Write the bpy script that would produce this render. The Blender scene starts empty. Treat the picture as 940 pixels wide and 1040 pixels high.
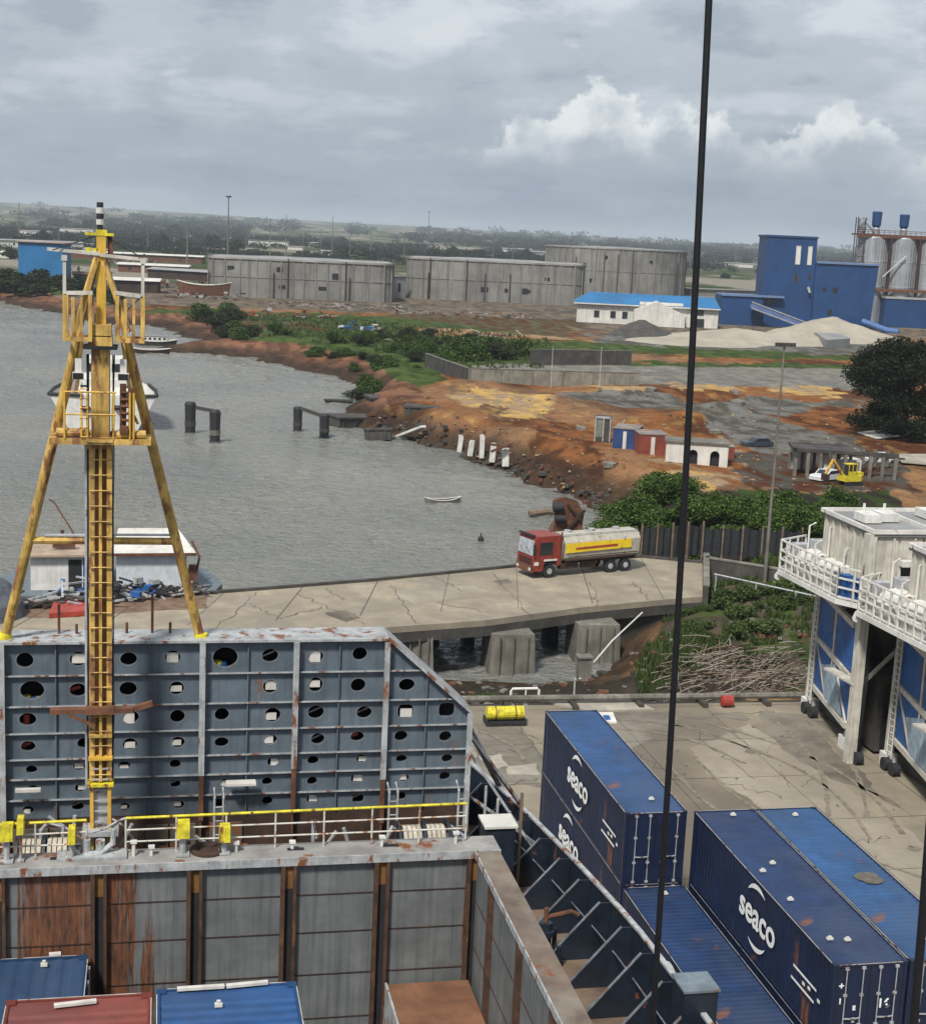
import bpy, math, random
import numpy as np
from mathutils import Vector, Matrix
random.seed(7); rng = np.random.default_rng(7)
S = bpy.context.scene
COL = S.collection
# ------------------------------------------------------------------ camera
FPX, PITCH, ROLL, YAW = 1500.0, .18477, .04549, .20683
CAM = np.array([0., 0., 27.])
_F = np.array([math.sin(YAW)*math.cos(PITCH), math.cos(YAW)*math.cos(PITCH), -math.sin(PITCH)])
_R0 = np.array([math.cos(YAW), -math.sin(YAW), 0.]); _U0 = np.cross(_R0, _F)
_R = _R0*math.cos(ROLL)+_U0*math.sin(ROLL); _U = -_R0*math.sin(ROLL)+_U0*math.cos(ROLL)
cd = bpy.data.cameras.new('camera'); cam = bpy.data.objects.new('camera', cd); COL.objects.link(cam)
cam.matrix_world = Matrix([[_R[i], _U[i], -_F[i], CAM[i]] for i in range(3)] + [[0, 0, 0, 1]])
cd.sensor_fit = 'VERTICAL'; cd.sensor_height = 36; cd.lens = FPX/1040*36
cd.clip_start = .3; cd.clip_end = 60000
S.camera = cam
# ------------------------------------------------------------------ world
SUN_EL, SUN_AZ = math.radians(52), math.radians(215)      # azimuth clockwise from +Y : behind and left of the camera
W = bpy.data.worlds.new('World'); S.world = W; W.use_nodes = True
nt = W.node_tree; nt.nodes.clear(); NW, LW = nt.nodes, nt.links
def wm(op, a, b=None, c=None, clamp=False):
    n = NW.new('ShaderNodeMath'); n.operation = op; n.use_clamp = clamp
    for i, v in enumerate((a, b, c)):
        if v is None: continue
        if isinstance(v, (int, float)): n.inputs[i].default_value = v
        else: LW.new(v, n.inputs[i])
    return n.outputs[0]
def wss(v, lo, hi):
    n = NW.new('ShaderNodeMapRange'); n.interpolation_type = 'SMOOTHSTEP'
    LW.new(v, n.inputs[0]); n.inputs[1].default_value = lo; n.inputs[2].default_value = hi
    return n.outputs[0]
def wmix(f, a, b):
    n = NW.new('ShaderNodeMix'); n.data_type = 'RGBA'
    LW.new(f, n.inputs[0])
    for i, v in ((6, a), (7, b)):
        if isinstance(v, tuple): n.inputs[i].default_value = (*v, 1)
        else: LW.new(v, n.inputs[i])
    return n.outputs[2]
tc = NW.new('ShaderNodeTexCoord'); sx = NW.new('ShaderNodeSeparateXYZ'); LW.new(tc.outputs['Generated'], sx.inputs[0])
dx, dy, dz = sx.outputs
az = wm('SUBTRACT', wm('ARCTAN2', dx, dy), YAW); el = wm('ARCSINE', dz)
def wnoise(x, y, z, sc, det=6, rough=.55):
    c = NW.new('ShaderNodeCombineXYZ')
    for i, v in enumerate((x, y, z)):
        if isinstance(v, (int, float)): c.inputs[i].default_value = v
        else: LW.new(v, c.inputs[i])
    n = NW.new('ShaderNodeTexNoise'); n.inputs['Scale'].default_value = sc; n.inputs['Detail'].default_value = det
    n.inputs['Roughness'].default_value = rough; LW.new(c.outputs[0], n.inputs['Vector']); return n.outputs[0]
sky = NW.new('ShaderNodeTexSky'); sky.sky_type = 'NISHITA'; sky.sun_disc = False
sky.sun_elevation = SUN_EL; sky.sun_rotation = SUN_AZ; sky.air_density = 1.5; sky.dust_density = 3.0
zc = wm('ADD', wm('MAXIMUM', dz, 0.0), .07)
px_, py_ = wm('DIVIDE', dx, zc), wm('DIVIDE', dy, zc)
n1 = wnoise(px_, py_, 0, .55, 7, .6); n2 = wnoise(px_, py_, 4, 1.6, 5, .55)
n3 = wnoise(wm('MULTIPLY', az, 1.0), wm('MULTIPLY', el, 2.3), 2, 8, 8, .6)
strat = wm('ADD', wm('MULTIPLY', n1, .33), wm('ADD', wm('MULTIPLY', n3, .57), wm('MULTIPLY', n2, .10)))
# grey overcast: darker slate towards the horizon, paler above, broken by soft layers
grad = wss(el, .0, .16)
cbase = wmix(grad, (2.1, 2.6, 3.25), (3.3, 3.65, 4.2))
cpale = wmix(grad, (2.7, 3.2, 3.85), (4.5, 4.8, 5.2))
cdark = wmix(grad, (1.75, 2.2, 2.9), (2.45, 2.8, 3.35))
c = wmix(wss(strat, .50, .58), cbase, cpale)
c = wmix(wss(strat, .48, .41), c, cdark)
mid = wnoise(wm('MULTIPLY', az, 1.0), wm('MULTIPLY', el, 1.9), 12, 15, 8, .6)
c = wmix(wm('MULTIPLY', wss(mid, .52, .64), .22), c, cpale); c = wmix(wm('MULTIPLY', wss(mid, .48, .36), .25), c, cdark)
wisp = wnoise(wm('MULTIPLY', az, 1.0), wm('MULTIPLY', el, 2.8), 7, 12, 7, .55)
c = wmix(wm('MULTIPLY', wm('MULTIPLY', wss(wisp, .60, .66), wss(el, .05, .1)), .4), c, (5.2, 5.4, 5.6))
# cumulus heaps on the right
def gauss(u0, w, h):
    t = wm('DIVIDE', wm('SUBTRACT', az, u0), w)
    return wm('MULTIPLY', wm('EXPONENT', wm('MULTIPLY', wm('MULTIPLY', t, t), -1)), h)
ctop = wm('ADD', wm('ADD', gauss(.077, .026, .052), gauss(.13, .040, .044)), wm('ADD', gauss(.03, .035, .044), wm('ADD', gauss(.232, .036, .026), gauss(.235, .12, .036))))
cn = wnoise(az, el, 1, 60, 8, .6); cn2 = wnoise(az, el, 9, 22, 6, .55)
edge = wm('SUBTRACT', wm('ADD', wm('ADD', ctop, .030), wm('MULTIPLY', wm('SUBTRACT', cn, .5), .06)), el)
cmask = wm('MULTIPLY', wss(edge, -.002, .008), wss(el, .035, .075))
rim = wss(wm('ADD', edge, wm('MULTIPLY', wm('SUBTRACT', cn2, .5), .16)), .045, -.01)
cum = wmix(rim, (2.7, 3.15, 3.75), (6.2, 6.4, 6.5))
gate = wm('MAXIMUM', wss(ctop, .012, .03), 0)
c = wmix(wm('MULTIPLY', wm('MULTIPLY', cmask, gate), .82), c, cum)
c = wmix(wm('MULTIPLY', wss(el, -.01, -.06), 1.0), c, (2.2, 2.5, 2.8))
nm = NW.new('ShaderNodeMix'); nm.data_type = 'RGBA'; nm.inputs[0].default_value = .9
LW.new(sky.outputs[0], nm.inputs[6]); LW.new(c, nm.inputs[7])
bg = NW.new('ShaderNodeBackground'); LW.new(nm.outputs[2], bg.inputs[0]); bg.inputs[1].default_value = .1
wo = NW.new('ShaderNodeOutputWorld'); LW.new(bg.outputs[0], wo.inputs[0])
sl = bpy.data.lights.new('sun', 'SUN'); sl.energy = 3.2; sl.angle = math.radians(8); sl.color = (1, .965, .91)
so = bpy.data.objects.new('sun', sl); COL.objects.link(so)
sd = Vector((math.sin(SUN_AZ)*math.cos(SUN_EL), math.cos(SUN_AZ)*math.cos(SUN_EL), math.sin(SUN_EL)))
so.rotation_euler = (-sd).to_track_quat('-Z', 'Y').to_euler()
S.view_settings.view_transform = 'Standard'; S.view_settings.look = 'None'
S.view_settings.exposure = 0.60; S.view_settings.gamma = 1
S.cycles.volume_bounces = 1; S.cycles.max_bounces = 6
# ------------------------------------------------------------------ helpers
def ray(u, v): return _F + _R*(u-470)/FPX - _U*(v-520)/FPX
def at(u, v, z=0.): d = ray(u, v); return Vector(CAM + d*(z-27)/d[2])
def atY(u, v, Y): d = ray(u, v); return Vector(CAM + d*Y/d[1])
def atD(u, v, D): return Vector(CAM + ray(u, v)*D)
WATER = -4.0
def N3(m): return m.node_tree.nodes, m.node_tree.links
MATS = {}
def mat(name, col, rough=.6, metal=0., var=.3, scale=2., rust=0., rcol=(.13, .05, .02), streak=0., bump=.15, bscale=20., spec=.4, dirt=None):
    if name in MATS: return MATS[name]
    m = bpy.data.materials.new(name); m.use_nodes = True; N, L = N3(m); b = N['Principled BSDF']
    t = N.new('ShaderNodeTexCoord')
    def noise(sc, det=6, stretch=None, off=0):
        n = N.new('ShaderNodeTexNoise'); n.inputs['Scale'].default_value = sc; n.inputs['Detail'].default_value = det; n.inputs['Roughness'].default_value = .62
        mp = N.new('ShaderNodeMapping'); mp.inputs['Scale'].default_value = stretch or (1, 1, 1); mp.inputs['Location'].default_value = (off, off*1.7, off*.6)
        L.new(t.outputs['Object'], mp.inputs[0]); L.new(mp.outputs[0], n.inputs['Vector']); return n.outputs[0]
    def mrange(v, a, b_, c_=0, d_=1):
        n = N.new('ShaderNodeMapRange'); L.new(v, n.inputs[0])
        for i, q in enumerate((a, b_, c_, d_)): n.inputs[i+1].default_value = q
        return n.outputs[0]
    def mix(f, a, b_, mode='MIX'):
        n = N.new('ShaderNodeMix'); n.data_type = 'RGBA'; n.blend_type = mode
        if isinstance(f, float): n.inputs[0].default_value = f
        else: L.new(f, n.inputs[0])
        for i, q in ((6, a), (7, b_)):
            if isinstance(q, tuple): n.inputs[i].default_value = (*q, 1)
            else: L.new(q, n.inputs[i])
        return n.outputs[2]
    lo = tuple(max(0, x*(1-var)) for x in col); hi = tuple(min(.95, x*(1+var*.8)) for x in col)
    c = mix(mrange(noise(scale), .35, .65), lo, hi)
    c = mix(mrange(noise(scale*7, 4, off=3), .4, .75, 0, .5*var*2), c, tuple(x*.55 for x in col))
    if streak:
        c = mix(mrange(noise(scale*2.2, 5, (3, 3, .22), 5), .48, .68, 0, streak), c, tuple(x*.4+.01 for x in col))
    rf = None
    if rust:
        r1 = noise(scale*1.3, 8, (1, 1, .35) if streak else None, 9)
        rf = mrange(r1, .68-rust*.3, .74-rust*.3)
        rc = mix(mrange(noise(scale*9, 4), .3, .7), rcol, tuple(min(1, x*1.55) for x in rcol))
        c = mix(rf, c, rc)
    if dirt: c = mix(mrange(noise(scale*.5, 6, off=12), .45, .62), c, dirt)
    L.new(c, b.inputs['Base Color']); b.inputs['Metallic'].default_value = metal
    b.inputs['Specular IOR Level'].default_value = spec
    rr = mrange(noise(scale*3, 3), .3, .7, max(0, rough-.1), min(1, rough+.12)); L.new(rr, b.inputs['Roughness'])
    if bump:
        bp = N.new('ShaderNodeBump'); bp.inputs['Strength'].default_value = bump; bp.inputs['Distance'].default_value = .02
        L.new(noise(bscale, 5), bp.inputs['Height']); L.new(bp.outputs[0], b.inputs['Normal'])
    MATS[name] = m; return m
SPLIT = {'air_pipe', 'vertical_stiffener', 'horizontal_stiffener', 'stiffener_flange', 'stanchion', 'knee_brace', 'cage_top_rail', 'cage_diagonal', 'column', 'ladder_rung', 'door_handle', 'deck_box', 'support', 'flood_lamp', 'guide_channel', 'drain_slot', 'truss_bar', 'side_strut', 'leg_brace', 'lamp_bracket', 'platform_tank', 'bracing', 'side_panel', 'control_box', 'cladding_rib'}
class MB:
    def __init__(s): s.v = []; s.f = []; s.mi = []; s.m = 0; s.p = []
    def add(s, vs, fs):
        o = len(s.v); s.p.append((o, len(s.f))); s.v += [tuple(float(k) for k in x) for x in vs]
        for f in fs: s.f.append([o+i for i in f]); s.mi.append(s.m)
        return s
    def box(s, x0, x1, y0, y1, z0, z1):
        vs = [(x, y, z) for z in (z0, z1) for y in (y0, y1) for x in (x0, x1)]
        return s.add(vs, [(0, 2, 3, 1), (4, 5, 7, 6), (0, 1, 5, 4), (2, 6, 7, 3), (0, 4, 6, 2), (1, 3, 7, 5)])
    def cbox(s, c, dx, dy, dz, rz=0):
        ca, sa = math.cos(rz), math.sin(rz); vs = []
        for z in (-dz/2, dz/2):
            for y in (-dy/2, dy/2):
                for x in (-dx/2, dx/2): vs.append((c[0]+x*ca-y*sa, c[1]+x*sa+y*ca, c[2]+z))
        return s.add(vs, [(0, 2, 3, 1), (4, 5, 7, 6), (0, 1, 5, 4), (2, 6, 7, 3), (0, 4, 6, 2), (1, 3, 7, 5)])
    def bar(s, a, b, w, h=None, up=(0, 0, 1)):
        h = h or w; a = Vector(a); b = Vector(b); d = (b-a).normalized(); u = Vector(up)
        if abs(d.dot(u)) > .98: u = Vector((0, 1, 0))
        r = d.cross(u).normalized(); u = r.cross(d)
        vs = [p+r*(i*w/2)+u*(j*h/2) for p in (a, b) for j in (-1, 1) for i in (-1, 1)]
        return s.add(vs, [(0, 1, 3, 2), (4, 6, 7, 5), (0, 4, 5, 1), (2, 3, 7, 6), (0, 2, 6, 4), (1, 5, 7, 3)])
    def tube(s, pts, r, n=8, r2=None):
        pts = [Vector(p) for p in pts]; vs = []; k = len(pts)
        for i, p in enumerate(pts):
            d = (pts[min(i+1, k-1)]-pts[max(i-1, 0)]).normalized(); u = Vector((0, 0, 1)) if abs(d.z) < .95 else Vector((0, 1, 0))
            a = d.cross(u).normalized(); b = a.cross(d); rr = r if r2 is None else r+(r2-r)*i/(k-1)
            for j in range(n): t = 2*math.pi*j/n; vs.append(p+a*math.cos(t)*rr+b*math.sin(t)*rr)
        fs = [(i*n+j, i*n+(j+1) % n, (i+1)*n+(j+1) % n, (i+1)*n+j) for i in range(k-1) for j in range(n)]
        fs += [tuple(range(n))[::-1], tuple((k-1)*n+j for j in range(n))]
        return s.add(vs, fs)
    def lathe(s, c, prof, n=24):
        vs = []; k = len(prof)
        for (r, z) in prof:
            for j in range(n): t = 2*math.pi*j/n; vs.append((c[0]+r*math.cos(t), c[1]+r*math.sin(t), c[2]+z))
        fs = [(i*n+j, i*n+(j+1) % n, (i+1)*n+(j+1) % n, (i+1)*n+j) for i in range(k-1) for j in range(n)]
        fs += [tuple(range(n))[::-1], tuple((k-1)*n+j for j in range(n))]
        return s.add(vs, fs)
    def prism(s, poly, z0, z1):
        n = len(poly); vs = [(p[0], p[1], z0) for p in poly]+[(p[0], p[1], z1) for p in poly]
        a = sum(poly[i][0]*poly[(i+1) % n][1]-poly[(i+1) % n][0]*poly[i][1] for i in range(n))
        o = list(range(n)) if a > 0 else list(range(n))[::-1]
        fs = [tuple(o[::-1]), tuple(n+i for i in o)]
        for i in range(n): p, q = o[i], o[(i+1) % n]; fs.append((p, q, n+q, n+p))
        return s.add(vs, fs)
    def plate(s, poly3, off):                       # planar polygon with thickness vector
        n = len(poly3); off = Vector(off); vs = [Vector(p) for p in poly3]+[Vector(p)+off for p in poly3]
        return s.add(vs, [tuple(range(n)), tuple(range(2*n-1, n-1, -1))]+[(i, n+i, n+(i+1) % n, (i+1) % n) for i in range(n)])
    def build(s, name, mats, parent=None, world=False, smooth=False):
        if name in SPLIT and 1 < len(s.p) <= 60:
            ends = s.p[1:]+[(len(s.v), len(s.f))]; o = None
            for (v0, f0), (v1, f1) in zip(s.p, ends):
                q = MB(); q.v = s.v[v0:v1]; q.f = [[i-v0 for i in f] for f in s.f[f0:f1]]; q.mi = s.mi[f0:f1]; q.p = [(0, 0)]; o = q.build(name, mats, parent, world, smooth) or o
            return o
        me = bpy.data.meshes.new(name); vs = s.v
        if world and parent is not None:
            M = parent.matrix_basis.inverted()
            if parent.parent: M = M @ parent.parent.matrix_basis.inverted()
            vs = [tuple(M @ Vector(v)) for v in vs]
        me.from_pydata(vs, [], s.f)
        if not isinstance(mats, (list, tuple)): mats = [mats]
        for m in mats: me.materials.append(m)
        me.polygons.foreach_set('material_index', s.mi)
        if smooth: me.polygons.foreach_set('use_smooth', [True]*len(me.polygons))
        me.update(); o = bpy.data.objects.new(name, me); COL.objects.link(o)
        if parent is not None: o.parent = parent
        return o
def tag(o, label=None, cat=None, group=None, kind=None):
    if label: o['label'] = label
    if cat: o['category'] = cat
    if group: o['group'] = group
    if kind: o['kind'] = kind
    return o
def thing(name, label, cat, loc=(0, 0, 0), rz=0, group=None):
    o = bpy.data.objects.new(name, None); COL.objects.link(o); o.location = loc; o.rotation_euler = (0, 0, rz)
    o.empty_display_size = .3
    M = Matrix.Translation(Vector(loc)) @ Matrix.Rotation(rz, 4, 'Z'); o.matrix_basis = M
    return tag(o, label, cat, group)
def dup(root, loc=None, rz=None, label=None, group=None, sc=None):
    def cp(o, par):
        kids = list(o.children); c = o.copy(); COL.objects.link(c); c.parent = par
        for ch in kids: cp(ch, c)
        return c
    r = cp(root, None)
    if loc is not None: r.location = loc
    if rz is not None: r.rotation_euler = (0, 0, rz)
    if sc is not None: r.scale = (sc, sc, sc) if isinstance(sc, (int, float)) else sc
    if label: r['label'] = label
    if group: r['group'] = group
    return r
def pathpts(pts, n=10):
    return pts
def text_mesh(name, body, size, mtl, parent, M, extrude=.006, bold=.0):
    cu = bpy.data.curves.new(name, 'FONT'); cu.body = body; cu.size = size; cu.extrude = extrude; cu.offset = bold
    cu.align_x = 'CENTER'; cu.align_y = 'CENTER'
    tmp = bpy.data.objects.new('tmp', cu); COL.objects.link(tmp)
    dg = bpy.context.evaluated_depsgraph_get(); me = bpy.data.meshes.new_from_object(tmp.evaluated_get(dg))
    bpy.data.objects.remove(tmp); bpy.data.curves.remove(cu)
    me.transform(M); me.materials.clear(); me.materials.append(mtl); me.name = name
    o = bpy.data.objects.new(name, me); COL.objects.link(o); o.parent = parent; return o
def vnoise(x, y, seed=0):
    x = np.asarray(x, float); y = np.asarray(y, float); xi = np.floor(x).astype(np.int64); yi = np.floor(y).astype(np.int64); fx = x-xi; fy = y-yi
    fx = fx*fx*(3-2*fx); fy = fy*fy*(3-2*fy)
    def h(a, b):
        n = (a*374761393+b*668265263+seed*1442695041) & 0xffffffff; n = ((n ^ (n >> 13))*1274126177) & 0xffffffff
        return ((n ^ (n >> 16)) & 0xffff)/65535.
    return (h(xi, yi)*(1-fx)+h(xi+1, yi)*fx)*(1-fy)+(h(xi, yi+1)*(1-fx)+h(xi+1, yi+1)*fx)*fy
def fbm(x, y, oct=4, seed=0):
    a = 0; w = .5; t = 0
    for i in range(oct): a = a+w*vnoise(x*2**i, y*2**i, seed+i*7); t += w; w *= .5
    return a/t
def inpoly(X, Y, P):
    r = np.zeros(X.shape, bool); n = len(P)
    for i in range(n):
        x1, y1 = P[i][:2]; x2, y2 = P[(i+1) % n][:2]
        if y1 == y2: continue
        c = ((y1 > Y) != (y2 > Y)) & (X < (x2-x1)*(Y-y1)/(y2-y1)+x1); r ^= c
    return r
def sdist(X, Y, P):
    d = np.full(X.shape, 1e9); n = len(P)
    for i in range(n):
        x1, y1 = P[i][:2]; x2, y2 = P[(i+1) % n][:2]; ex, ey = x2-x1, y2-y1; l = ex*ex+ey*ey+1e-9
        t = np.clip(((X-x1)*ex+(Y-y1)*ey)/l, 0, 1); d = np.minimum(d, np.hypot(X-x1-t*ex, Y-y1-t*ey))
    return np.where(inpoly(X, Y, P), d, -d)
# ------------------------------------------------------------------ materials
M = {}
M['concrete'] = mat('concrete', (.275, .235, .17), .85, var=.28, scale=.35, bump=.35, bscale=6, dirt=(.20, .175, .135))
M['quaydirt'] = mat('quay_concrete', (.225, .192, .138), .85, var=.3, scale=.12, bump=.4, bscale=3, dirt=(.125, .105, .08))
M['oldconc'] = mat('old_concrete', (.16, .15, .125), .9, var=.4, scale=.5, streak=.85, bump=.4, bscale=4)
M['darkconc'] = mat('dark_concrete', (.06, .055, .048), .9, var=.4, scale=.5, streak=.5, bump=.5, bscale=4)
M['tankconc'] = mat('tank_concrete', (.195, .188, .17), .9, var=.3, scale=.07, streak=.8, bump=.2, bscale=1)
M['steel'] = mat('galvanised_steel', (.42, .43, .44), .5, .3, var=.25, scale=2, rust=.25)
M['white'] = mat('white_paint', (.60, .585, .54), .55, var=.15, scale=1, rust=.2, streak=.3)
M['cream'] = mat('cream_paint', (.50, .47, .40), .6, var=.22, scale=1.2, rust=.1, streak=.55)
M['offwhite'] = mat('off_white_wall', (.55, .53, .48), .75, var=.15, scale=.3, streak=.4)
M['black'] = mat('black_rubber', (.02, .02, .022), .7, var=.2)
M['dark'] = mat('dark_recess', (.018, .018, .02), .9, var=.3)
M['blue'] = mat('blue_cladding', (.009, .046, .140), .5, var=.16, scale=.15, streak=.35, bump=.1)
M['bluebright'] = mat('bright_blue_sheet', (.015, .13, .30), .5, var=.18, scale=.1, streak=.3)
M['bluepanel'] = mat('blue_panel', (.014, .085, .27), .5, var=.22, scale=.8, streak=.5, rust=.1)
M['redpaint'] = mat('red_paint', (.33, .045, .03), .5, var=.3, scale=1.2, rust=.2)
M['yellow'] = mat('yellow_paint', (.58, .35, .05), .5, var=.2, scale=2.5, rust=.42, rcol=(.16, .06, .02), streak=.5)
M['hiyellow'] = mat('bright_yellow_paint', (.62, .53, .03), .55, var=.35, scale=5, rust=.35, streak=.6)
M['mastyellow'] = mat('mast_ochre_paint', (.54, .345, .09), .55, var=.4, scale=2.2, rust=.55, rcol=(.17, .075, .03), streak=.7)
M['rust'] = mat('rusty_steel', (.13, .055, .028), .85, var=.5, scale=2, streak=.6, bump=.4)
M['rustdark'] = mat('dark_rust', (.05, .027, .018), .9, var=.5, scale=2, streak=.6, bump=.3)
M['shipgrey'] = mat('blue_grey_paint', (.096, .122, .145), .6, var=.24, scale=1.1, rust=.08, streak=.5)
M['edge'] = mat('pale_flange', (.34, .35, .35), .55, var=.3, scale=3, rust=.4, streak=.4)
M['navy'] = mat('navy_paint', (.013, .019, .030), .4, var=.3, scale=2, rust=.12, spec=.5)
M['deckgrey'] = mat('deck_grey', (.26, .25, .235), .7, var=.3, scale=1.2, rust=.3, bump=.3)
M['deckbrown'] = mat('rusty_brown_deck', (.125, .082, .055), .85, var=.45, scale=.9, rust=.3, bump=.4, dirt=(.16, .12, .085))
M['glass'] = mat('dark_glass', (.02, .025, .03), .15, var=.1, bump=0, spec=.7)
M['wood'] = mat('weathered_wood', (.16, .12, .085), .9, var=.4, scale=3)
M['sand'] = mat('pale_sand', (.31, .28, .22), .95, var=.16, scale=.12, bump=.3, bscale=.6)
M['bark'] = mat('bark', (.07, .055, .04), .9, var=.4)
M['net'] = mat('dark_netting', (.022, .023, .025), .9, var=.3)
M['roofgrey'] = mat('grey_roofing', (.24, .24, .235), .7, var=.25, scale=.1)
M['silo'] = mat('silo_steel', (.34, .36, .38), .5, .35, var=.22, scale=.12, streak=.6)

# ------------------------------------------------------------------ water
def water_mat():
    m = bpy.data.materials.new('harbour_water'); m.use_nodes = True; N, L = N3(m); b = N['Principled BSDF']
    t = N.new('ShaderNodeTexCoord')
    def ns(sc, st, det=4, rot=0.):
        mp = N.new('ShaderNodeMapping'); mp.inputs['Scale'].default_value = st; mp.inputs['Rotation'].default_value = (0, 0, rot)
        n = N.new('ShaderNodeTexNoise'); n.inputs['Scale'].default_value = sc; n.inputs['Detail'].default_value = det; n.inputs['Roughness'].default_value = .6
        L.new(t.outputs['Object'], mp.inputs[0]); L.new(mp.outputs[0], n.inputs['Vector']); return n.outputs[0]
    def mth(op, a, b_):
        n = N.new('ShaderNodeMath'); n.operation = op
        for i, v in enumerate((a, b_)):
            if isinstance(v, (int, float)): n.inputs[i].default_value = v
            else: L.new(v, n.inputs[i])
        return n.outputs[0]
    cr = N.new('ShaderNodeMix'); cr.data_type = 'RGBA'; mr = N.new('ShaderNodeMapRange'); L.new(ns(.03, (1, 1, 1), 5), mr.inputs[0])
    mr.inputs[1].default_value = .35; mr.inputs[2].default_value = .65; L.new(mr.outputs[0], cr.inputs[0])
    cr.inputs[6].default_value = (.165, .17, .152, 1); cr.inputs[7].default_value = (.225, .22, .19, 1)
    L.new(cr.outputs[2], b.inputs['Base Color']); b.inputs['Roughness'].default_value = .12; b.inputs['IOR'].default_value = 1.33
    h = mth('ADD', mth('MULTIPLY', ns(.45, (1, 2.0, 1), 6, .3), 1.0), mth('MULTIPLY', ns(1.6, (1, 1.7, 1), 5, -.2), .45))
    bp = N.new('ShaderNodeBump'); bp.inputs['Strength'].default_value = 1.0; bp.inputs['Distance'].default_value = 1.2
    L.new(h, bp.inputs['Height']); L.new(bp.outputs[0], b.inputs['Normal']); return m
wa = np.concatenate([np.linspace(-1.5, -.40, 60), np.arange(-.399, .30, .0013), np.linspace(.301, 1.5, 60)])+YAW
wr = [40.]
while wr[-1] < 70: wr.append(wr[-1]*1.05)
while wr[-1] < 620: wr.append(wr[-1]*1.0035)
while wr[-1] < 5000: wr.append(wr[-1]*1.05)
wr = np.array(wr); WA, WR = np.meshgrid(wa, wr); wx, wy = WR*np.sin(WA), WR*np.cos(WA)
ca_, sa_ = math.cos(.25), math.sin(.25); qx, qy = wx*ca_-wy*sa_, wx*sa_+wy*ca_
amp = np.clip((WR-60)/30, 0, 1)*np.clip((1500-WR)/900, 0, 1)*np.clip(.1+1.9*fbm(wx*.018, wy*.03, 3, 2), .3, 1.5)
WZ = WATER+amp*((fbm(qx*.42, qy*.95, 3, 101)-.5)*.60+(fbm(qx*1.2, qy*2.4, 2, 111)-.5)*.16+(fbm(qx*.10, qy*.22, 2, 121)-.5)*.18)
wn, wm_ = WA.shape; me = bpy.data.meshes.new('water'); me.vertices.add(wn*wm_); me.vertices.foreach_set('co', np.stack([wx, wy, WZ], -1).astype(np.float32).ravel())
i_, j_ = np.meshgrid(np.arange(wn-1), np.arange(wm_-1), indexing='ij'); base = (i_*wm_+j_).ravel(); quads = np.stack([base, base+1, base+wm_+1, base+wm_], -1)[:, ::-1].astype(np.int32)
me.loops.add(quads.size); me.loops.foreach_set('vertex_index', quads.ravel()); me.polygons.add(len(quads)); me.polygons.foreach_set('loop_start', np.arange(0, quads.size, 4, dtype=np.int32)); me.polygons.foreach_set('loop_total', np.full(len(quads), 4, np.int32))
me.update(calc_edges=True); me.polygons.foreach_set('use_smooth', np.ones(len(quads), bool)); me.materials.append(water_mat()); wo_ = bpy.data.objects.new('water', me); COL.objects.link(wo_); tag(wo_, kind='structure')

# ------------------------------------------------------------------ terrain
def P(lst, z=0.): return [tuple(at(u, v, z))[:2] for u, v in lst]
shore_px = [(-900, 262), (-300, 284), (0, 306), (65, 319), (110, 330), (150, 330), (212, 347), (168, 357), (190, 359), (265, 365), (300, 374),
            (350, 386), (376, 398), (372, 410), (348, 424), (372, 436), (405, 443), (452, 457), (490, 471), (519, 482), (563, 498), (606, 514),
            (622, 535), (650, 560), (690, 600), (650, 640), (618, 668), (590, 692), (540, 700), (430, 697), (300, 690)]
shore = P(shore_px, WATER)
shore = shore + [(0., 83.), (-60., 83.), (-60, 70), (400, 70), (9000, 70), (20000, 14000), (3000, 20000), (-14000, 16000), (-14000, 1200)]
fine = np.arange(-.44, .44, .0017); az_ = np.concatenate([np.linspace(-1.25, -.45, 50), fine, np.linspace(.45, 1.25, 50)])+YAW
rr = [74.]
while rr[-1] < 950: rr.append(rr[-1]*1.0062)
while rr[-1] < 19000: rr.append(rr[-1]*1.035)
rr = np.array(rr); A_, R_ = np.meshgrid(az_, rr); GX = R_*np.sin(A_); GY = R_*np.cos(A_)
sdv = sdist(GX.ravel(), GY.ravel(), shore).reshape(GX.shape)
sdn = sdv+(fbm(GX*.12, GY*.12, 4, 3)-.5)*7*np.clip(GY/200, .35, 2)
bankw = np.where(GY > 300, 22., 7.)
t_ = np.clip(sdn/bankw, -1, 1)
GZ = WATER+np.where(t_ > 0, 4*(np.clip(t_, 0, 1)**.7), t_*2.5)
land = np.clip(sdn/18, 0, 1)
def dist_px(u, v, r):                       # soft round bump at a pixel
    c_ = at(u, v, 0); return np.exp(-((GX-c_.x)**2+(GY-c_.y)**2)/(r*r))
GZ += land*(fbm(GX*.07, GY*.07, 3, 11)-.5)*1.2*np.clip(1.4-np.abs(GY-200)/160, .15, 1)
for u, v, r, h in ((700, 428, 5, 1.6), (735, 420, 6, 1.8), (590, 465, 5, 1.5), (470, 425, 7, 1.2), (520, 440, 6, 1.4), (640, 500, 5, 1.0), (690, 490, 7, .9), (560, 410, 10, 1.3), (470, 395, 8, 1.5), (720, 400, 9, 1.4), (640, 400, 9, 1.2), (900, 480, 5, 1.3), (730, 500, 6, .8), (540, 455, 4, 1.2)):
    GZ += dist_px(u, v, r)*h*land
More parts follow.
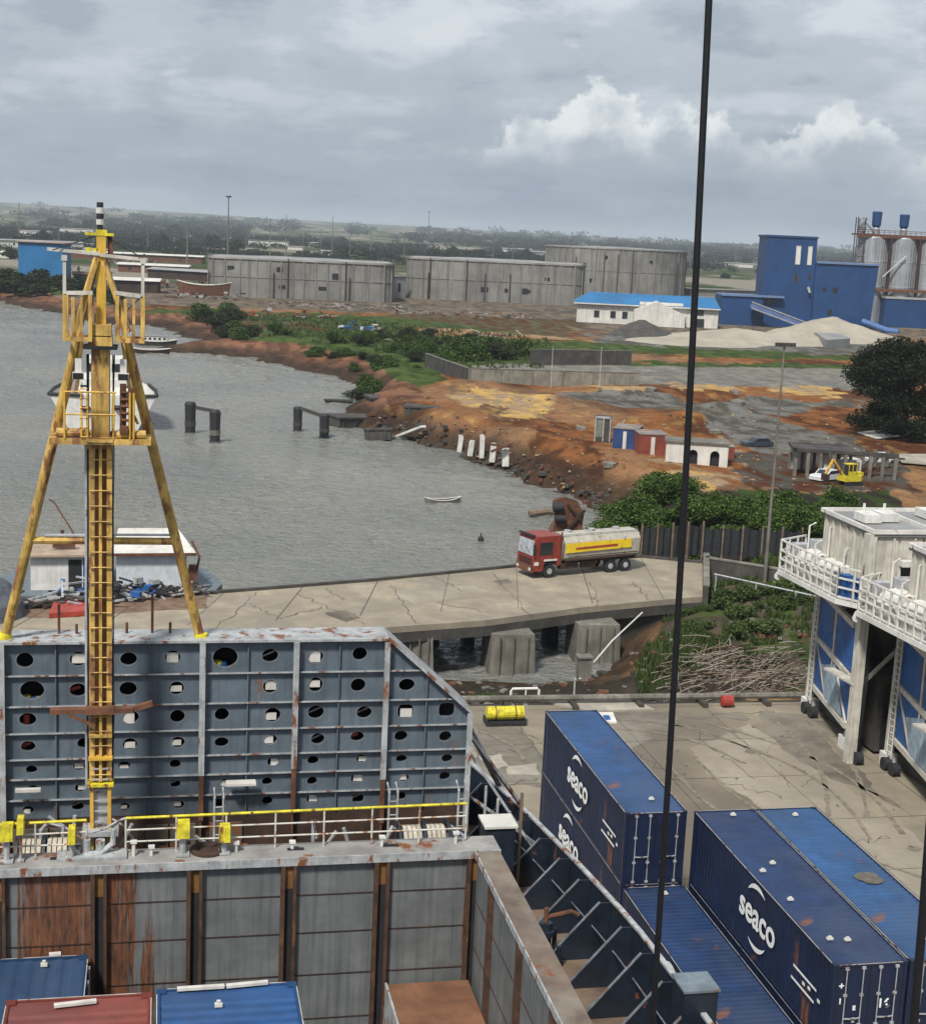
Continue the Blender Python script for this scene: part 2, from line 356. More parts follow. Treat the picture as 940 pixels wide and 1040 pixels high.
# the gully between the jetty and the quay
gul = np.exp(-((GX-44)**2/13**2+(GY-92)**2/9.5**2)); GZ -= 2.3*gul
GZ += np.where((GY < 108) & (GX < 70), (fbm(GX*.45, GY*.45, 4, 5)-.5)*1.3, 0)*np.clip(land*2, 0, 1)
strip = (GX < 37) & (GY < 100); GZ = np.where(strip, np.minimum(GZ, WATER+.15+.5*fbm(GX*.3, GY*.3, 3, 15)+np.clip((GX-31)/6, 0, 1)*2.2), GZ)
GZ = np.where((GY < 81.5) & (GX > -30), np.minimum(GZ, -.6), GZ)
# the shallow ridges of the far country
ridge = 60+38*np.clip((YAW+.05-A_)/.35, -.5, 1.2)+26*(fbm(A_*7, R_*.0002, 4, 21)-.5)
GZ += np.clip((R_-2500)/7000, 0, 1)**1.3*ridge+np.clip((R_-1200)/2500, 0, 1)*10*(fbm(GX*.0012, GY*.0012, 4, 8))
# --- ground cover zones ( real soil, gravel and grass )
WX = GX+(fbm(GX*.16, GY*.16, 4, 31)-.5)*9*np.clip(GY/220, .3, 3); WY = GY+(fbm(GX*.16, GY*.16, 4, 41)-.5)*16*np.clip(GY/220, .3, 3)
C_ = np.zeros(GX.shape+(3,))
n_a = fbm(GX*.11, GY*.05, 5, 51)[..., None]; n_b = fbm(GX*.5, GY*.25, 4, 61)[..., None]; n_c = fbm(GX*.03, GY*.03, 4, 71)[..., None]
red = np.array([.19, .078, .028]); redd = np.array([.075, .030, .014]); och = np.array([.42, .27, .09]); tan = np.array([.27, .19, .115])
sm = lambda x, a, b: np.clip((x-a)/(b-a), 0, 1)
C_[:] = red*(1-sm(n_a, .42, .58))+redd*sm(n_a, .42, .58)
C_ = C_*(1-sm(n_c, .52, .62)*.35)+tan*sm(n_c, .52, .62)*.35
C_ = C_*(1-sm(n_b, .62, .74)*.35)+och*sm(n_b, .62, .74)*.35
grass = np.array([.060, .086, .024]); grassd = np.array([.032, .052, .013]); olive = np.array([.085, .08, .045]); grey = np.array([.14, .135, .12]); gdark = np.array([.075, .067, .055]); mud = np.array([.028, .023, .018]); pale = np.array([.42, .40, .36])
def zone(poly, col, col2=None, z=0., k=1.0, th=None, warp=True):
    global C_
    q = P(poly, z); m = inpoly(WX if warp else GX, WY if warp else GY, q)[..., None]*k
    cc = col if col2 is None else col*(1-sm(n_b, .42, .58))+col2*sm(n_b, .42, .58)
    if th: m = m*sm(n_a, th, th+.05)
    C_ = C_*(1-m)+cc*m
far = sm(GY, 620, 800)[..., None]; cfar = grassd*(1-sm(n_c, .45, .6))+olive*sm(n_c, .45, .6)
zone([(-200, 262), (1200, 282), (1200, 345), (890, 345), (560, 335), (395, 318), (200, 312), (-200, 300)], gdark, np.array([.17, .13, .09]))
zone([(390, 318), (585, 325), (585, 345), (390, 335)], redd, olive)
zone([(130, 312), (320, 318), (400, 322), (560, 342), (600, 352), (560, 372), (470, 376), (410, 398), (372, 392), (355, 380), (300, 362), (215, 345), (150, 318)], grass, grassd)
zone([(150, 318), (330, 330), (330, 338), (150, 330)], redd, olive, th=.4)
zone([(-200, 285), (0, 297), (60, 310), (140, 322), (215, 341), (280, 355), (352, 372), (352, 400), (-200, 330)], np.array([.24, .125, .075]), redd)
zone([(0, 286), (70, 290), (70, 300), (0, 294)], grassd, grass)
zone([(150, 330), (212, 344), (150, 345)], pale)
zone([(420, 330), (600, 345), (620, 352), (540, 345), (430, 342)], tan, red)
zone([(600, 340), (900, 345), (900, 362), (600, 352)], gdark, grey)
zone([(540, 345), (880, 362), (880, 366), (700, 362), (540, 352)], grassd, grass)
zone([(620, 366), (870, 370), (870, 377), (640, 374)], grass, grassd)
zone([(476, 369), (620, 371), (900, 375), (900, 395), (640, 391), (476, 385)], np.array([.19, .18, .15]), grey)
zone([(545, 402), (640, 400), (700, 408), (860, 404), (870, 414), (800, 420), (820, 432), (870, 452), (900, 472), (770, 470), (745, 445), (690, 418), (620, 413), (545, 410)], grey, gdark)
zone([(690, 392), (850, 394), (850, 402), (690, 404)], och, tan, th=.30)
zone([(600, 396), (660, 396), (655, 402), (600, 403)], och, tan, th=.3)
zone([(505, 405), (560, 408), (550, 425), (505, 420)], och, tan, th=.28)
zone([(440, 402), (500, 400), (530, 408), (470, 416)], tan, och, th=.4)
zone([(560, 440), (640, 475), (655, 490), (590, 480)], tan, red, th=.45)
zone([(690, 462), (760, 475), (780, 490), (700, 485)], och, tan, th=.45)
zone([(770, 424), (850, 412), (905, 425), (870, 440)], red, redd)
zone([(655, 440), (745, 445), (790, 470), (780, 500), (660, 495)], red, tan)
zone([(612, 494), (690, 478), (730, 484), (720, 500), (640, 515)], och, tan)
zone([(540, 425), (600, 435), (600, 480), (530, 465)], redd, red)
zone([(740, 462), (900, 462), (940, 500), (760, 500)], redd, gdark)
zone([(600, 505), (900, 500), (1000, 560), (640, 575)], grassd, mud)
zone([(650, 562), (830, 560), (860, 600), (700, 600)], grass, mud)
zone([(700, 600), (860, 590), (900, 700), (640, 700), (660, 640)], np.array([.085, .07, .05]), grassd, z=-1.5)
zone([(690, 615), (815, 612), (800, 658), (700, 665)], grass, np.array([.085, .07, .05]), z=-1.5, th=.42)
bk = ((GY > 240) & (sdn < 15) & (GX < 45))[..., None]; C_ = np.where(bk, np.array([.19, .095, .055])*(1-sm(n_b, .45, .6)*.5), C_)
C_ = np.where(((GY < 96) & (GX < 37))[..., None], mud*1.6, C_)
C_ = C_*(1-far)+cfar*far
town = (far[..., 0] > 0)[..., None]*sm(fbm(GX*.012, GY*.006, 3, 91), .56, .62)[..., None]*.8; C_ = C_*(1-town)+np.array([.25, .22, .18])*town
wet = np.clip(1-sdn/np.where(GY > 300, 9., 5.5), 0, 1)[..., None]; wet = np.clip(wet*1.6, 0, 1); C_ = C_*(1-wet*.85)+mud*wet*.85
nr, na = GX.shape
me = bpy.data.meshes.new('ground'); me.vertices.add(nr*na); me.vertices.foreach_set('co', np.stack([GX, GY, GZ], -1).astype(np.float32).ravel())
i_, j_ = np.meshgrid(np.arange(nr-1), np.arange(na-1), indexing='ij'); base = (i_*na+j_).ravel()
keep = (GZ[:-1, :-1].ravel() > -6.4) & ~((GY[1:, 1:].ravel() < 80) & (GX[1:, 1:].ravel() > -30))
base = base[keep]; quads = np.stack([base, base+1, base+na+1, base+na], -1)[:, ::-1].astype(np.int32)
me.loops.add(quads.size); me.loops.foreach_set('vertex_index', quads.ravel()); me.polygons.add(len(quads))
me.polygons.foreach_set('loop_start', np.arange(0, quads.size, 4, dtype=np.int32)); me.polygons.foreach_set('loop_total', np.full(len(quads), 4, np.int32))
me.update(calc_edges=True); me.polygons.foreach_set('use_smooth', np.ones(len(quads), bool))
ca = me.color_attributes.new('soil', 'FLOAT_COLOR', 'POINT'); ca.data.foreach_set('color', np.concatenate([C_, np.ones(C_.shape[:2]+(1,))], -1).astype(np.float32).ravel())
gm = bpy.data.materials.new('ground_soil'); gm.use_nodes = True; N, L = N3(gm); b = N['Principled BSDF']
at_ = N.new('ShaderNodeAttribute'); at_.attribute_name = 'soil'; t = N.new('ShaderNodeTexCoord')
def gn(sc, det=8, st=(1, 1, 1)):
    mp = N.new('ShaderNodeMapping'); mp.inputs['Scale'].default_value = st; L.new(t.outputs['Object'], mp.inputs[0])
    n = N.new('ShaderNodeTexNoise'); n.inputs['Scale'].default_value = sc; n.inputs['Detail'].default_value = det; n.inputs['Roughness'].default_value = .7; L.new(mp.outputs[0], n.inputs[0]); return n.outputs[0]
def gmr(v, a, b_, c_, d_):
    n = N.new('ShaderNodeMapRange'); L.new(v, n.inputs[0])
    for i, q in enumerate((a, b_, c_, d_)): n.inputs[i+1].default_value = q
    return n.outputs[0]
mu = N.new('ShaderNodeMix'); mu.data_type = 'RGBA'; mu.blend_type = 'MULTIPLY'; mu.inputs[0].default_value = 1
L.new(at_.outputs['Color'], mu.inputs[6])
mm = N.new('ShaderNodeMath'); mm.operation = 'MULTIPLY'; L.new(gmr(gn(.35), .3, .7, .62, 1.32), mm.inputs[0]); L.new(gmr(gn(2.5), .3, .7, .72, 1.25), mm.inputs[1])
cc_ = N.new('ShaderNodeCombineColor'); [L.new(mm.outputs[0], cc_.inputs[i]) for i in range(3)]; L.new(cc_.outputs[0], mu.inputs[7])
L.new(mu.outputs[2], b.inputs['Base Color']); b.inputs['Roughness'].default_value = .95; b.inputs['Specular IOR Level'].default_value = .04
bp = N.new('ShaderNodeBump'); bp.inputs['Strength'].default_value = .8; bp.inputs['Distance'].default_value = .5; L.new(gn(.9), bp.inputs['Height']); L.new(bp.outputs[0], b.inputs['Normal'])
me.materials.append(gm); go = bpy.data.objects.new('ground', me); COL.objects.link(go); tag(go, kind='structure')
def gz(x, y):                              # terrain height at a point
    a = math.atan2(x, y); r = math.hypot(x, y)
    i = int(np.clip(np.searchsorted(rr, r), 1, nr-1)); j = int(np.clip(np.searchsorted(az_, a), 1, na-1)); return float(GZ[i, j])
def gp(u, v):                              # where the sight line through (u, v) meets the terrain
    z = 0.
    for _ in range(6): p = at(u, v, z); z = .5*z+.5*gz(p.x, p.y)
    p = at(u, v, z); p.z = gz(p.x, p.y); return p

# ------------------------------------------------------------------ quay
q = MB(); q.m = 0
qp = [(11.0, -30), (11.0, 66), (10.8, 81.4), (46, 80.6), (200, 77.5), (200, -30)]
q.prism(qp, -7, 0)
tag(q.build('quay', [M['quaydirt']]), kind='structure')
def stain(name, px, m, z=.004, n=3):
    out = [tuple(at(u, v, 0))[:2] for u, v in px]
    for it in range(5):                     # ragged outline
        nx = []
        for i in range(len(out)):
            a, b_ = out[i], out[(i+1) % len(out)]; l_ = math.hypot(b_[0]-a[0], b_[1]-a[1])*.09; nx += [a, ((a[0]+b_[0])/2+random.uniform(-l_, l_), (a[1]+b_[1])/2+random.uniform(-l_, l_))]
        out = nx
    out = [(x, y, z) for x, y in out]
    q = MB(); q.add(out, [tuple(range(len(out)))]); return tag(q.build('ground_patch', m), kind='structure')
M['patch'] = mat('fresh_concrete_patch', (.33, .30, .245), .85, var=.2, scale=.7, dirt=(.23, .205, .165))
M['wetpatch'] = mat('dark_dirt_patch', (.12, .10, .075), .9, var=.35, scale=.4, dirt=(.19, .17, .135))
M['paledust'] = mat('pale_cement_dust', (.265, .235, .18), .9, var=.22, scale=.25, dirt=(.215, .185, .14))
stain('cement_dust', [(700, 760), (760, 735), (860, 800), (1000, 900), (1150, 1040), (960, 940), (820, 850), (740, 800)], M['paledust'], .004)
stain('dirt_patch', [(480, 735), (530, 727), (545, 760), (548, 800), (500, 790), (484, 765)], M['wetpatch'], .004)
stain('dirt_patch', [(600, 722), (690, 722), (680, 745), (640, 760), (618, 742)], M['wetpatch'], .005)
stain('dirt_patch', [(770, 722), (826, 728), (870, 780), (930, 830), (900, 810), (800, 765), (776, 745)], M['wetpatch'], .008)
stain('concrete_patch', [(485, 768), (510, 766), (516, 778), (500, 782)], M['patch'], .008)
stain('concrete_patch', [(515, 778), (545, 775), (548, 787), (516, 787)], M['patch'], .011)
# kerb beam with a fat pipe along the quay edge
t0 = thing('quay_pipeline', 'long grey pipe running along the far edge of the container quay', 'pipeline', (45, 80.2, 0))
b_ = MB(); b_.tube([(11, 81.0, .45), (46, 80.2, .45), (120, 78.6, .45)], .2, 8); b_.build('pipe', M['oldconc'], t0, True)
b_ = MB(); [b_.box(x-.15, x+.15, 79.6, 81.0, 0, .3) for x in range(12, 60, 4)]; b_.build('support', M['darkconc'], t0, True)

# ------------------------------------------------------------------ jetty
jt = thing('jetty', 'old pale concrete jetty on thick piers reaching across the water', 'jetty', (20, 100, 0))
jn = [at(u, v, 0) for u, v in [(-260, 648), (0, 645), (215, 641), (380, 638), (492, 630), (590, 617), (674, 609), (713, 606)]]
jf = [at(u, v, 0) for u, v in [(713, 572), (650, 566), (522, 576), (380, 590), (280, 598), (200, 604), (60, 612), (-260, 622)]]
jpoly = [(p.x, p.y) for p in jn+jf]
b_ = MB(); b_.prism(jpoly, -.45, 0); b_.build('deck_slab', M['concrete'], jt, True)
b_ = MB()
for i in range(len(jn)-1):
    a, c = jn[i], jn[i+1]; b_.bar((a.x, a.y+.25, -.62), (c.x, c.y+.25, -.62), .45, 1.15)
    b_.bar((a.x, a.y+6, -.9), (c.x, c.y+6, -.9), .5, .9)
b_.build('edge_beam', M['darkconc'], jt, True)
b_ = MB()
for i in range(len(jf)-1):
    a, c = jf[i], jf[i+1]; b_.bar((a.x, a.y, .06), (c.x, c.y, .06), .3, .3)
b_.build('kerb', M['darkconc'], jt, True)
def pier(u0, u1, vtop, dy=0, wd=3.2):
    a = at(u0, vtop, -1.0); c = at(u1, vtop, -1.0); b_ = MB(); a.y += dy; c.y += dy
    b_.add([(a.x-.15, a.y-.15, -6), (c.x+.25, c.y-.15, -6), (c.x+.25, c.y+wd, -6), (a.x-.15, a.y+wd, -6), (a.x, a.y, -1.0), (c.x, c.y, -1.0), (c.x, c.y+wd, -1.0), (a.x, a.y+wd, -1.0)],
           [(0, 3, 2, 1), (4, 5, 6, 7), (0, 1, 5, 4), (1, 2, 6, 5), (2, 3, 7, 6), (3, 0, 4, 7)])
    for k in range(3):
        f = (k+.5)/3; x = a.x+(c.x-a.x)*f; b_.box(x-.04, x+.04, min(a.y, c.y)-.2, min(a.y, c.y)+.1, -5.6, -1.05)
    return b_.build('pier', M['oldconc'], jt, True)
for u0, u1, v in ((413, 441, 650), (502, 545, 647), (590, 632, 637)): pier(u0, u1, v, .6)
for u0, u1, v in ((446, 462, 640), (492, 500, 640), (545, 552, 640), (580, 590, 640), (655, 672, 632), (380, 395, 648), (330, 345, 650)):
    a = at(u0, v, -1); pier(u0, u1, v, 6.5, 1.5).data.materials[0] = M['darkconc']
b_ = MB(); a = at(636, 640, -1.5); c = at(720, 632, -1.5); b_.prism([(a.x, a.y+3), (c.x, c.y+2), (c.x, c.y+9), (a.x, a.y+9)], -5, -.5); b_.build('abutment', M['darkconc'], jt, True)
for i in range(7):                    # cracked slab joints and a fallen slab beside the edge
    pass
stain('worn_patch', [(228, 614), (250, 606), (296, 604), (288, 612), (256, 618)], M['paledust'], .005)
stain('worn_patch', [(330, 622), (352, 620), (366, 628), (352, 632)], M['wetpatch'], .006)
stain('worn_patch', [(500, 590), (516, 588), (520, 593), (506, 594)], M['wetpatch'], .006)
stain('worn_patch', [(580, 588), (660, 585), (680, 592), (600, 598)], M['paledust'], .006)
stain('worn_patch', [(400, 600), (480, 594), (490, 606), (420, 614)], M['paledust'], .007)
stain('worn_patch', [(0, 612), (210, 606), (210, 618), (100, 624), (0, 628)], mat('brown_spilled_earth', (.16, .10, .065), .95, var=.4, scale=1.), .006)

g = MB()
def crack(pts, w_, z_=.012):
    for i in range(len(pts)-1):
        a, c = pts[i], pts[i+1]; d = Vector((c[0]-a[0], c[1]-a[1], 0)); L_ = d.length
        if L_ < .01: continue
        n_ = Vector((-d.y, d.x, 0))/L_*w_*random.uniform(.5, 1.2); g.add([(a[0]-n_.x, a[1]-n_.y, z_), (a[0]+n_.x, a[1]+n_.y, z_), (c[0]+n_.x, c[1]+n_.y, z_), (c[0]-n_.x, c[1]-n_.y, z_)], [(3, 2, 1, 0)])
def wander(u0, v0, u1, v1, j=.25, n=14):
    a, c = at(u0, v0, 0), at(u1, v1, 0); return [(a.x+(c.x-a.x)*k/n+random.uniform(-j, j), a.y+(c.y-a.y)*k/n+random.uniform(-j, j)) for k in range(n+1)]
for q_ in ((215, 641, 262, 602), (300, 602, 372, 634), (250, 612, 285, 628), (286, 628, 330, 616), (395, 592, 420, 632), (440, 612, 496, 622), (500, 582, 540, 626), (600, 592, 606, 615), (440, 585, 470, 600), (640, 590, 660, 610), (330, 597, 350, 610)): crack(wander(*q_), .03)
for q_ in ((480, 770, 540, 760), (640, 760, 700, 800), (690, 730, 790, 722), (760, 830, 900, 880), (720, 790, 800, 812), (840, 860, 905, 850), (880, 880, 938, 930), (700, 740, 760, 790), (485, 800, 545, 792)): crack(wander(*q_, .35), .02)
for k in range(8):
    u, v = random.uniform(700, 930), random.uniform(730, 880); crack(wander(u, v, u+random.uniform(-30, 60), v+random.uniform(5, 40), .12, 8), .012, .016)
for k in range(7): x = 14+k*6.0; crack([(x, 20+2*i) for i in range(31)], .018, .014)
for k in range(11): y = 22+k*5.8; crack([(11+2*i, y) for i in range(24)], .018, .014)
for k in range(9): a = jn[1].lerp(jn[6], k/8); c = jf[6].lerp(jf[1], k/8); crack([(a.x, a.y), (c.x, c.y)], .03, .014)
tag(g.build('ground_cracks', M['darkconc']), kind='structure')

g = MB()
for (u0, v0, u1, v1, bend) in ((700, 735, 900, 850, 2.5), (620, 735, 760, 770, 1.5), (800, 730, 860, 830, 1.0), (500, 740, 548, 770, .5), (690, 770, 935, 900, -2)):
    a, c = at(u0, v0, 0), at(u1, v1, 0); d = (c-a); n_ = Vector((-d.y, d.x, 0)).normalized()
    for off in (-.95, .95):
        pts = [a+d*(k/16)+n_*(off+bend*math.sin(math.pi*k/16)) for k in range(17)]; crack([(p.x+random.uniform(-.03, .03), p.y) for p in pts], .13, .02)
o = g.build('ground_tracks', mat('tyre_track', (.185, .16, .118), .9, var=.35, scale=2)); tag(o, kind='structure')
for k in range(8):
    u, v = random.uniform(640, 930), random.uniform(728, 870); r_ = random.uniform(.2, .7); p = at(u, v, 0); g = MB()
    g.add([(p.x+r_*math.cos(a)*random.uniform(.6, 1.2), p.y+r_*math.sin(a)*random.uniform(.6, 1.2), .024) for a in np.linspace(0, 6.0, 18)], [tuple(range(18))]); tag(g.build('ground_patch', M['wetpatch']), kind='structure')
# ================================================================== THE SHIP
ship = thing('cargo_ship', 'cargo ship with open rusty hold, perforated blue-grey breakwater and yellow foremast', 'ship', (-1.1, 20, 13.2))
DECK = 12.9; YB = 30.1; CX = -1.1
# hull shell : stations (Y, half width at deck, z deck)
b_ = MB(); st = [(-20, 10.2, 12.7), (12, 10.2, 12.7), (21.7, 10.1, 12.75), (25.4, 9.9, 12.8), (31.6, 9.2, 12.9), (36, 7.9, 13.1), (40, 6.0, 13.3), (44, 3.2, 13.5), (47, .25, 13.7)]
for i in range(len(st)-1):
    (y0, w0, z0), (y1, w1, z1) = st[i:i+2]
    for s_ in (-1, 1):
        k0, k1 = .93*w0, .88*w1
        b_.add([(CX+s_*w0, y0, z0), (CX+s_*w1, y1, z1), (CX+s_*k1, y1-.6, 4), (CX+s_*k0, y0-.6, 4), (CX+s_*k1*.9, y1-1.5, -6), (CX+s_*k0*.95, y0-1.0, -6)],
               [(0, 1, 2, 3) if s_ > 0 else (3, 2, 1, 0), (3, 2, 4, 5) if s_ > 0 else (5, 4, 2, 3)])
b_.build('hull', M['navy'], ship, True)
b_ = MB()
def deckquad(x0a, x1a, ya, x0b, x1b, yb, z0, z1, th=.02): b_.add([(x0a, ya, z0), (x1a, ya, z0), (x1b, yb, z1), (x0b, yb, z1)], [(0, 1, 2, 3)])
deckquad(6.75, 9.1, -20, 6.75, 9.1, 12, DECK-.2, DECK-.2); deckquad(6.75, 9.1, 12, 6.75, 9.0, 21.7, DECK-.2, DECK-.15); deckquad(6.75, 9.0, 21.7, 6.75, 8.8, 25.4, DECK-.15, DECK-.1)
deckquad(6.75, 8.8, 25.4, 6.75, 8.4, 27.8, DECK-.1, DECK-.06)
deckquad(-11, 8.4, 27.8, -10.3, 8.1, 31.6, DECK-.06, DECK); deckquad(-10.3, 8.1, 31.6, -9, 6.8, 36, DECK, DECK+.2); deckquad(-9, 6.8, 36, -7, 4.9, 40, DECK+.2, DECK+.4); deckquad(-7, 4.9, 40, -4, 1.9, 45, DECK+.4, DECK+.6)
b_.build('deck', M['deckbrown'], ship, True)
# ---- hold walls
def holdmat():
    m = bpy.data.materials.new('hold_wall_paint'); m.use_nodes = True; N, L = N3(m); b = N['Principled BSDF']; t = N.new('ShaderNodeTexCoord')
    def ns(sc, st, det=6, off=0):
        mp = N.new('ShaderNodeMapping'); mp.inputs['Scale'].default_value = st; mp.inputs['Location'].default_value = (off, off, off)
        n = N.new('ShaderNodeTexNoise'); n.inputs['Scale'].default_value = sc; n.inputs['Detail'].default_value = det; n.inputs['Roughness'].default_value = .65
        L.new(t.outputs['Object'], mp.inputs[0]); L.new(mp.outputs[0], n.inputs[0]); return n.outputs[0]
    def mr(v, a, b2, c, d):
        n = N.new('ShaderNodeMapRange'); L.new(v, n.inputs[0])
        for i, q in enumerate((a, b2, c, d)): n.inputs[i+1].default_value = q
        return n.outputs[0]
    def mx(f, a, b2):
        n = N.new('ShaderNodeMix'); n.data_type = 'RGBA'; L.new(f, n.inputs[0])
        for i, q in ((6, a), (7, b2)):
            if isinstance(q, tuple): n.inputs[i].default_value = (*q, 1)
            else: L.new(q, n.inputs[i])
        return n.outputs[2]
    def ma(op, a, b2):
        n = N.new('ShaderNodeMath'); n.operation = op
        for i, v in enumerate((a, b2)):
            if isinstance(v, (int, float)): n.inputs[i].default_value = v
            else: L.new(v, n.inputs[i])
        return n.outputs[0]
    c = mx(mr(ns(1.2, (1, 1, 1)), .35, .65, 0, 1), (.095, .103, .103), (.15, .158, .158))
    c = mx(mr(ns(3.2, (3, 3, .1), 5, 3), .45, .7, 0, .65), c, (.055, .06, .06))
    sp = N.new('ShaderNodeSeparateXYZ'); L.new(t.outputs['Object'], sp.inputs[0])
    g = mr(sp.outputs[0], -.6, 5.0, .15, -.06)           # the forward port side of the hold has rusted most
    band = ns(.9, (2.6, 2.6, .08), 3, 11); fine = ns(5, (4, 4, .25), 6, 4)
    v = ma('ADD', ma('ADD', ma('MULTIPLY', band, .8), ma('MULTIPLY', fine, .2)), g)
    rc = mx(mr(ns(7, (2, 2, .3), 5, 8), .35, .65, 0, 1), (.035, .016, .010), (.17, .062, .024))
    c = mx(mr(v, .585, .625, 0, 1), c, rc)
    L.new(c, b.inputs['Base Color']); b.inputs['Roughness'].default_value = .75
    bp = N.new('ShaderNodeBump'); bp.inputs['Strength'].default_value = .3; bp.inputs['Distance'].default_value = .02
    L.new(ns(3.2, (3, 3, .1), 5, 3), bp.inputs['Height']); L.new(bp.outputs[0], b.inputs['Normal']); return m
HM = holdmat(); M['guiderust'] = mat('cell_guide_rust', (.07, .035, .02), .85, var=.5, scale=3, rust=.3, rcol=(.11, .05, .018), streak=.6)
xs_post = [float(atY(u, 905, 27.1).x) for u in (-83, 10-2, 101, 198, 293, 387, 480)]
coam = MB()
YH, XH = 27.1, 6.3
coam.box(-8.8, XH+.4, YH, YH+.12, 2, 14.9)
hw = coam.build('hold_bulkhead', HM, ship, True)
xs_post[1] = xs_post[2]-1.85; xs_post[0] = xs_post[1]-1.85
for x in xs_post:
    g = MB(); g.box(x-.16, x-.08, YH-.13, YH-.002, 2, 14.86); g.box(x+.08, x+.14, YH-.13, YH-.002, 2, 14.86); g.build('cell_guide', M['guiderust'], hw, True)
    g = MB(); g.box(x-.10, x+.10, YH-.03, YH-.003, 2, 14.3); g.build('guide_channel', M['dark'], hw, True)
    g = MB(); g.box(x-.10, x+.10, YH-.04, YH-.003, 14.31, 14.86); g.build('guide_head', mat('orange_rust', (.17, .085, .025), .85, var=.4, scale=4, rust=.4), hw, True)
g = MB()
for i in range(len(xs_post)-1):
    x0, x1 = xs_post[i]+.135, min(xs_post[i+1]-.135, XH)
    for z in (14.15, 13.35, 12.45, 11.5): g.box(x0, x1, YH-.02, YH-.002, z-.007, z+.007)
g.build('seam', M['rustdark'], hw, True)
sw = MB(); sw.box(XH, XH+.12, -20, YH, 2, 14.9); so_ = sw.build('hold_side_wall', HM, ship, True)
g = MB()
for y in (25.6, 23.3, 21.0, 18.6): g.box(XH-.09, XH-.002, y-.1, y+.1, 2, 14.86)
g.build('cell_guide', M['guiderust'], so_, True)
g = MB(); [g.box(XH-.02, XH-.002, 10, YH-.11, z-.007, z+.007) for z in (13.9, 12.9)]; g.build('seam', M['rustdark'], so_, True)
# rims
g = MB(); g.box(XH-.06, XH+.42, -20, YH-.10, 14.9, 14.96); g.box(XH+.36, XH+.42, -20, YH-.10, 12.7, 14.9)
for y in np.arange(8, 27, 1.1): g.add([(XH+.42, y, 14.85), (XH+.42, y, 12.8), (XH+.8, y, 12.8), (XH+.42, y+.02, 14.85), (XH+.42, y+.02, 12.8), (XH+.8, y+.02, 12.8)], [(0, 1, 2), (5, 4, 3), (0, 2, 5, 3), (0, 3, 4, 1), (1, 4, 5, 2)])
g.build('side_coaming', mat('coaming_worn_paint', (.14, .105, .08), .8, var=.35, scale=1.1, rust=.3, dirt=(.2, .175, .14)), ship, True)
g = MB(); g.box(XH-.085, XH-.06, -20, YH-.1, 14.84, 14.98); g.build('coaming_edge', M['edge'], ship, True)
g = MB(); g.box(-9, XH+.45, YH-.10, YH+.62, 14.9, 14.97); g.box(-9, XH+.45, YH+.56, YH+.62, 12.8, 14.9)
lip = g.build('end_coaming', M['deckgrey'], ship, True)
g = MB(); g.box(-9, XH+.45, YH-.135, YH-.10, 14.82, 14.985); g.build('coaming_edge', M['edge'], lip, True)
g = MB()
for u in (60, 300, 396): p = atY(u, 868, 27.4); g.cbox((p.x, YH+.3, 14.985), .32, .09, .02)
g.build('drain_slot', M['dark'], lip, True)
# ledge and bottom of the hold
g = MB(); g.box(4.55, XH-.1, 10, YH-.12, 2, 12.2); g.build('hold_ledge', mat('rusty_ledge', (.17, .08, .042), .85, var=.3, scale=1, rust=.15), ship, True)
g = MB(); g.box(4.50, 4.548, 10, YH-.12, 2, 12.24); g.build('ledge_edge', M['edge'], ship, True)
g = MB(); g.box(-9, XH, -20, YH, 1.9, 2); g.build('hold_floor', M['rustdark'], ship, True)
# ---- breakwater bulkhead
def wp(u, v): p = atY(u, v, YB); return p.x, p.z
ztop = wp(300, 650)[1]
zs = [ztop]+[wp(430, v)[1] for v in (679.5, 709, 735, 760, 779, 799, 818)]
zbot = DECK
xh = [wp(u, 720)[0] for u in (3, 205, 299, 390)]+[wp(474, 760)[0]]
xl = [wp(u, 720)[0] for u in (57, 108, 152, 251, 343, 432)]
xs = sorted(xh+xl); xs = [xs[0]-3.0, xs[0]-2.0, xs[0]-1.0]+xs
ch0, ch1 = wp(393, 647), wp(476, 722)          # the sloping corner
def clip(poly):
    (ax, az2), (bx, bz) = ch0, ch1; out = []; f = lambda p: (bx-ax)*(p[1]-az2)-(bz-az2)*(p[0]-ax)
    for i in range(len(poly)):
        p, q_ = poly[i], poly[(i+1) % len(poly)]; fp, fq = f(p), f(q_)
        if fp <= 0: out.append(p)
        if fp*fq < 0: t = fp/(fp-fq); out.append((p[0]+(q_[0]-p[0])*t, p[1]+(q_[1]-p[1])*t))
    return out
bw = MB(); hole_info = []; r2 = random.Random(3)
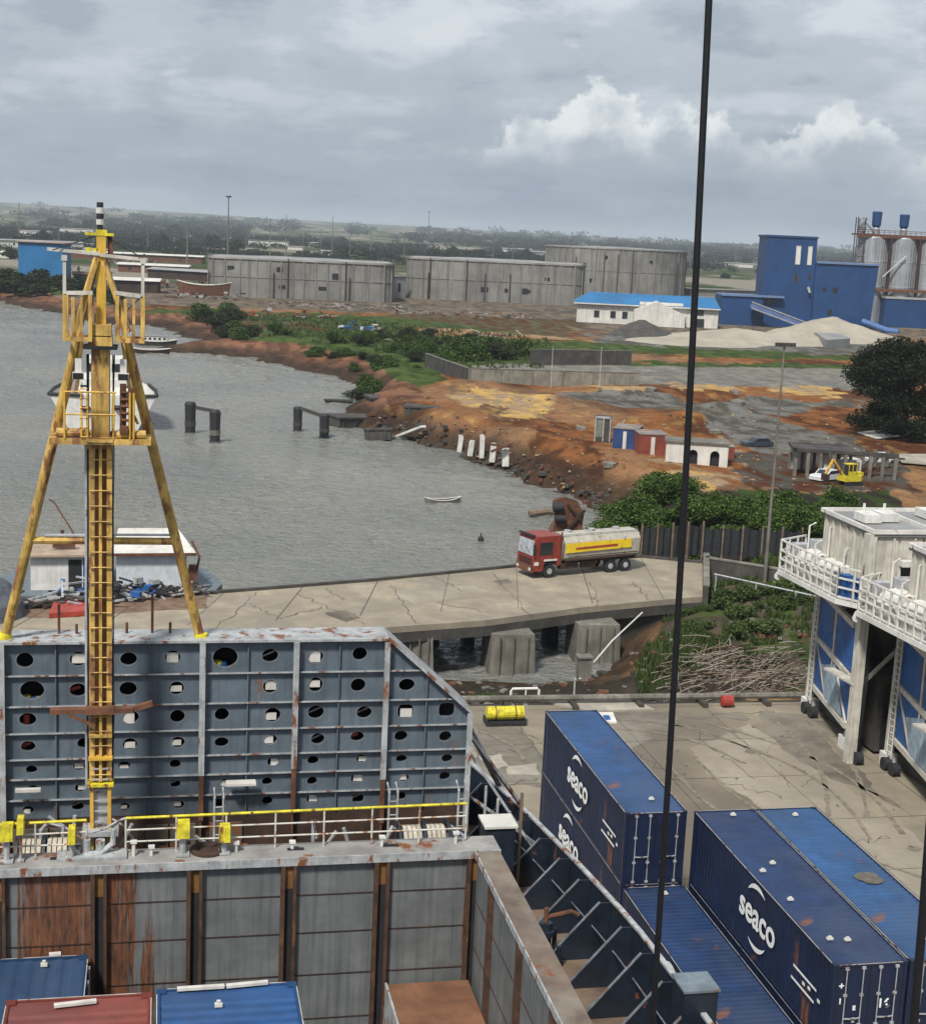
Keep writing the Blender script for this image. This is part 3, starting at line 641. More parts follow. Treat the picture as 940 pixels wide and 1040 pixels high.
for ci in range(len(xs)-1):
    for ri in range(len(zs)-1):
        x0, x1, z1, z0 = xs[ci], xs[ci+1], zs[ri], zs[ri+1]
        poly = clip([(x0, z0), (x1, z0), (x1, z1), (x0, z1)])
        if len(poly) < 3: continue
        cx, cz = x0+(x1-x0)*r2.uniform(.42, .58), (z0+z1)/2+r2.uniform(-.03, .03)
        rx, rz = r2.uniform(.15, .18), r2.uniform(.14, .165)
        if x0 < wp(228, 672)[0] < x1 and z0 < wp(228, 672)[1] < z1: rx, rz, cx, cz = .26, .22, (x0+x1)/2, (z0+z1)/2-.02
        if x0 < wp(33, 707)[0] < x1 and z0 < wp(33, 707)[1] < z1: rx, rz, cx, cz = .24, .2, wp(33, 707)[0], (z0+z1)/2
        if ri > 3: rx *= .72; rz *= .62
        elif ri > 2: rx *= .85; rz *= .8
        full = len(poly) == 4 and abs(poly[0][0]-x0) < 1e-6 and all(((ch1[0]-ch0[0])*(cz+s2*rz*1.3-ch0[1])-(ch1[1]-ch0[1])*(cx+s1*rx*1.3-ch0[0])) < 0 for s1 in (-1, 1) for s2 in (-1, 1)) and abs(poly[2][0]-x1) < 1e-6
        inside = all(((ch1[0]-ch0[0])*(cz+s2*rz*1.3-ch0[1])-(ch1[1]-ch0[1])*(cx+s1*rx*1.3-ch0[0])) < 0 for s1 in (-1, 1) for s2 in (-1, 1))
        if not inside or r2.random() < .06:
            bw.add([(p[0], YB, p[1]) for p in poly], [tuple(range(len(poly)))]); continue
        rect = r2.random() < .22
        # polygon with an elliptical opening : radial strips
        angs = sorted(set([2*math.pi*k/28 for k in range(28)]+[math.atan2(p[1]-cz, p[0]-cx) % (2*math.pi) for p in poly]))
        inn, out, bak = [], [], []
        for a in angs:
            ca_, sa_ = math.cos(a), math.sin(a); e = 4. if rect else 2.
            rr_ = (abs(ca_/rx)**e+abs(sa_/rz)**e)**(-1/e); inn.append((cx+ca_*rr_, YB, cz+sa_*rr_)); bak.append((cx+ca_*rr_, YB+.10, cz+sa_*rr_))
            best = 1e9
            for i in range(len(poly)):
                p, q_ = poly[i], poly[(i+1) % len(poly)]; ex, ez = q_[0]-p[0], q_[1]-p[1]; d = ca_*ez-sa_*ex
                if abs(d) < 1e-9: continue
                tt = ((p[0]-cx)*ez-(p[1]-cz)*ex)/d; ss = ((p[0]-cx)*sa_-(p[1]-cz)*ca_)/d
                if tt > 0 and -1e-6 <= ss <= 1+1e-6: best = min(best, tt)
            out.append((cx+ca_*best, YB, cz+sa_*best))
        n = len(angs); fs = [(i, (i+1) % n, n+(i+1) % n, n+i) for i in range(n)]+[(i, 2*n+i, 2*n+(i+1) % n, (i+1) % n) for i in range(n)]
        bw.add(inn+out+bak, fs); hole_info.append((cx, cz, rx, rz, ci, ri, rect))
# lower rusted band
bwo = bw.build('breakwater', M['shipgrey'], ship, True)
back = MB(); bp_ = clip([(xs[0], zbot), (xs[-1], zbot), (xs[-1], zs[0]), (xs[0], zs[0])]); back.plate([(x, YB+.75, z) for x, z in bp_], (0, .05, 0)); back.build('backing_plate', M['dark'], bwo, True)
g = MB()
g.box(xs[0], xs[-1], YB, YB+.04, zbot, zs[-1]); g.build('rusty_base_plate', M['rustdark'], bwo, True)
g = MB()
dx_ = [wp(u, 830)[0] for u in (0, 12, 50, 90, 128, 148, 172, 200, 212, 247, 300, 345)]
for a, c, mi in ((1, 2, 0), (2, 3, 0), (5, 6, 0), (6, 7, 0), (8, 9, 0)):
    g = MB(); g.box(dx_[a]+.02, dx_[c]-.02, YB-.05, YB-.003, zbot+.05, zs[-1]-.22); g.build('store_door', mat('brown_door_paint', (.10, .085, .065), .8, var=.4, scale=2, rust=.4, streak=.5), bwo, True)
g = MB()
for k in (2, 5, 6, 8): g.cbox((dx_[k]+.35, YB-.06, 14.1), .16, .03, .09)
g.build('door_handle', M['dark'], bwo, True)
# stiffeners
g = MB()
def xmax_at(z):
    if z <= ch1[1]: return ch1[0]
    return ch1[0]+(z-ch1[1])*(ch0[0]-ch1[0])/(ch0[1]-ch1[1])
for k, z in enumerate(zs[1:-1]):
    xm = xmax_at(z); x = xs[0]
    g.box(xs[0], xm, YB-.085, YB-.003, z-.008, z+.008)
g.build('horizontal_stiffener', M['shipgrey'], bwo, True)
g = MB()
for k, z in enumerate(zs[1:-1]): g.box(xs[0], xmax_at(z), YB-.10, YB-.085, z-.018, z+.014)
g.build('stiffener_flange', M['edge'], bwo, True)
g = MB()
for x in xl: g.box(x-.012, x+.012, YB-.075, YB-.003, zs[-1], min(ztop, ch1[1]+(x-ch1[0])*(ch0[1]-ch1[1])/(ch0[0]-ch1[0]) if x > ch0[0] else ztop))
for x in (xs[1], xs[2]): g.box(x-.012, x+.012, YB-.075, YB-.003, zs[-1], ztop)
g.build('vertical_stiffener', M['shipgrey'], bwo, True)
for i, x in enumerate(xh):
    zt = ztop if i < 3 else (ztop-.02 if i == 3 else ch1[1]); zb = (zbot, 15.6, 15.7, 15.4, zbot)[i]
    g = MB(); g.box(x-.06, x+.06, YB-.20, YB-.17, zb, zt); g.box(x-.014, x+.014, YB-.17, YB-.01, zb, zt); g.build('stiffener_post', M['edge'], bwo, True)
    if zb > 14: g = MB(); g.box(x-.05, x+.05, YB-.19, YB-.16, zb-1.0, zb-.01); g.box(x-.014, x+.014, YB-.16, YB-.01, zbot, zb-.01); g.build('rusty_post_foot', M['rust'], bwo, True)
g = MB(); g.box(xs[0], ch0[0], YB-.16, YB+.8, ztop, ztop+.05); g.bar((ch0[0], YB+.3, ch0[1]+.02), (ch1[0]+.02, YB+.3, ch1[1]+.02), .06, .95, up=(0, 1, 0)); 
g.build('top_flange', M['edge'], bwo, True)
# odds and ends seen through and hung in the openings
g1, g2 = MB(), MB()
for (cx, cz, rx, rz, ci, ri, rect) in hole_info:
    q_ = r2.random()
    if rx > .2: continue
    if q_ < .32: g1 = MB(); g1.cbox((cx+r2.uniform(-.05, .05), YB+.05, cz+r2.uniform(-.05, .02)), rx*1.5, .03, rz*r2.uniform(.8, 1.7), 0).build('cover_plate', M['offwhite'], bwo, True)
    elif q_ < .40: g1 = MB(); g1.bar((cx-rx*1.1, YB+.16, cz-rz*.5), (cx+rx, YB+.19, cz+rz*.5), .03).build('cable_end', M['edge'], bwo, True)
    elif q_ < .44: g1 = MB(); g1.bar((cx-rx, YB+.19, cz-.05), (cx+rx*.2, YB+.2, cz+.02), .07).build('pipe_end', M['redpaint'], bwo, True)
for (cx, cz, rx, rz, ci, ri, rect) in hole_info:
    g = MB(); n = 18; e = 4. if rect else 2.; vs = []
    for k in (1.0, 1.07):
        for j in range(n):
            a = 2*math.pi*j/n; rr_ = (abs(math.cos(a)/rx)**e+abs(math.sin(a)/rz)**e)**(-1/e)*k; vs.append((cx+math.cos(a)*rr_, YB-.006, cz+math.sin(a)*rr_))
    g.add(vs, [(j, (j+1) % n, n+(j+1) % n, n+j) for j in range(n)]); g.build('hole_rim', mat('cut_edge', (.2, .21, .22), .7, rust=.3), bwo, True)
# red, orange and blue gear visible in the big openings
for u, v, m in ((27, 711, 'yellow'), (39, 712, 'hiyellow'), (33, 712, 'bluepanel'), (27, 732, 'redpaint'), (238, 678, 'redpaint'), (228, 676, 'bluepanel'), (221, 678, 'hiyellow'), (236, 706, 'redpaint')):
    p = atY(u, v, YB+.2); g = MB(); g.tube([(p.x, YB+.25, p.z-.2), (p.x+random.uniform(-.04, .04), YB+.22, p.z+random.uniform(.02, .14))], random.uniform(.06, .09), 8); g.build('stowed_gear', M[m], bwo, True)
# rails standing on top of the breakwater
g = MB()
for u, v in ((60, 614), (78, 634), (129, 632), (155, 603), (173, 632)):
    p = atY(u, v, YB+.5); g.tube([(p.x, YB+.5, ztop+.05), (p.x, YB+.5, p.z)], .028, 6)
g.build('stanchion', M['rust'], bwo, True)
# cables / conduits at the foot
g = MB(); 
for x0, x1 in ((wp(45, 800)[0], wp(92, 800)[0]), (wp(115, 800)[0], wp(138, 800)[0])): g.tube([(x0, YB-.25, zs[-1]+.03), ((x0+x1)/2, YB-.5, zs[-1]-.02), (x1, YB-.9, zs[-1]-.2)], .025, 6)
g.build('conduit', M['edge'], bwo, True)
g = MB(); p = wp(30, 797); g.cbox((p[0], YB-.3, p[1]), .5, .12, .06); p = wp(244, 790); g.cbox((p[0], YB-.3, p[1]), .62, .25, .05); g.build('lamp_bracket', M['offwhite'], bwo, True)
# ---- handrails on the end coaming
YR = YH+.42
def rail(u0, v0, u1, v1, yellow=True, nposts=6, lower=2, posts=None):
    a, c = atY(u0, v0, YR), atY(u1, v1, YR); r = MB(); y = MB()
    y.tube([a, c], .028, 6)
    for k in range(lower):
        z_ = (k+1)/(lower+1); r.tube([(a.x, YR, 14.97+(a.z-14.97)*z_), (c.x, YR, 14.97+(c.z-14.97)*z_)], .018, 6)
    for k in range(nposts):
        t_ = k/(nposts-1); x = a.x+(c.x-a.x)*t_; r.tube([(x, YR, 14.97), (x, YR, a.z+(c.z-a.z)*t_)], .02, 6)
    o = r.build('handrail', mat('rusty_rail_paint', (.50, .48, .42), .6, var=.2, scale=4, rust=.45, rcol=(.2, .09, .04)), ship, True)
    y.build('top_rail', M['hiyellow'], o, True)
rail(-70, 841, 88, 833, nposts=4, lower=2); rail(128, 831, 474, 816, nposts=8, lower=2)
g = MB(); a = atY(88, 833, YR); c = atY(128, 831, YR); g.tube([(c.x, YR, c.z), (c.x-.12, YR-.02, c.z-.03), (c.x-.4, YR, c.z-.2), (a.x+.1, YR, a.z-.25)], .025, 6); g.build('bent_rail', M['edge'], ship, True)
# yellow capped vent pipes along the coaming
def vent(u, v, s_=1., lab=None):
    p = atY(u, v, YH+.25); t_ = MB(); t_.tube([(p.x, YH+.25, 14.97), (p.x, YH+.25, p.z-.05)], .075*s_, 8); t_.cbox((p.x, YH+.25, 15.0), .3*s_, .3*s_, .04)
    o = t_.build('vent_pipe', M['edge'], ship, True)
    c_ = MB(); w_ = .15*s_; c_.add([(p.x-w_, YH+.1, p.z-.14), (p.x+w_, YH+.1, p.z-.14), (p.x+w_, YH+.4, p.z-.14), (p.x-w_, YH+.4, p.z-.14), (p.x-w_*.8, YH+.12, p.z+.16), (p.x+w_, YH+.12, p.z+.16), (p.x+w_, YH+.38, p.z+.16), (p.x-w_*.8, YH+.38, p.z+.16)],
        [(0, 3, 2, 1), (4, 5, 6, 7), (0, 1, 5, 4), (1, 2, 6, 5), (2, 3, 7, 6), (3, 0, 4, 7)]); c_.build('vent_cap', M['hiyellow'], o, True)
for u, v, s_ in ((7, 845, 1.1), (21, 838, .6), (73, 848, .65), (186, 842, 1.15), (228, 846, 1.0)): vent(u, v, s_*.72)
def vent_small(u, v):
    p = atY(u, v, YH+.3); g = MB(); g.tube([(p.x, YH+.3, 14.97), (p.x, YH+.3, p.z)], .035, 6); g.cbox((p.x, YH+.3, p.z), .12, .1, .05); return g.build('sounding_pipe', M['white'], ship, True)
for u, v in ((136, 855), (154, 860), (297, 855), (388, 850), (463, 846), (240, 856)): vent_small(u, v)
# deck machinery between coaming and breakwater
def winch(u, m1='navy'):
    x = atY(u, 850, 28.6).x; w_ = MB(); w_.tube([(x-.5, 28.7, 14.5), (x+.5, 28.7, 14.5)], .28, 14)
    for d in (-.52, 0, .52): w_.tube([(x+d-.03, 28.7, 14.5), (x+d+.03, 28.7, 14.5)], .42, 16)
    w_.box(x-.7, x+.7, 28.3, 29.1, DECK, 14.1); w_.tube([(x+.6, 28.7, 14.5), (x+.95, 28.7, 14.5)], .16, 10)
    o = w_.build('mooring_winch', M[m1], ship, True); r_ = MB()
    for d in (-.4, -.3, -.2, -.1, .1, .2, .3, .4): r_.tube([(x+d-.04, 28.7, 14.5), (x+d+.04, 28.7, 14.5)], .33, 12)
    r_.build('mooring_rope', mat('pale_rope', (.42, .38, .3), .9, scale=6), o, True)
winch(45); winch(430)
g = MB(); x = atY(95, 862, 27.9).x
g.tube([(x-.35, 27.5, 15.35), (x-.38, 27.5, 15.15), (x-.2, 27.45, 15.02), (x+.15, 27.45, 15.03), (x+.38, 27.5, 15.2), (x+.4, 27.5, 15.5)], .06, 8)
g.cbox((x, 27.45, 15.0), 1.3, .4, .05); g.tube([(x-.12, 27.5, 15.0), (x-.12, 27.5, 15.3)], .09, 10); g.tube([(x+.15, 27.5, 15.0), (x+.15, 27.5, 15.28)], .09, 10)
g.build('fairlead', M['edge'], ship, True)
g = MB(); x = atY(211, 862, 27.5).x; g.lathe((x, 27.5, 14.975), [(.34, 0), (.34, .05), (.24, .06), (.22, .02)], 20); g.build('manhole_cover', M['rustdark'], ship, True)
# ladders / piping at the right part of the gangway
for u in (222, 398, 468):
    g = MB(); x = atY(u, 850, 28.9).x; g.tube([(x-.09, 28.9, DECK), (x-.09, 28.9, 15.5), (x-.09, 29.2, 15.6)], .025, 6); g.tube([(x+.09, 28.9, DECK), (x+.09, 28.9, 15.5), (x+.09, 29.2, 15.6)], .025, 6)
    for k in range(8): g.tube([(x-.09, 28.9, 13.2+k*.3), (x+.09, 28.9, 13.2+k*.3)], .015, 5)
    g.build('deck_ladder', M['edge'], ship, True)
g = MB()
for k in range(16):
    x = random.uniform(-3.2, 6.2); y = random.uniform(27.9, 29.7); h = random.uniform(.3, 1.5); kx = random.uniform(.1, .5)
    g.cbox((x, y, DECK+h/2), kx, random.uniform(.1, .4), h)
g.build('deck_box', M['rust'], ship, True)
g = MB()
for k in range(12):
    x = random.uniform(-3.2, 6.2); y = random.uniform(28.1, 29.6); g.tube([(x, y, DECK), (x, y, DECK+random.uniform(1.2, 2.1)), (x+random.uniform(-.5, .5), y, DECK+random.uniform(1.3, 2.2))], .04, 6)
g.build('air_pipe', M['steel'], ship, True)
# ---- side bulwark with brackets
bt = [(9.25, -20, 14.15), (9.25, 12, 14.15), (9.22, 17, 14.12), (9.2, 21.7, 14.1), (9.08, 25.4, 14.05), (8.75, 28.5, 14.02), (8.32, 31.6, 14.0), (7.6, 34.5, 14.1), (6.8, 37.5, 14.2), (4.6, 41.5, 14.4), (.6, 46.5, 14.7)]
def bpt(Y):
    for i in range(len(bt)-1):
        if bt[i][1] <= Y <= bt[i+1][1]:
            t_ = (Y-bt[i][1])/(bt[i+1][1]-bt[i][1]); return Vector(bt[i]).lerp(Vector(bt[i+1]), t_)
    return Vector(bt[-1])
g = MB(); ys = list(np.arange(10, 46, 1.0))
for i in range(len(ys)-1):
    a, c = bpt(ys[i]), bpt(ys[i+1]); g.add([(a.x-.12, a.y, DECK-.25), (c.x-.12, c.y, DECK-.25), c, a, (a.x-.07, a.y, DECK-.25), (c.x-.07, c.y, DECK-.25), (c.x+.05, c.y, c.z), (a.x+.05, a.y, a.z)], [(0, 1, 2, 3), (7, 6, 5, 4)])
bul = g.build('bulwark', M['navy'], ship, True); M['flange'] = mat('worn_dark_flange', (.15, .17, .19), .5, var=.5, scale=3, rust=.3)
g = MB(); pr = [bpt(y) for y in ys]
for i in range(len(pr)-1): g.bar(pr[i], pr[i+1], .10, .05)
g.build('cap_rail', M['edge'], bul, True)
for y in np.arange(16.5, 34.2, 1.1):
    a = bpt(y); zd = DECK-.12; inn = 1.35
    g = MB(); g.plate([(a.x-.02, y, a.z-.03), (a.x-.12, y, zd), (a.x-inn, y, zd), (a.x-inn*.98, y, zd+.07), (a.x-.28, y, a.z-.03)], (0, .03, 0)); g.build('bracket', M['navy'], bul, True)
    g = MB(); g.bar((a.x-inn*.98, y+.01, zd+.09), (a.x-.28, y+.01, a.z-.01), .022, .06, up=(0, 1, 0)); g.build('bracket_flange', M['flange'], bul, True)
g = MB()
for i in range(len(pr)-1):
    if pr[i].y > 34: break
    g.bar(pr[i]+Vector((-.42, 0, -.5)), pr[i+1]+Vector((-.42, 0, -.5)), .02, .02)
g.build('stringer', M['flange'], bul, True)
# box-topped fairlead post at the near end of the bulwark
a = bpt(22.2); g = MB(); g.box(a.x-.35, a.x+.25, 21.9, 22.5, DECK-.1, 14.5); o = g.build('fairlead_post', M['navy'], bul, True)
g = MB(); g.box(a.x-.38, a.x+.28, 21.87, 22.53, 14.5, 14.54); g.build('post_top', mat('post_top_paint', (.13, .16, .18), .6, rust=.2), bul, True)
# struts from the breakwater down to the bulwark
g = MB(); a0 = Vector((ch1[0]+.03, YB+.2, wp(476, 746)[1])); g.bar(a0, bpt(31.6)+Vector((0, 0, .03)), .09, .07); g.bar(a0+Vector((.02, .5, .15)), bpt(32.6)+Vector((0, .2, .03)), .16, .05); g.bar((ch1[0]+.05, YB+.1, 14.9), bpt(30.0)+Vector((-.2, 0, -.3)), .07, .05); g.bar((ch1[0]+.05, YB+.1, 15.9), bpt(29.8)+Vector((-.1, 0, -.7)), .05, .05)
for k in range(3): g.tube([(7.0+k*.28, 29.6, DECK), (7.0+k*.28, 29.6, 15.3-.3*k)], .03, 6)
g.build('side_strut', M['edge'], ship, True)
g = MB(); 
for k in range(6): x = 7.0+.23*k; g.bar((x, 30.4, DECK), (x+.25*(-1)**k, 30.4, 15.1-.2*k), .05, .04)
g.build('truss_bar', M['navy'], ship, True)
# deck cabinet beside the hatch corner
p = at(507, 834, 14.75); g = MB(); g.box(p.x-.33, p.x+.30, p.y-.25, p.y+.35, 13.7, 14.7); o = g.build('deck_cabinet', M['navy'], ship, True)
g = MB(); g.box(p.x-.38, p.x+.34, p.y-.3, p.y+.4, 14.7, 14.75); g.build('cabinet_lid', M['offwhite'], ship, True)
g = MB(); p = at(528, 850, 14.2); g.box(p.x-.03, p.x+.03, p.y, p.y+.06, DECK, 15.2); g.build('deck_post', M['deckbrown'], ship, True)
# hydrant with yellow arm
p = at(552, 972, 12.9); o_ = MB(); o_.tube([(p.x, p.y, 12.8), (p.x, p.y, 13.65)], .13, 10); o_.tube([(p.x, p.y, 13.4), (p.x, p.y, 13.5)], .2, 10); o_.tube([(p.x+.2, p.y, 12.8), (p.x+.2, p.y+.02, 13.5), (p.x+.05, p.y, 13.6)], .05, 8); o_.tube([(p.x+.2, p.y-.35, 12.8), (p.x+.2, p.y-.35, 13.3)], .05, 8)
hy = o_.build('hydrant', M['navy'], ship, True)
g = MB(); g.tube([(p.x-.02, p.y, 13.75), (p.x+.55, p.y+.1, 13.8), (p.x+.7, p.y+.1, 13.72)], .05, 8); g.tube([(p.x, p.y, 13.65), (p.x, p.y, 13.95)], .05, 8); g.build('hydrant_arm', M['rust'], hy, True)
g = MB(); g.tube([(p.x+.25, p.y-1.2, 12.85), (p.x+.1, p.y-.6, 12.9), (p.x+.3, p.y-.2, 12.85), (p.x-.1, p.y+1.6, 12.85), (p.x-.45, p.y+3, 12.85)], .045, 8); g.build('deck_hose', M['black'], ship, True)
# ---- foremast
def mp(u, v, Y=28.6): return atY(u, v, Y)
fm = bpy.data.objects.new('foremast', None); COL.objects.link(fm); fm.parent = ship
fm['label'] = 'tall ochre yellow tripod mast with caged platforms and ladders'
XM, YM = -1.08, 28.6; xR_ = -.35
z = lambda v, Y=YM: float(atY(105, v, Y).z)
g = MB()
for d in (-.165, .165): g.box(XM+d-.05, XM+d+.05, YM-.06, YM+.10, z(792), z(447))
g.build('lower_column', M['mastyellow'], fm, True); g = MB(); g.box(XM-.11, XM+.11, YM+.06, YM+.10, z(792), z(447)); g.build('column_web', mat('mast_dark_web', (.30, .17, .055), .8, var=.4, scale=3, streak=.6), fm, True)
g = MB(); g.box(XM-.028, XM+.028, YM-.10, YM+.06, z(792), z(447)); g.build('cable_trunk', M['mastyellow'], fm, True)
g = MB()
for k, zz in enumerate(np.arange(z(785), z(455), .3)): g.tube([(XM-.2, YM-.1, zz), (XM+.2, YM-.1, zz)], .014, 5)
g.build('ladder_rung', M['mastyellow'], fm, True)
g = MB(); g.tube([(XM-.27, YM+.02, z(800)), (XM-.27, YM+.02, z(445))], .03, 6); g.build('drain_pipe', M['steel'], fm, True)
g = MB(); g.tube([(XM, YM+.05, z(447)), (XM, YM+.05, z(350))], .175, 16); g.box(XM-.16, XM+.16, YM-.14, YM-.1, z(447), z(352)); g.build('middle_column', M['mastyellow'], fm, True)
# grey base lattice
g = MB()
for d in (-.17, .17): g.box(XM+d-.035, XM+d+.035, YM-.12, YM+.02, 13.0, z(797))
g.build('base_post', M['yellow'], fm, True); g = MB()
for k in range(7): zz = 15.0+k*.22; g.box(XM-.15, XM+.15, YM-.09, YM-.06, zz, zz+.03)
g.box(XM-.13, XM+.13, YM+.0, YM+.03, 13, z(797)); g.cbox((XM, YM-.05, 15.05), .7, .5, .1); g.build('mast_base', M['steel'], fm, True)
for zz, w__, m__ in ((z(795), .50, 'hiyellow'), (z(768), .46, 'yellow'), (z(745), .44, 'mastyellow')): g = MB(); g.cbox((XM, YM, zz), w__, .36, .05); g.build('clamp', M[m__], fm, True)
for dx__, r__ in ((-.235, .018), (.225, .015), (.245, .012), (-.215, .012)):
    g = MB(); pts = [(XM+dx__+random.uniform(-.012, .012), YM-.02, z(790)+k*(z(360)-z(790))/14) for k in range(15)]; g.tube(pts, r__, 5); g.build('mast_cable', M['black'], fm, True)
for a_, c_ in (((XM+.1, YM, z(240)), (XM+.82, YM-.2, z(262))), ((XM-.1, YM, z(240)), (XM-.85, YM-.2, z(256))), ((xR_, YM-.3, z(300)), (XM+.2, YM-.2, z(330)))):
    g = MB(); g.tube([a_, c_], .01, 5); g.build('stay_wire', M['black'], fm, True)
# cross arm
g = MB(); g.bar((XM-.95, YM-.12, z(719)), (XM+.62, YM-.12, z(719)), .2, .09); g.bar((XM+.6, YM-.12, z(719)), (XM+1.0, YM-.12, z(713)), .12, .1); g.bar((XM-.6, YM-.2, z(722)), (XM-.1, YM-.2, z(734)), .06, .05); g.cbox((XM, YM-.05, z(719)), .55, .35, .14); g.build('cross_arm', M['rust'], fm, True)
# legs
fl, fr = atY(5, 650, YB+.2), atY(204, 650, YB+.2)
al, ar = atY(79, 345, 28.75), atY(128, 345, 28.75)
for a, c in ((fl, al), (fr, ar)):
    g = MB(); g.tube([a, c], .10, 12); lg = g.build('leg', M['mastyellow'], fm, True, smooth=False)
    g = MB(); g.lathe((a.x, a.y-.02, a.z-.04), [(.2, 0), (.2, .06), (.15, .08), (.14, .2), (.0, .22)], 14); g.build('leg_foot', M['hiyellow'], fm, True)
g = MB(); 
tl = (543-345)/(650-345); L1 = al.lerp(fl, tl); L2 = ar.lerp(fr, tl); g.tube([L1, L2], .075, 8); g.build('leg_brace', M['mastyellow'], fm, True)
g = MB(); g.box(L1.x+.3, XM-.3, L1.y-.05, L1.y+.05, L1.z+.09, L1.z+.12); g.box(XM+.2, L2.x-.02, L1.y-.05, L1.y+.05, L1.z+.10, L1.z+.13); g.build('brace_walkway', M['steel'], fm, True)
# middle platform with rails
tm = (438-345)/(650-345); P1 = al.lerp(fl, tm); P2 = ar.lerp(fr, tm); zp = float(z(446)); x0, x1 = P1.x-.02, P2.x+.02
g = MB(); g.box(x0, XM-.24, YM-.35, P1.y+.1, zp, zp+.06); g.box(XM+.24, x1, YM-.35, P1.y+.1, zp, zp+.06); g.box(XM-.24, XM+.24, YM-.45, YM-.1, zp, zp+.06)
g.box(x0, x1, YM-.42, YM-.36, zp-.05, zp+.06); g.box(x0, x1, P1.y+.02, P1.y+.08, zp-.05, zp+.06); g.cbox((XM, YM-.05, zp-.05), .5, .4, .2)
g.build('middle_platform', M['mastyellow'], fm, True)
g = MB(); g.tube([(x0+.12, YM-.3, zp+.16), (XM-.25, YM-.3, zp+.16)], .085, 10); g.tube([(XM+.3, YM-.3, zp+.14), (x1-.1, YM-.3, zp+.14)], .08, 10); g.build('platform_tank', M['mastyellow'], fm, True)
g = MB(); zr = z(396)
for x in (x0+.28, XM-.33, XM-.22, XM+.25, XM+.55, x1-.32): g.tube([(x, YM-.42, zp+.06), (x, YM-.42, zr)], .02, 6)
for zz in (zr, (zr+zp)/2+.05): g.tube([(x0+.28, YM-.42, zz), (XM-.3, YM-.42, zz)], .018, 6); g.tube([(XM-.33, YM-.42, zz), (XM+.3, YM-.42, zz)], .02, 6)
for k in range(6): g.tube([(XM-.36, YM-.44, zp+.1+k*.18), (XM-.22, YM-.44, zp+.1+k*.18)], .014, 5)
g.build('platform_rail', M['yellow'], fm, True)
g = MB(); x = XM+.42; g.box(x-.06, x+.06, YM-.3, YM-.2, zp+.06, z(388)); g.box(x+.1, x+.2, YM-.35, YM-.22, zp+.06, z(392))
for k in range(7): g.tube([(x-.04, YM-.33, zp+.15+k*.13), (x+.16, YM-.33, zp+.15+k*.13)], .03, 6)
g.cbox((x+.02, YM-.4, zp+.22), .16, .12, .1); g.build('cable_reel', M['rust'], fm, True)
g = MB(); g.bar((XM-.45, YM+.0, z(400)), (XM-.34, YM+.05, z(345)), .07); g.bar((XM+.55, YM+.0, z(400)), (XM+.40, YM+.05, z(345)), .07); g.bar((x1-.25, YM, z(430)), (x1-.55, YM, z(395)), .05); g.build('knee_brace', M['mastyellow'], fm, True)
# flood lamps on the platform
for d in (-.40, .42):
    g = MB(); g.cbox((XM+d, YM-.2, z(381)), .2, .14, .13); g.cbox((XM+d, YM-.1, z(372)), .12, .1, .3); g.build('flood_lamp', M['white'], fm, True)
    g = MB(); g.cbox((XM+d, YM-.29, z(381)), .18, .03, .11); g.build('lamp_glass', M['dark'], fm, True)
# upper platform & cages
zu = z(352); xa, xb = atY(67, 350, YM).x, atY(145, 350, YM).x
g = MB(); g.cbox((XM, YM-.05, zu), .62, .6, .06); g.build('upper_platform', M['dark'], fm, True)
g = MB(); g.cbox((XM, YM-.05, zu+.12), .44, .4, .2); g.box(XM-.2, XM+.2, YM-.25, YM+.15, zu+.2, z(329)); g.build('mast_housing', M['mastyellow'], fm, True)
g = MB()
for xx0, xx1 in ((xa, xa+.46), (xb-.46, xb)):
    for y in (YM-.3, YM+.3):
        for xx in (xx0, xx1): g.bar((xx, y, z(345)), (xx, y, z(299)), .07)
        g.bar((xx0-.035, y, z(344)), (xx1+.035, y, z(344)), .08)
    for xx in (xx0, xx1): g.bar((xx, YM-.3, z(344)), (xx, YM+.3, z(344)), .07)
    g.bar((xx0+.15, YM-.3, z(344)), (xx0+.15, YM-.3, z(302)), .06); g.bar((xx0+.3, YM-.3, z(344)), (xx0+.3, YM-.3, z(302)), .05)
g.build('cage_frame', M['mastyellow'], fm, True)
g = MB()
for xx in (xa, xb): g.bar((xx, YM-.3, z(300)), (xx, YM-.3, z(263)), .06); g.cbox((xx, YM-.3, z(263)), .1, .1, .1)
g.bar((xa, YM-.3, z(298)), (xa+.5, YM-.3, z(297)), .07); g.bar((xb-.5, YM-.3, z(296)), (xb, YM-.3, z(299)), .07); g.build('cage_top_rail', M['cream'], fm, True)
g = MB(); g.bar((XM-.07, YM-.1, z(262)), (XM-.5, YM-.3, z(343)), .085); g.bar((XM+.07, YM-.1, z(266)), (XM+.52, YM-.3, z(335)), .085); g.bar((XM-.05, YM+.1, z(262)), (XM-.42, YM+.3, z(343)), .07); g.bar((XM+.07, YM+.1, z(262)), (XM+.45, YM+.3, z(343)), .07); g.build('cage_diagonal', M['mastyellow'], fm, True)
g = MB(); g.box(XM-.07, XM+.1, YM-.08, YM+.08, z(329), z(236)); g.build('upper_column', M['yellow'], fm, True)
g = MB(); g.bar((XM-.95, YM-.1, z(255)), (XM, YM-.1, z(258)), .06); g.bar((XM, YM-.1, z(259)), (XM+.85, YM-.1, z(262)), .06); g.build('yardarm', M['cream'], fm, True)
g = MB(); g.cbox((XM-.02, YM-.05, z(238)), .52, .08, .05); g.cbox((XM+.02, YM, z(235)), .2, .1, .06); g.cbox((XM-.22, YM-.05, z(254)), .1, .08, .08); g.cbox((XM-.1, YM-.05, z(254)), .1, .06, .06); g.build('signal_arm', M['hiyellow'], fm, True)
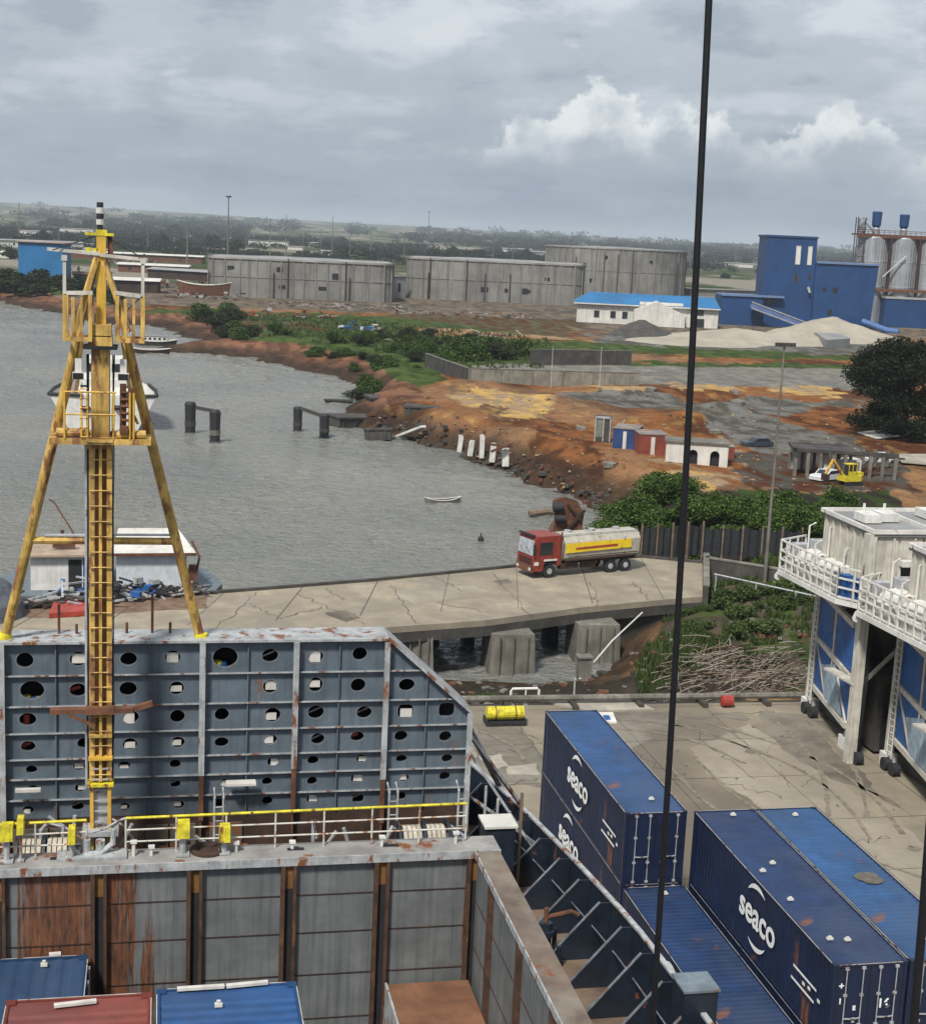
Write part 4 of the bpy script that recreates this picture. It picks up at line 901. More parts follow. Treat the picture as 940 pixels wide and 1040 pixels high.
g = MB(); g.box(XM+.13, XM+.2, YM, YM+.06, z(262), z(236)); g.box(XM+.2, XM+.23, YM, YM+.03, z(262), z(248)); g.build('antenna', M['rust'], fm, True)
za = z(234); 
for k in range(5):
    g = MB(); h = (z(205)-za)/5; g.tube([(XM-.01, YM, za+k*h), (XM-.01, YM, za+(k+1)*h-.01)], (.05, .07, .065, .075, .06)[k], 10); g.build('navigation_light', M['black'] if k % 2 == 0 else M['white'], fm, True)
# ================================================================== CONTAINERS
CW, CL, CH = 2.44, 12.19, 2.9
def corr(n, L, d, per=.28):                    # corrugation polyline (s, depth)
    out = [(0, 0)]; s_ = .12
    while s_+per < L-.1: out += [(s_, 0), (s_+.07, -d), (s_+.14, -d), (s_+.21, 0)]; s_ += per
    return out+[(L, 0)]
def make_container(name, label, base, roofc, loc, group=None, text=None, tscale=1., doortext=True, rz=0, L=CL, roofrust=.1, H=CH):
    root = thing(name, label, 'shipping container', loc, rz, group)
    key = 'paint_%.3f_%.3f' % (base[2], base[0])
    mb_ = mat('container_'+key, base, .45, var=.25, scale=.5, rust=.22, streak=.6, bump=.05, spec=.5)
    mr_ = mat('roof_%.3f_%.3f_%.2f' % (roofc[2], roofc[0], roofrust), roofc, .55, var=.35, scale=.45, streak=.3, dirt=tuple(.6*x+.4*y for x, y in zip(roofc, (.05, .06, .08))), rust=roofrust, bump=.05, spec=.5)  # roof colour set lighter than the sides, sky light painted in
    b = MB(); pr_ = corr(0, L-.3, .035)
    for sgn, x in ((-1, 0), (1, CW)):           # long sides
        vs = []
        for s_, d in pr_: j = .012*(math.sin(s_*1.7+loc[0])+math.sin(s_*.9+2)); vs += [(x-sgn*(.014)+sgn*d*.9, .15+s_, .15), (x-sgn*(.03+abs(j))+sgn*d*random.uniform(.55, 1.0), .15+s_, 1.4), (x-sgn*(.014)+sgn*d*.9, .15+s_, H-.1)]
        b.add(vs, [(3*i+k, 3*i+k+1, 3*i+k+4, 3*i+k+3) if sgn > 0 else (3*i+k, 3*i+k+3, 3*i+k+4, 3*i+k+1) for i in range(len(pr_)-1) for k in (0, 1)])
    pe = corr(0, CW-.3, .03); vs = []            # far end
    for s_, d in pe: vs += [(.15+s_, L-.02+d, .15), (.15+s_, L-.02+d, H-.1)]
    b.add(vs, [(2*i, 2*i+2, 2*i+3, 2*i+1) for i in range(len(pe)-1)]); b.box(.08, CW-.08, .06, L-.06, .12, .16)
    b.build('body', mb_, root)
    r_ = MB(); vs = []; pr2 = corr(0, L-.3, .02)
    for s_, d in pr2: vs += [(.05, .15+s_, H-.03+d), (CW-.05, .15+s_, H-.03+d)]
    r_.add(vs, [(2*i, 2*i+1, 2*i+3, 2*i+2) for i in range(len(pr2)-1)]); r_.box(.05, CW-.05, .03, .15, H-.1, H-.03); r_.box(.05, CW-.05, L-.15, L-.03, H-.1, H-.03)
    r_.build('roof', mr_, root)
    f = MB()
    for x in (0, CW-.06):
        f.box(x, x+.06, .1, L-.1, H-.08, H); f.box(x, x+.06, .1, L-.1, 0, .15)
    for y in (0, L-.06): f.box(.1, CW-.1, y, y+.06, H-.1, H-.004); f.box(.1, CW-.1, y, y+.06, 0, .14)
    for x in (0, CW-.12):
        for y in (.004, L-.124): f.box(x+.002, x+.118, y, y+.12, .1, H-.1)
    fr_ = f.build('frame', mb_, root)
    e = MB()                                   # pale rust-flecked strips along the top rails
    for x in (-.004, CW-.011): e.box(x, x+.015, .18, L-.18, H-.012, H+.004)
    for y in (-.004, L-.011): e.box(.18, CW-.18, y, y+.015, H-.012, H+.002)
    e.build('pale_edge', mat('pale_rail_edge', (.45, .43, .40), .6, var=.3, scale=2, rust=.35), root)
    for x in (0, CW-.16):
        for y in (0, L-.16):
            for z_ in (0, H-.12):
                c_ = MB(); c_.box(x-.003, x+.163, y-.003, y+.163, z_-.002 if z_ == 0 else z_, z_+.12+(.006 if z_ else 0)); c_.build('corner_casting', mb_, root)
    # doors on the near end
    for k in range(2):
        x0 = .13+k*(CW/2-.12); x1 = x0+CW/2-.135; d = MB(); vs = []; n = 5; zs_ = []
        d.box(x0, x1, .012, .05, .15, H-.12)
        for j in range(5): zz = .3+j*(H-.6)/4.6; d.box(x0+.06, x1-.06, .002, .012, zz, zz+.26)
        dr = d.build('door', mb_, root)
        for q_ in (.28, .78):
            xx = x0+(x1-x0)*q_; bar_ = MB(); bar_.tube([(xx, -.035, .08), (xx, -.035, H-.06)], .02, 6)
            for zz in (.12, .9, 1.9, H-.12): bar_.box(xx-.06, xx+.06, -.05, .0, zz-.04, zz+.04)
            bar_.build('locking_bar', M['steel'], dr)
            h_ = MB(); h_.bar((xx, -.06, 1.15), (xx+(.34 if q_ < .5 else -.3), -.06, 1.12), .03, .04); h_.build('handle', M['steel'], dr)
    if text:
        tm_ = mat('white_lettering', (.78, .78, .76), .6, var=.08, scale=3, bump=0)
        body, yc, zc_, sz = text; X = -.05
        # letters run towards the near end on the left-hand side
        Mx = Matrix(((0, 0, -1, X+.012), (-1, 0, 0, yc), (0, 1, 0, zc_), (0, 0, 0, 1)))
        text_mesh('lettering', body, sz, tm_, root, Mx, .004, .018*sz)
        sw_ = MB()
        for k, (a0, a1, oy, oz, rr_) in enumerate(((.35*math.pi, .75*math.pi, 0, .0, .9*sz), (1.35*math.pi, 1.75*math.pi, 0, 0, .9*sz))):
            pts = []; n = 12
            for j in range(n+1):
                a = a0+(a1-a0)*j/n; th = .10*sz*math.sin(math.pi*j/n)+.015
                pts.append((a, rr_+th, rr_-th*.4))
            vs = [(X-.004, yc-math.cos(a)*ro+oy, zc_+math.sin(a)*ro*.85+oz) for a, ro, ri in pts]+[(X-.004, yc-math.cos(a)*ri+oy, zc_+math.sin(a)*ri*.85+oz) for a, ro, ri in pts]
            n1 = n+1; sw_.add(vs, [(j, j+1, n1+j+1, n1+j) for j in range(n)])
        sw_.build('emblem', tm_, root)
        st_ = MB()
        for (y0, y1, z0, z1) in ((.9, 2.6, 1.55, 1.62), (1.0, 2.7, 1.1, 1.17)): st_.box(X-.012, X-.004, y0, y1, z0, z1)
        for y0, z0 in ((1.3, 1.35), (1.7, 1.3), (.6, 1.3)): st_.box(X-.012, X-.004, y0, y0+.18, z0, z0+.1)
        st_.build('side_marking', tm_, root)
    if doortext:
        tm_ = mat('white_lettering', (.78, .78, .76), .6, var=.08, scale=3, bump=0)
        for body, x, z_, sz in (('16', 1.75, 1.55, .42), ('E', .78, 1.45, .2), ('E', .78, 1.05, .2), ('I', .3, 1.7, .25), ('+', .3, 2.2, .3)):
            text_mesh('door_marking', body, sz, tm_, root, Matrix.Translation((x, -.004, z_)) @ Matrix.Rotation(math.pi/2, 4, 'X'), .003, .01)
        o_ = MB(); o_.box(.22, .42, -.004, .002, .55, .85); o_.build('data_plate', M['steel'], root)
    return root
XA, YA = 17.4, 50.4; G = CW+.28
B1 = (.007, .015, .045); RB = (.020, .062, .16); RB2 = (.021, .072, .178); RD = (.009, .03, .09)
grp = 'blue shipping containers stacked on the quay'
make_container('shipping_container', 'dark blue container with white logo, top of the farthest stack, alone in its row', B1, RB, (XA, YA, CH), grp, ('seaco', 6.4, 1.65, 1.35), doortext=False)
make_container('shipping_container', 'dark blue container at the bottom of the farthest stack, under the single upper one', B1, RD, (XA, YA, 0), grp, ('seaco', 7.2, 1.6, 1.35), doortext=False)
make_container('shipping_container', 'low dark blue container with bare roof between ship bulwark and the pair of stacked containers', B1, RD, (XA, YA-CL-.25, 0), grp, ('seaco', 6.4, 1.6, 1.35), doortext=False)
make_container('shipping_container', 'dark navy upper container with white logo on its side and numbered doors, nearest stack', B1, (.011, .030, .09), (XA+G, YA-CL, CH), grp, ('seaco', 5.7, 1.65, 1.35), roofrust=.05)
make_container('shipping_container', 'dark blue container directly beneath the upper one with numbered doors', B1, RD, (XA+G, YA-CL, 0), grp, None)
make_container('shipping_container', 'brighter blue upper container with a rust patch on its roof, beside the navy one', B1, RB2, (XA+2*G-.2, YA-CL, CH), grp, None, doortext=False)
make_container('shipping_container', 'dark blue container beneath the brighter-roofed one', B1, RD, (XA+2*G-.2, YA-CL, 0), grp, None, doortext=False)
# roof details and rust patch
# containers in the hold
hb = 'containers in the ship hold'
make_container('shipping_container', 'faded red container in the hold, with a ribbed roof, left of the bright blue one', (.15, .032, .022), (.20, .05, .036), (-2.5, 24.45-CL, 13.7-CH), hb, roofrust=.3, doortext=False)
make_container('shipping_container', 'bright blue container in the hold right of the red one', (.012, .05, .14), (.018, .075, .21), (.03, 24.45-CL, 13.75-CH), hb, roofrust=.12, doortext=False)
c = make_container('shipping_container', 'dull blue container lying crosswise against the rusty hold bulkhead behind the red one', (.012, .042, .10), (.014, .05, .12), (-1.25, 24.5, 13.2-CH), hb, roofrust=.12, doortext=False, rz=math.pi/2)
for root_xy, zt, u_ in (((.03, 12.4), 13.75, 0),):
    pass
# twist locks and small fittings lying on roofs
def fitting(u, v, z_, w_=.22, lab=None):
    p = at(u, v, z_); g = MB(); g.cbox((0, 0, .03), w_, w_*.6, .06); g.cbox((0, 0, .08), w_*.5, w_*.4, .06); o = g.build('twist_lock', M['offwhite']); o.location = (p.x, p.y, z_)
    return tag(o, lab, 'twist lock', 'twist locks lying on container roofs')
ZT = 2*CH+.01
for u, v, lab in ((661, 812, 'pale twist lock at the near end of the farthest upper container roof'), (744, 828, 'pale twist lock at the far end of the navy roof'), (807, 828, 'pale twist lock at the far end of the brighter blue roof'),
                  (784, 877, 'pale twist lock in the middle of the navy roof near its inner seam'), (774, 885, 'small pale twist lock beside the one in the middle of the navy roof'), (802, 914, 'pale twist lock two thirds along the navy roof'), (842, 954, 'pale twist lock at the near left corner of the navy roof'), (860, 955, 'larger pale twist lock at the near end of the navy roof'), (936, 954, 'pale twist lock at the near end of the brighter blue roof')):
    fitting(u, v, ZT, .2, lab)
fitting(45, 981, 13.2, .12, 'pale twist lock on the crosswise container in the hold'); fitting(222, 1022, 13.75, .13, 'pale twist lock on the bright blue container in the hold'); fitting(675, 908, CH+.01, .2, 'pale twist lock on the low container roof below the doors')
p = at(882, 891, ZT); pts = [(p.x+.55*math.cos(a)*random.uniform(.7, 1.2)*.9, p.y+.5*math.sin(a)*random.uniform(.8, 1.1), ZT-.02+.005) for a in np.linspace(0, 6.1, 16)]
g = MB(); g.add(pts, [tuple(range(16))]); o = g.build('rust_patch', mat('roof_rust_patch', (.11, .095, .075), .8, var=.3, scale=3)); 
for k in COL.objects:
    if k.get('label', '').startswith('brighter blue upper'): o.parent = k; o.location = (-k.location.x, -k.location.y, -k.location.z)
# dunnage planks on the hold containers
def plank(u0, v0, u1, v1, z_, lab):
    a, c = at(u0, v0, z_), at(u1, v1, z_); g = MB(); d = c-a; g.bar((0, 0, .03), (d.x, d.y, .03), .09, .05); o = g.build('lashing_bar', M['offwhite']); o.location = (a.x, a.y, z_); tag(o, lab, 'lashing bar', 'lashing bars on the hold containers')
plank(55, 1023, 98, 1018, 13.71, 'white lashing bar lying on the red container roof'); plank(180, 1006, 228, 1003, 13.76, 'long white lashing bar on the bright blue roof, left half'); plank(230, 1003, 272, 999, 13.76, 'white lashing bar on the bright blue roof, right half'); plank(50, 971, 62, 970, 13.21, 'short white lashing bar on the crosswise container')

# ================================================================== foreground wire ropes
def wire(u0, v0, D0, u1, v1, D1, r, lab):
    a, c = atD(u0, v0, D0), atD(u1, v1, D1); pts = [a.lerp(c, k/12)+Vector((.05*math.sin(math.pi*k/12), 0, 0)) for k in range(13)]
    g = MB(); M_ = pts[0]; g.tube([p-c for p in pts], r, 8); o = g.build('wire_rope', mat('greased_wire', (.008, .008, .01), .5, var=.3, scale=30, spec=.3, bump=.5, bscale=80)); o.location = c
    tag(o, lab, 'wire rope', 'crane wires crossing the view')
wire(725, -120, 16, 657, 1120, 19.5, .042, 'long black wire rope running from the sky down past the truck to the bulwark')
wire(985, 200, 15, 918, 1150, 16.5, .05, 'black wire rope hanging in front of the brighter blue container')

# ================================================================== HOPPERS on the quay
def make_hopper(loc, label, label_blue=True):
    root = thing('loading_hopper', label, 'loading hopper', loc, 0, 'quay loading hoppers')
    cr, wh, bp = M['cream'], M['white'], M['bluepanel']
    A, Bf = Vector((1.7, 9, 0)), Vector((0, 0, 0))
    def leg(a, b, w): g = MB(); g.bar(a, b, w); return g.build('leg', cr, root)
    leg((1.7, 9, .5), (1.75, 8.9, 8.6), .38); leg((0, 0, 0), (0, 0, 12.6), .5); leg((.9, 2.2, .3), (.55, .6, 8.4), .34); leg((6.5, 8.6, .3), (6.5, 8.6, 8.6), .38); leg((6.5, 0, 0), (6.5, 0, 8.6), .45)
    g = MB(); g.cbox((1.7, 9, .35), .7, .7, .7); g.build('foot', wh, root)
    g = MB(); g.cbox((.9, 2.2, .35), .7, .8, .7); g.build('foot', wh, root)
    for x, y in ((1.2, 7.8), (1.2, 2.4), (.3, .1)):
        g = MB()
        for k in (-.45, .45): g.tube([(x-.2, y+k, .35), (x+.2, y+k, .35)], .35, 14)
        g.build('wheel', M['black'], root)
    g = MB()
    def P_(t, z): return Vector((.35+1.35*t, 1.2+7.6*t, z))
    for a, b in (((.05, 1.5), (.98, 1.6)), ((.05, 4.3), (.98, 4.6)), ((.05, 7.2), (.98, 7.4))): g.bar(P_(*a), P_(*b), .26, .3)
    g.bar(P_(.5, 1.5), P_(.5, 7.3), .16); g.bar(P_(.05, 1.6), P_(.45, 4.3), .16); g.bar(P_(.95, 4.4), P_(.6, 1.6), .14); g.bar((0, 0, 4.2), (1.1, 3.0, 4.4), .2); g.bar((0, -.1, 4.4), (-.1, 3.2, 4.3), .6, .12)
    g.bar((.1, 0, 4.2), (3.5, 1.2, 6.6), .16); g.bar((3.5, 1.2, 6.6), (6.3, 1.0, 4.0), .16)
    g.build('bracing', cr, root)
    g = MB()
    for t0, t1, z0, z1 in ((.06, .48, 4.55, 7.05), (.53, .95, 4.7, 7.15), (.06, .48, 1.75, 4.2), (.53, .95, 1.8, 4.45)): a, b = P_(t0, z0), P_(t1, z0); g.plate([a, b, P_(t1, z1), P_(t0, z1)], (.06, -.01, 0))
    pn = g.build('side_panel', bp, root)
    g = MB(); g.plate([P_(.15, 1.8)+Vector((-.1, 0, 0)), P_(.6, 1.7)+Vector((-.1, 0, 0)), P_(.75, 3.4)+Vector((-.1, 0, 0)), P_(.4, 4.2)+Vector((-.1, 0, 0))], (.02, 0, 0)); g.build('torn_sheet', mat('cloudy_plastic_sheet', (.28, .36, .42), .5, var=.4, scale=1.5, streak=.4), pn)
    g = MB(); g.box(1.9, 6.3, 1.0, 8.0, .2, 4.5); g.add([(1.6, .8, 7.6), (6.4, .8, 7.6), (6.4, 8.4, 7.6), (1.6, 8.4, 7.6), (3, 3, 4.5), (5, 3, 4.5), (5, 6, 4.5), (3, 6, 4.5)], [(4, 5, 6, 7), (0, 4, 7, 3), (0, 1, 5, 4), (1, 2, 6, 5), (2, 3, 7, 6)]); g.build('hopper_bin', M['darkconc'], root)
    g = MB(); g.box(2.2, 5.8, .95, .99, .4, 4.0); g.build('dark_opening', M['dark'], root)
    # platform, overhanging to the left
    zf = 8.75; poly = [(-1.3, 8.4), (-1.0, 1.4), (.2, -.4), (8, -.4), (8, 9.6), (1.0, 9.8)]
    g = MB(); g.prism(poly, zf-.28, zf); g.build('platform', wh, root)
    edge = [Vector((x, y, zf)) for x, y in ((.9, 9.7), (-1.2, 8.4), (-.9, 1.45), (.1, -.25))]
    for i in range(3):
        a, b = edge[i], edge[i+1]; L_ = (b-a).length; n = max(2, int(L_/.75)); g = MB()
        for h in (.12, .65, 1.15, 1.75): g.bar(a+Vector((0, 0, h)), b+Vector((0, 0, h)), .09)
        for k in range(n+1): p_ = a.lerp(b, k/n); g.bar(p_, p_+Vector((0, 0, 1.8)), .1)
        g.build('railing', wh, root)
    # cabin
    g = MB(); x0, x1, y0, y1, z1 = .2, 8.2, -.1, 6.0, 12.5
    g.box(x0, x1, y0, y1, zf, z1)
    cb = g.build('cabin', cr, root)
    g = MB()
    for k in range(7): y = y0+.5+k*.85; g.box(x0-.1, x0, y, y+.12, zf+.8, z1-.1)
    for k in range(6): x = x0+1.0+k*1.2; g.box(x, x+.12, y0-.1, y0, zf+.3, z1-.1)
    g.build('cladding_rib', cr, cb)
    g = MB(); g.box(x0-.16, x1+.1, y0-.16, y1+.1, z1, z1+.16); g.build('cabin_roof', M['roofgrey'], cb)
    g = MB()
    for a, b in (((x0-.16, y0-.16), (x1, y0-.16)), ((x0-.16, y0-.16), (x0-.16, y1+.1)), ((x0-.16, y1+.1), (x1, y1+.1)), ((3.6, y0), (3.6, y1))): g.bar((a[0], a[1], z1+.25), (b[0], b[1], z1+.25), .14, .22)
    g.build('parapet', wh, cb)
    g = MB(); g.box(1.8, 3.3, y0-.13, y0-.01, zf+.9, zf+2.1); g.build('window', M['glass'], cb)
    g = MB(); g.box(1.6, 3.5, y0-.6, y0-.1, zf+2.2, zf+2.5); g.box(1.6, 1.75, y0-.16, y0-.13, zf+.8, zf+2.2); g.box(3.35, 3.5, y0-.16, y0-.13, zf+.8, zf+2.2); g.build('window_hood', wh, cb)
    # humped machines and blue boxes on the walkway
    for k, (y, l_) in enumerate(((6.2, 1.9), (3.6, 2.3))):
        g = MB(); prof = [(-.85, 0), (-.95, .8), (-.6, 1.35), (.3, 1.55), (.9, 1.1), (.9, 0)]
        vs = [(x-.0, y-l_/2, zf+z_) for x, z_ in prof]+[(x, y+l_/2, zf+z_) for x, z_ in prof]; n = 6
        g.add(vs, [tuple(range(n)), tuple(range(2*n-1, n-1, -1))]+[(i, n+i, n+(i+1) % n, (i+1) % n) for i in range(n)]); g.build('machine_cover', wh, root)
    for y in (1.9, .9): g = MB(); g.cbox((-.2, y, zf+.6), .5, .6, 1.2); g.build('control_box', M['bluepanel'], root)
    for k, (a_, c_) in enumerate((((-.6, 5.2, zf), (-.6, 5.2, zf+2.2)), ((.0, 7.4, zf), (.0, 7.4, zf+2.8)), ((.05, 4.9, zf), (.05, 4.9, zf+3.2)), ((-.1, 2.6, zf), (-.1, 2.6, zf+2.4)))): g = MB(); g.tube([a_, c_, (c_[0]+.5, c_[1]+.3, c_[2]+.1)], .06, 6); g.build('vent_pipe', wh, root)
    for x_, y_, w__, h_ in ((-.7, 7.5, .7, .9), (.1, 8.6, .9, 1.5), (-.5, 5.0, .5, .7), (.6, 7.2, 1.0, 2.0), (-.45, 2.4, .4, 1.3)): g = MB(); g.cbox((x_, y_, zf+h_/2), w__, w__*.8, h_); g.build('equipment_box', random.choice((wh, cr, M['steel'])), root)
    for x_ in (1.2, 2.4, 5.5): g = MB(); g.cbox((x_, 2.5+x_*.3, 12.95), 1.0, 1.3, .45); g.tube([(x_, 3.4, 12.7), (x_, 3.4, 13.6)], .08, 6); g.build('roof_unit', wh, root)
    for k in range(4): g = MB(); xx = .32+k*.09; g.tube([(xx, -.05+k*.1, .5), (xx-.05, -.1, 4), (xx, 0, 8.3)], .035, 5); g.build('cable_run', M['black'], root)
    g = MB()
    for k in range(22): g.bar((1.35, 8.6, .6+k*.36), (1.35, 8.1, .6+k*.36), .04)
    g.bar((1.35, 8.6, .4), (1.35, 8.6, 8.4), .05); g.bar((1.35, 8.1, .4), (1.35, 8.1, 8.4), .05); g.build('ladder', wh, root)
    for y_, z_ in ((1.5, 6.9), (4.8, 7.6), (7.8, 7.5)): g = MB(); g.cbox((.4+y_*.16, y_, z_), .35, .5, .5); g.build('lamp_box', M['hiyellow'] if y_ > 7 else M['steel'], root)
    g = MB(); g.box(3.2, 3.9, -.2, 1.2, 1.0, 3.0); g.tube([(3.5, -.3, 3), (3.5, -.3, 3.8)], .12, 6); g.bar((2.4, -.3, 1.2), (4.8, -.3, 1.2), .1); g.bar((4.8, -.3, .1), (4.8, -.3, 4.2), .1); g.bar((2.2, -.35, 4.4), (6.3, -.35, 4.4), .16, .3); g.build('pump_unit', M['steel'], root)
    g = MB(); g.tube([(-1.2, 8.5, zf-.45), (-.7, 9.3, zf-.45)], .22, 10); g.build('cable_drum', M['offwhite'], root)
    return root
h1 = make_hopper((36.6, 70.1, 0), 'cream and blue quay hopper with railed platform, the farther of the two')
h2 = dup(h1, (36.9, 60.6, 0), label='cream and blue quay hopper with railed platform, the nearer of the two')
# ================================================================== MIDDLE DISTANCE
# ---- tanker truck on the jetty
def truck():
    p = at(541, 588.5, 0); q_ = at(653, 578.5, 0); d = (q_-p); Lr = math.hypot(d.x, d.y); rz = math.atan2(d.y, d.x)
    root = thing('tanker_truck', 'red cabbed truck with pale tank and yellow side panel parked on the jetty', 'truck', (p.x, p.y, 0), rz)
    L = 9.6; W_ = 2.4
    red = mat('truck_cab_red', (.22, .035, .022), .45, var=.2, scale=2, rust=.12); 
    g = MB(); prof = [(0, .55), (0, 1.6), (.12, 2.95), (.3, 3.1), (2.25, 3.1), (2.3, .9), (2.0, .9), (1.9, 1.25), (.95, 1.25), (.8, .55)]
    n = len(prof); g.add([(x, 0, z_) for x, z_ in prof]+[(x, W_, z_) for x, z_ in prof], [tuple(range(n)), tuple(range(2*n-1, n-1, -1))]+[(i, n+i, n+(i+1) % n, (i+1) % n) for i in range(n)]); cab = g.build('cab', red, root)
    g = MB(); g.plate([(.5, -.012, 1.75), (1.5, -.012, 1.75), (1.55, -.012, 2.65), (.55, -.012, 2.65)], (0, -.02, 0)); g.build('side_window', M['glass'], cab)
    g = MB(); g.plate([(-.03, .15, 1.7), (-.03, W_-.15, 1.7), (.07, W_-.15, 2.8), (.07, .15, 2.8)], (-.02, 0, 0)); g.build('windscreen', mat('pale_windscreen', (.35, .38, .4), .2, spec=.7), cab)
    g = MB(); g.bar((-.1, -.15, 1.8), (-.1, -.15, 2.6), .15, .1); g.bar((.05, .2, 3.15), (.05, W_-.2, 3.15), .25, .1); g.build('mirror', M['black'], cab)
    g = MB(); g.box(-.12, .0, .05, W_-.05, .45, .95); g.build('bumper', M['rust'], cab)
    g = MB(); g.box(.02, .4, -.03, -.005, 1.0, 1.25); g.box(.85, 2.0, -.05, -.008, 1.27, 1.4); g.build('mudguard', M['white'], cab)
    for y in (.25, W_-.45): g = MB(); g.box(-.15, -.121, y, y+.25, .6, .8); g.build('headlight', M['white'], cab)
    g = MB(); g.box(1.5, 9.3, .75, .9, .8, 1.0); g.box(1.5, 9.3, 1.5, 1.65, .8, 1.0); g.box(2.4, 4.0, .1, .5, .55, .95); g.box(4.4, 5.6, .15, .5, .5, .95); g.box(6.1, 9.2, .05, .15, .95, 1.15); g.build('chassis', M['rustdark'], root)
    g = MB(); x0, x1 = 2.5, 9.6
    prof = [(.05, 1.35), (-.02, 2.5), (.25, 2.9), (.8, 3.05), (1.6, 3.05), (2.15, 2.9), (2.42, 2.5), (2.35, 1.35), (2.0, 1.1), (.4, 1.1)]; n = len(prof)
    g.add([(x0, y, z_) for y, z_ in prof]+[(x1, y, z_) for y, z_ in prof], [tuple(range(n))[::-1], tuple(range(n, 2*n))]+[(i, (i+1) % n, n+(i+1) % n, n+i) for i in range(n)])
    tk = g.build('tank', mat('tank_grey_white', (.40, .37, .30), .55, var=.2, scale=1, rust=.2, streak=.4), root)
    g = MB(); g.plate([(2.75, -.07, 1.75), (8.7, -.07, 1.85), (8.7, -.07, 2.5), (2.75, -.07, 2.45)], (0, .04, 0)); g.build('yellow_panel', mat('truck_yellow', (.72, .50, .02), .5, var=.12, scale=2, rust=.12), tk)
    g = MB(); g.plate([(3.6, -.10, 1.98), (7.4, -.10, 2.03), (7.4, -.10, 2.2), (3.6, -.10, 2.12)], (0, .02, 0)); g.build('red_stripe', M['redpaint'], tk)
    g = MB(); [g.tube([(x, 1.2, 3.0), (x, 1.2, 3.2)], .28, 12) for x in (3.6, 5.8, 8)]; g.bar((2.6, .3, 3.05), (9.4, .3, 3.05), .08, .06); g.build('tank_hatch', M['steel'], tk)
    for k in range(5): g = MB(); g.box(-.03, -.004, .3, W_-.3, .98+k*.11, 1.03+k*.11); g.build('grille_bar', M['black'], cab)
    g = MB(); g.box(.42, .45, -.02, -.002, .75, 2.75); g.box(1.62, 1.65, -.02, -.002, 1.2, 2.75); g.box(.42, 1.65, -.02, -.002, 1.28, 1.31); g.build('door_gap', M['black'], cab)
    g = MB(); g.bar((-.04, .5, 1.75), (-.02, 1.1, 2.2), .03); g.bar((-.04, 1.5, 1.75), (-.02, 2.0, 2.2), .03); g.build('wiper', M['black'], cab)
    g = MB(); g.tube([(2.4, .1, .9), (2.4, .1, 3.3)], .07, 8); g.build('exhaust', M['rust'], root)
    g = MB(); g.bar((9.65, .7, 1.1), (9.65, .7, 3.1), .05); g.bar((9.65, 1.2, 1.1), (9.65, 1.2, 3.1), .05)
    for k in range(6): g.bar((9.65, .7, 1.2+k*.32), (9.65, 1.2, 1.2+k*.32), .04)
    g.build('ladder', M['steel'], root)
    g = MB(); g.tube([(2.7, -.08, 1.2), (9.2, -.08, 1.25)], .08, 6); g.tube([(3, -.1, 1.45), (9.3, -.1, 1.5)], .04, 6); g.build('side_pipe', M['rustdark'], tk)
    for k in range(6): x = 2.5+k*1.4; g = MB(); g.add([(x, y-.03 if y < 1.2 else y+.03, z_+.03) for y, z_ in prof]+[(x+.08, y-.03 if y < 1.2 else y+.03, z_+.03) for y, z_ in prof], [(i, (i+1) % n, n+(i+1) % n, n+i) for i in range(n)]); g.build('tank_band', M['rustdark'] if k in (0, 5) else M['steel'], tk)
    g = MB(); g.box(6.3, 8.9, -.03, .3, 1.02, 1.06); g.box(.85, 1.95, -.03, .3, 1.05, 1.1); g.build('wheel_guard', M['black'], root)
    for x in (1.4, 6.9, 8.3):
        for y in (.0, W_-.32):
            g = MB(); g.tube([(x, y, .5), (x, y+.32, .5)], .5, 18); wl = g.build('wheel', M['black'], root)
            g = MB(); g.tube([(x, y-.02, .5), (x, y+.34, .5)], .22, 12); g.build('rim', M['steel'], wl)
    root.scale = (1.10, 1.06, 1.12); return root
truck()
# ---- yellow barrel trolley, pipe frame, sheets and red drum near the quay edge
p = at(512, 735, 0); t_ = thing('yellow_float', 'yellow cylinder on a dark skid near the far quay edge', 'float', (p.x, p.y, 0))
g = MB(); g.box(-1.15, 1.15, -.5, .5, .05, .22); g.box(-1.15, -1.05, -.5, .5, .22, .4); g.box(1.05, 1.15, -.5, .5, .22, .4); g.build('skid', M['black'], t_)
g = MB(); g.tube([(-1.05, 0, .65), (1.05, 0, .65)], .38, 16); g.build('cylinder', M['hiyellow'], t_); g = MB(); [g.tube([(x, 0, .65), (x+.06, 0, .65)], .40, 16) for x in (-.6, .55)]; g.build('band', M['rust'], t_)
p = at(528, 716, 0); t_ = thing('pipe_stand', 'white bent pipe stand at the far quay edge behind the yellow cylinder', 'pipe stand', (p.x, p.y, 0)); g = MB(); g.tube([(-.6, 0, 0), (-.6, 0, .85), (-.5, 0, 1.0), (1.0, 0, 1.0), (1.1, 0, .9), (1.1, 0, .55)], .08, 8); g.tube([(.3, 0, 1.0), (.3, 0, 0)], .05, 6); g.build('pipe', M['white'], t_); g = MB(); g.cbox((-.6, 0, .03), .4, .4, .06); g.cbox((.3, 0, .03), .3, .3, .06); g.build('foot', M['steel'], t_)
def sheet(px, z_, m, name, lab, cat, group=None, h=.06):
    pts = [at(u, v, z_) for u, v in px]; c_ = sum(pts, Vector())/len(pts); g = MB(); g.prism([(q_.x-c_.x, q_.y-c_.y) for q_ in pts], 0, h); o = g.build(name, m); o.location = (c_.x, c_.y, z_+.006); return tag(o, lab, cat, group)
sheet([(548, 713), (640, 711), (664, 722), (600, 724)], .0, M['patch'], 'concrete_slab', 'long pale slab lying along the far quay edge', 'slab', h=.12)
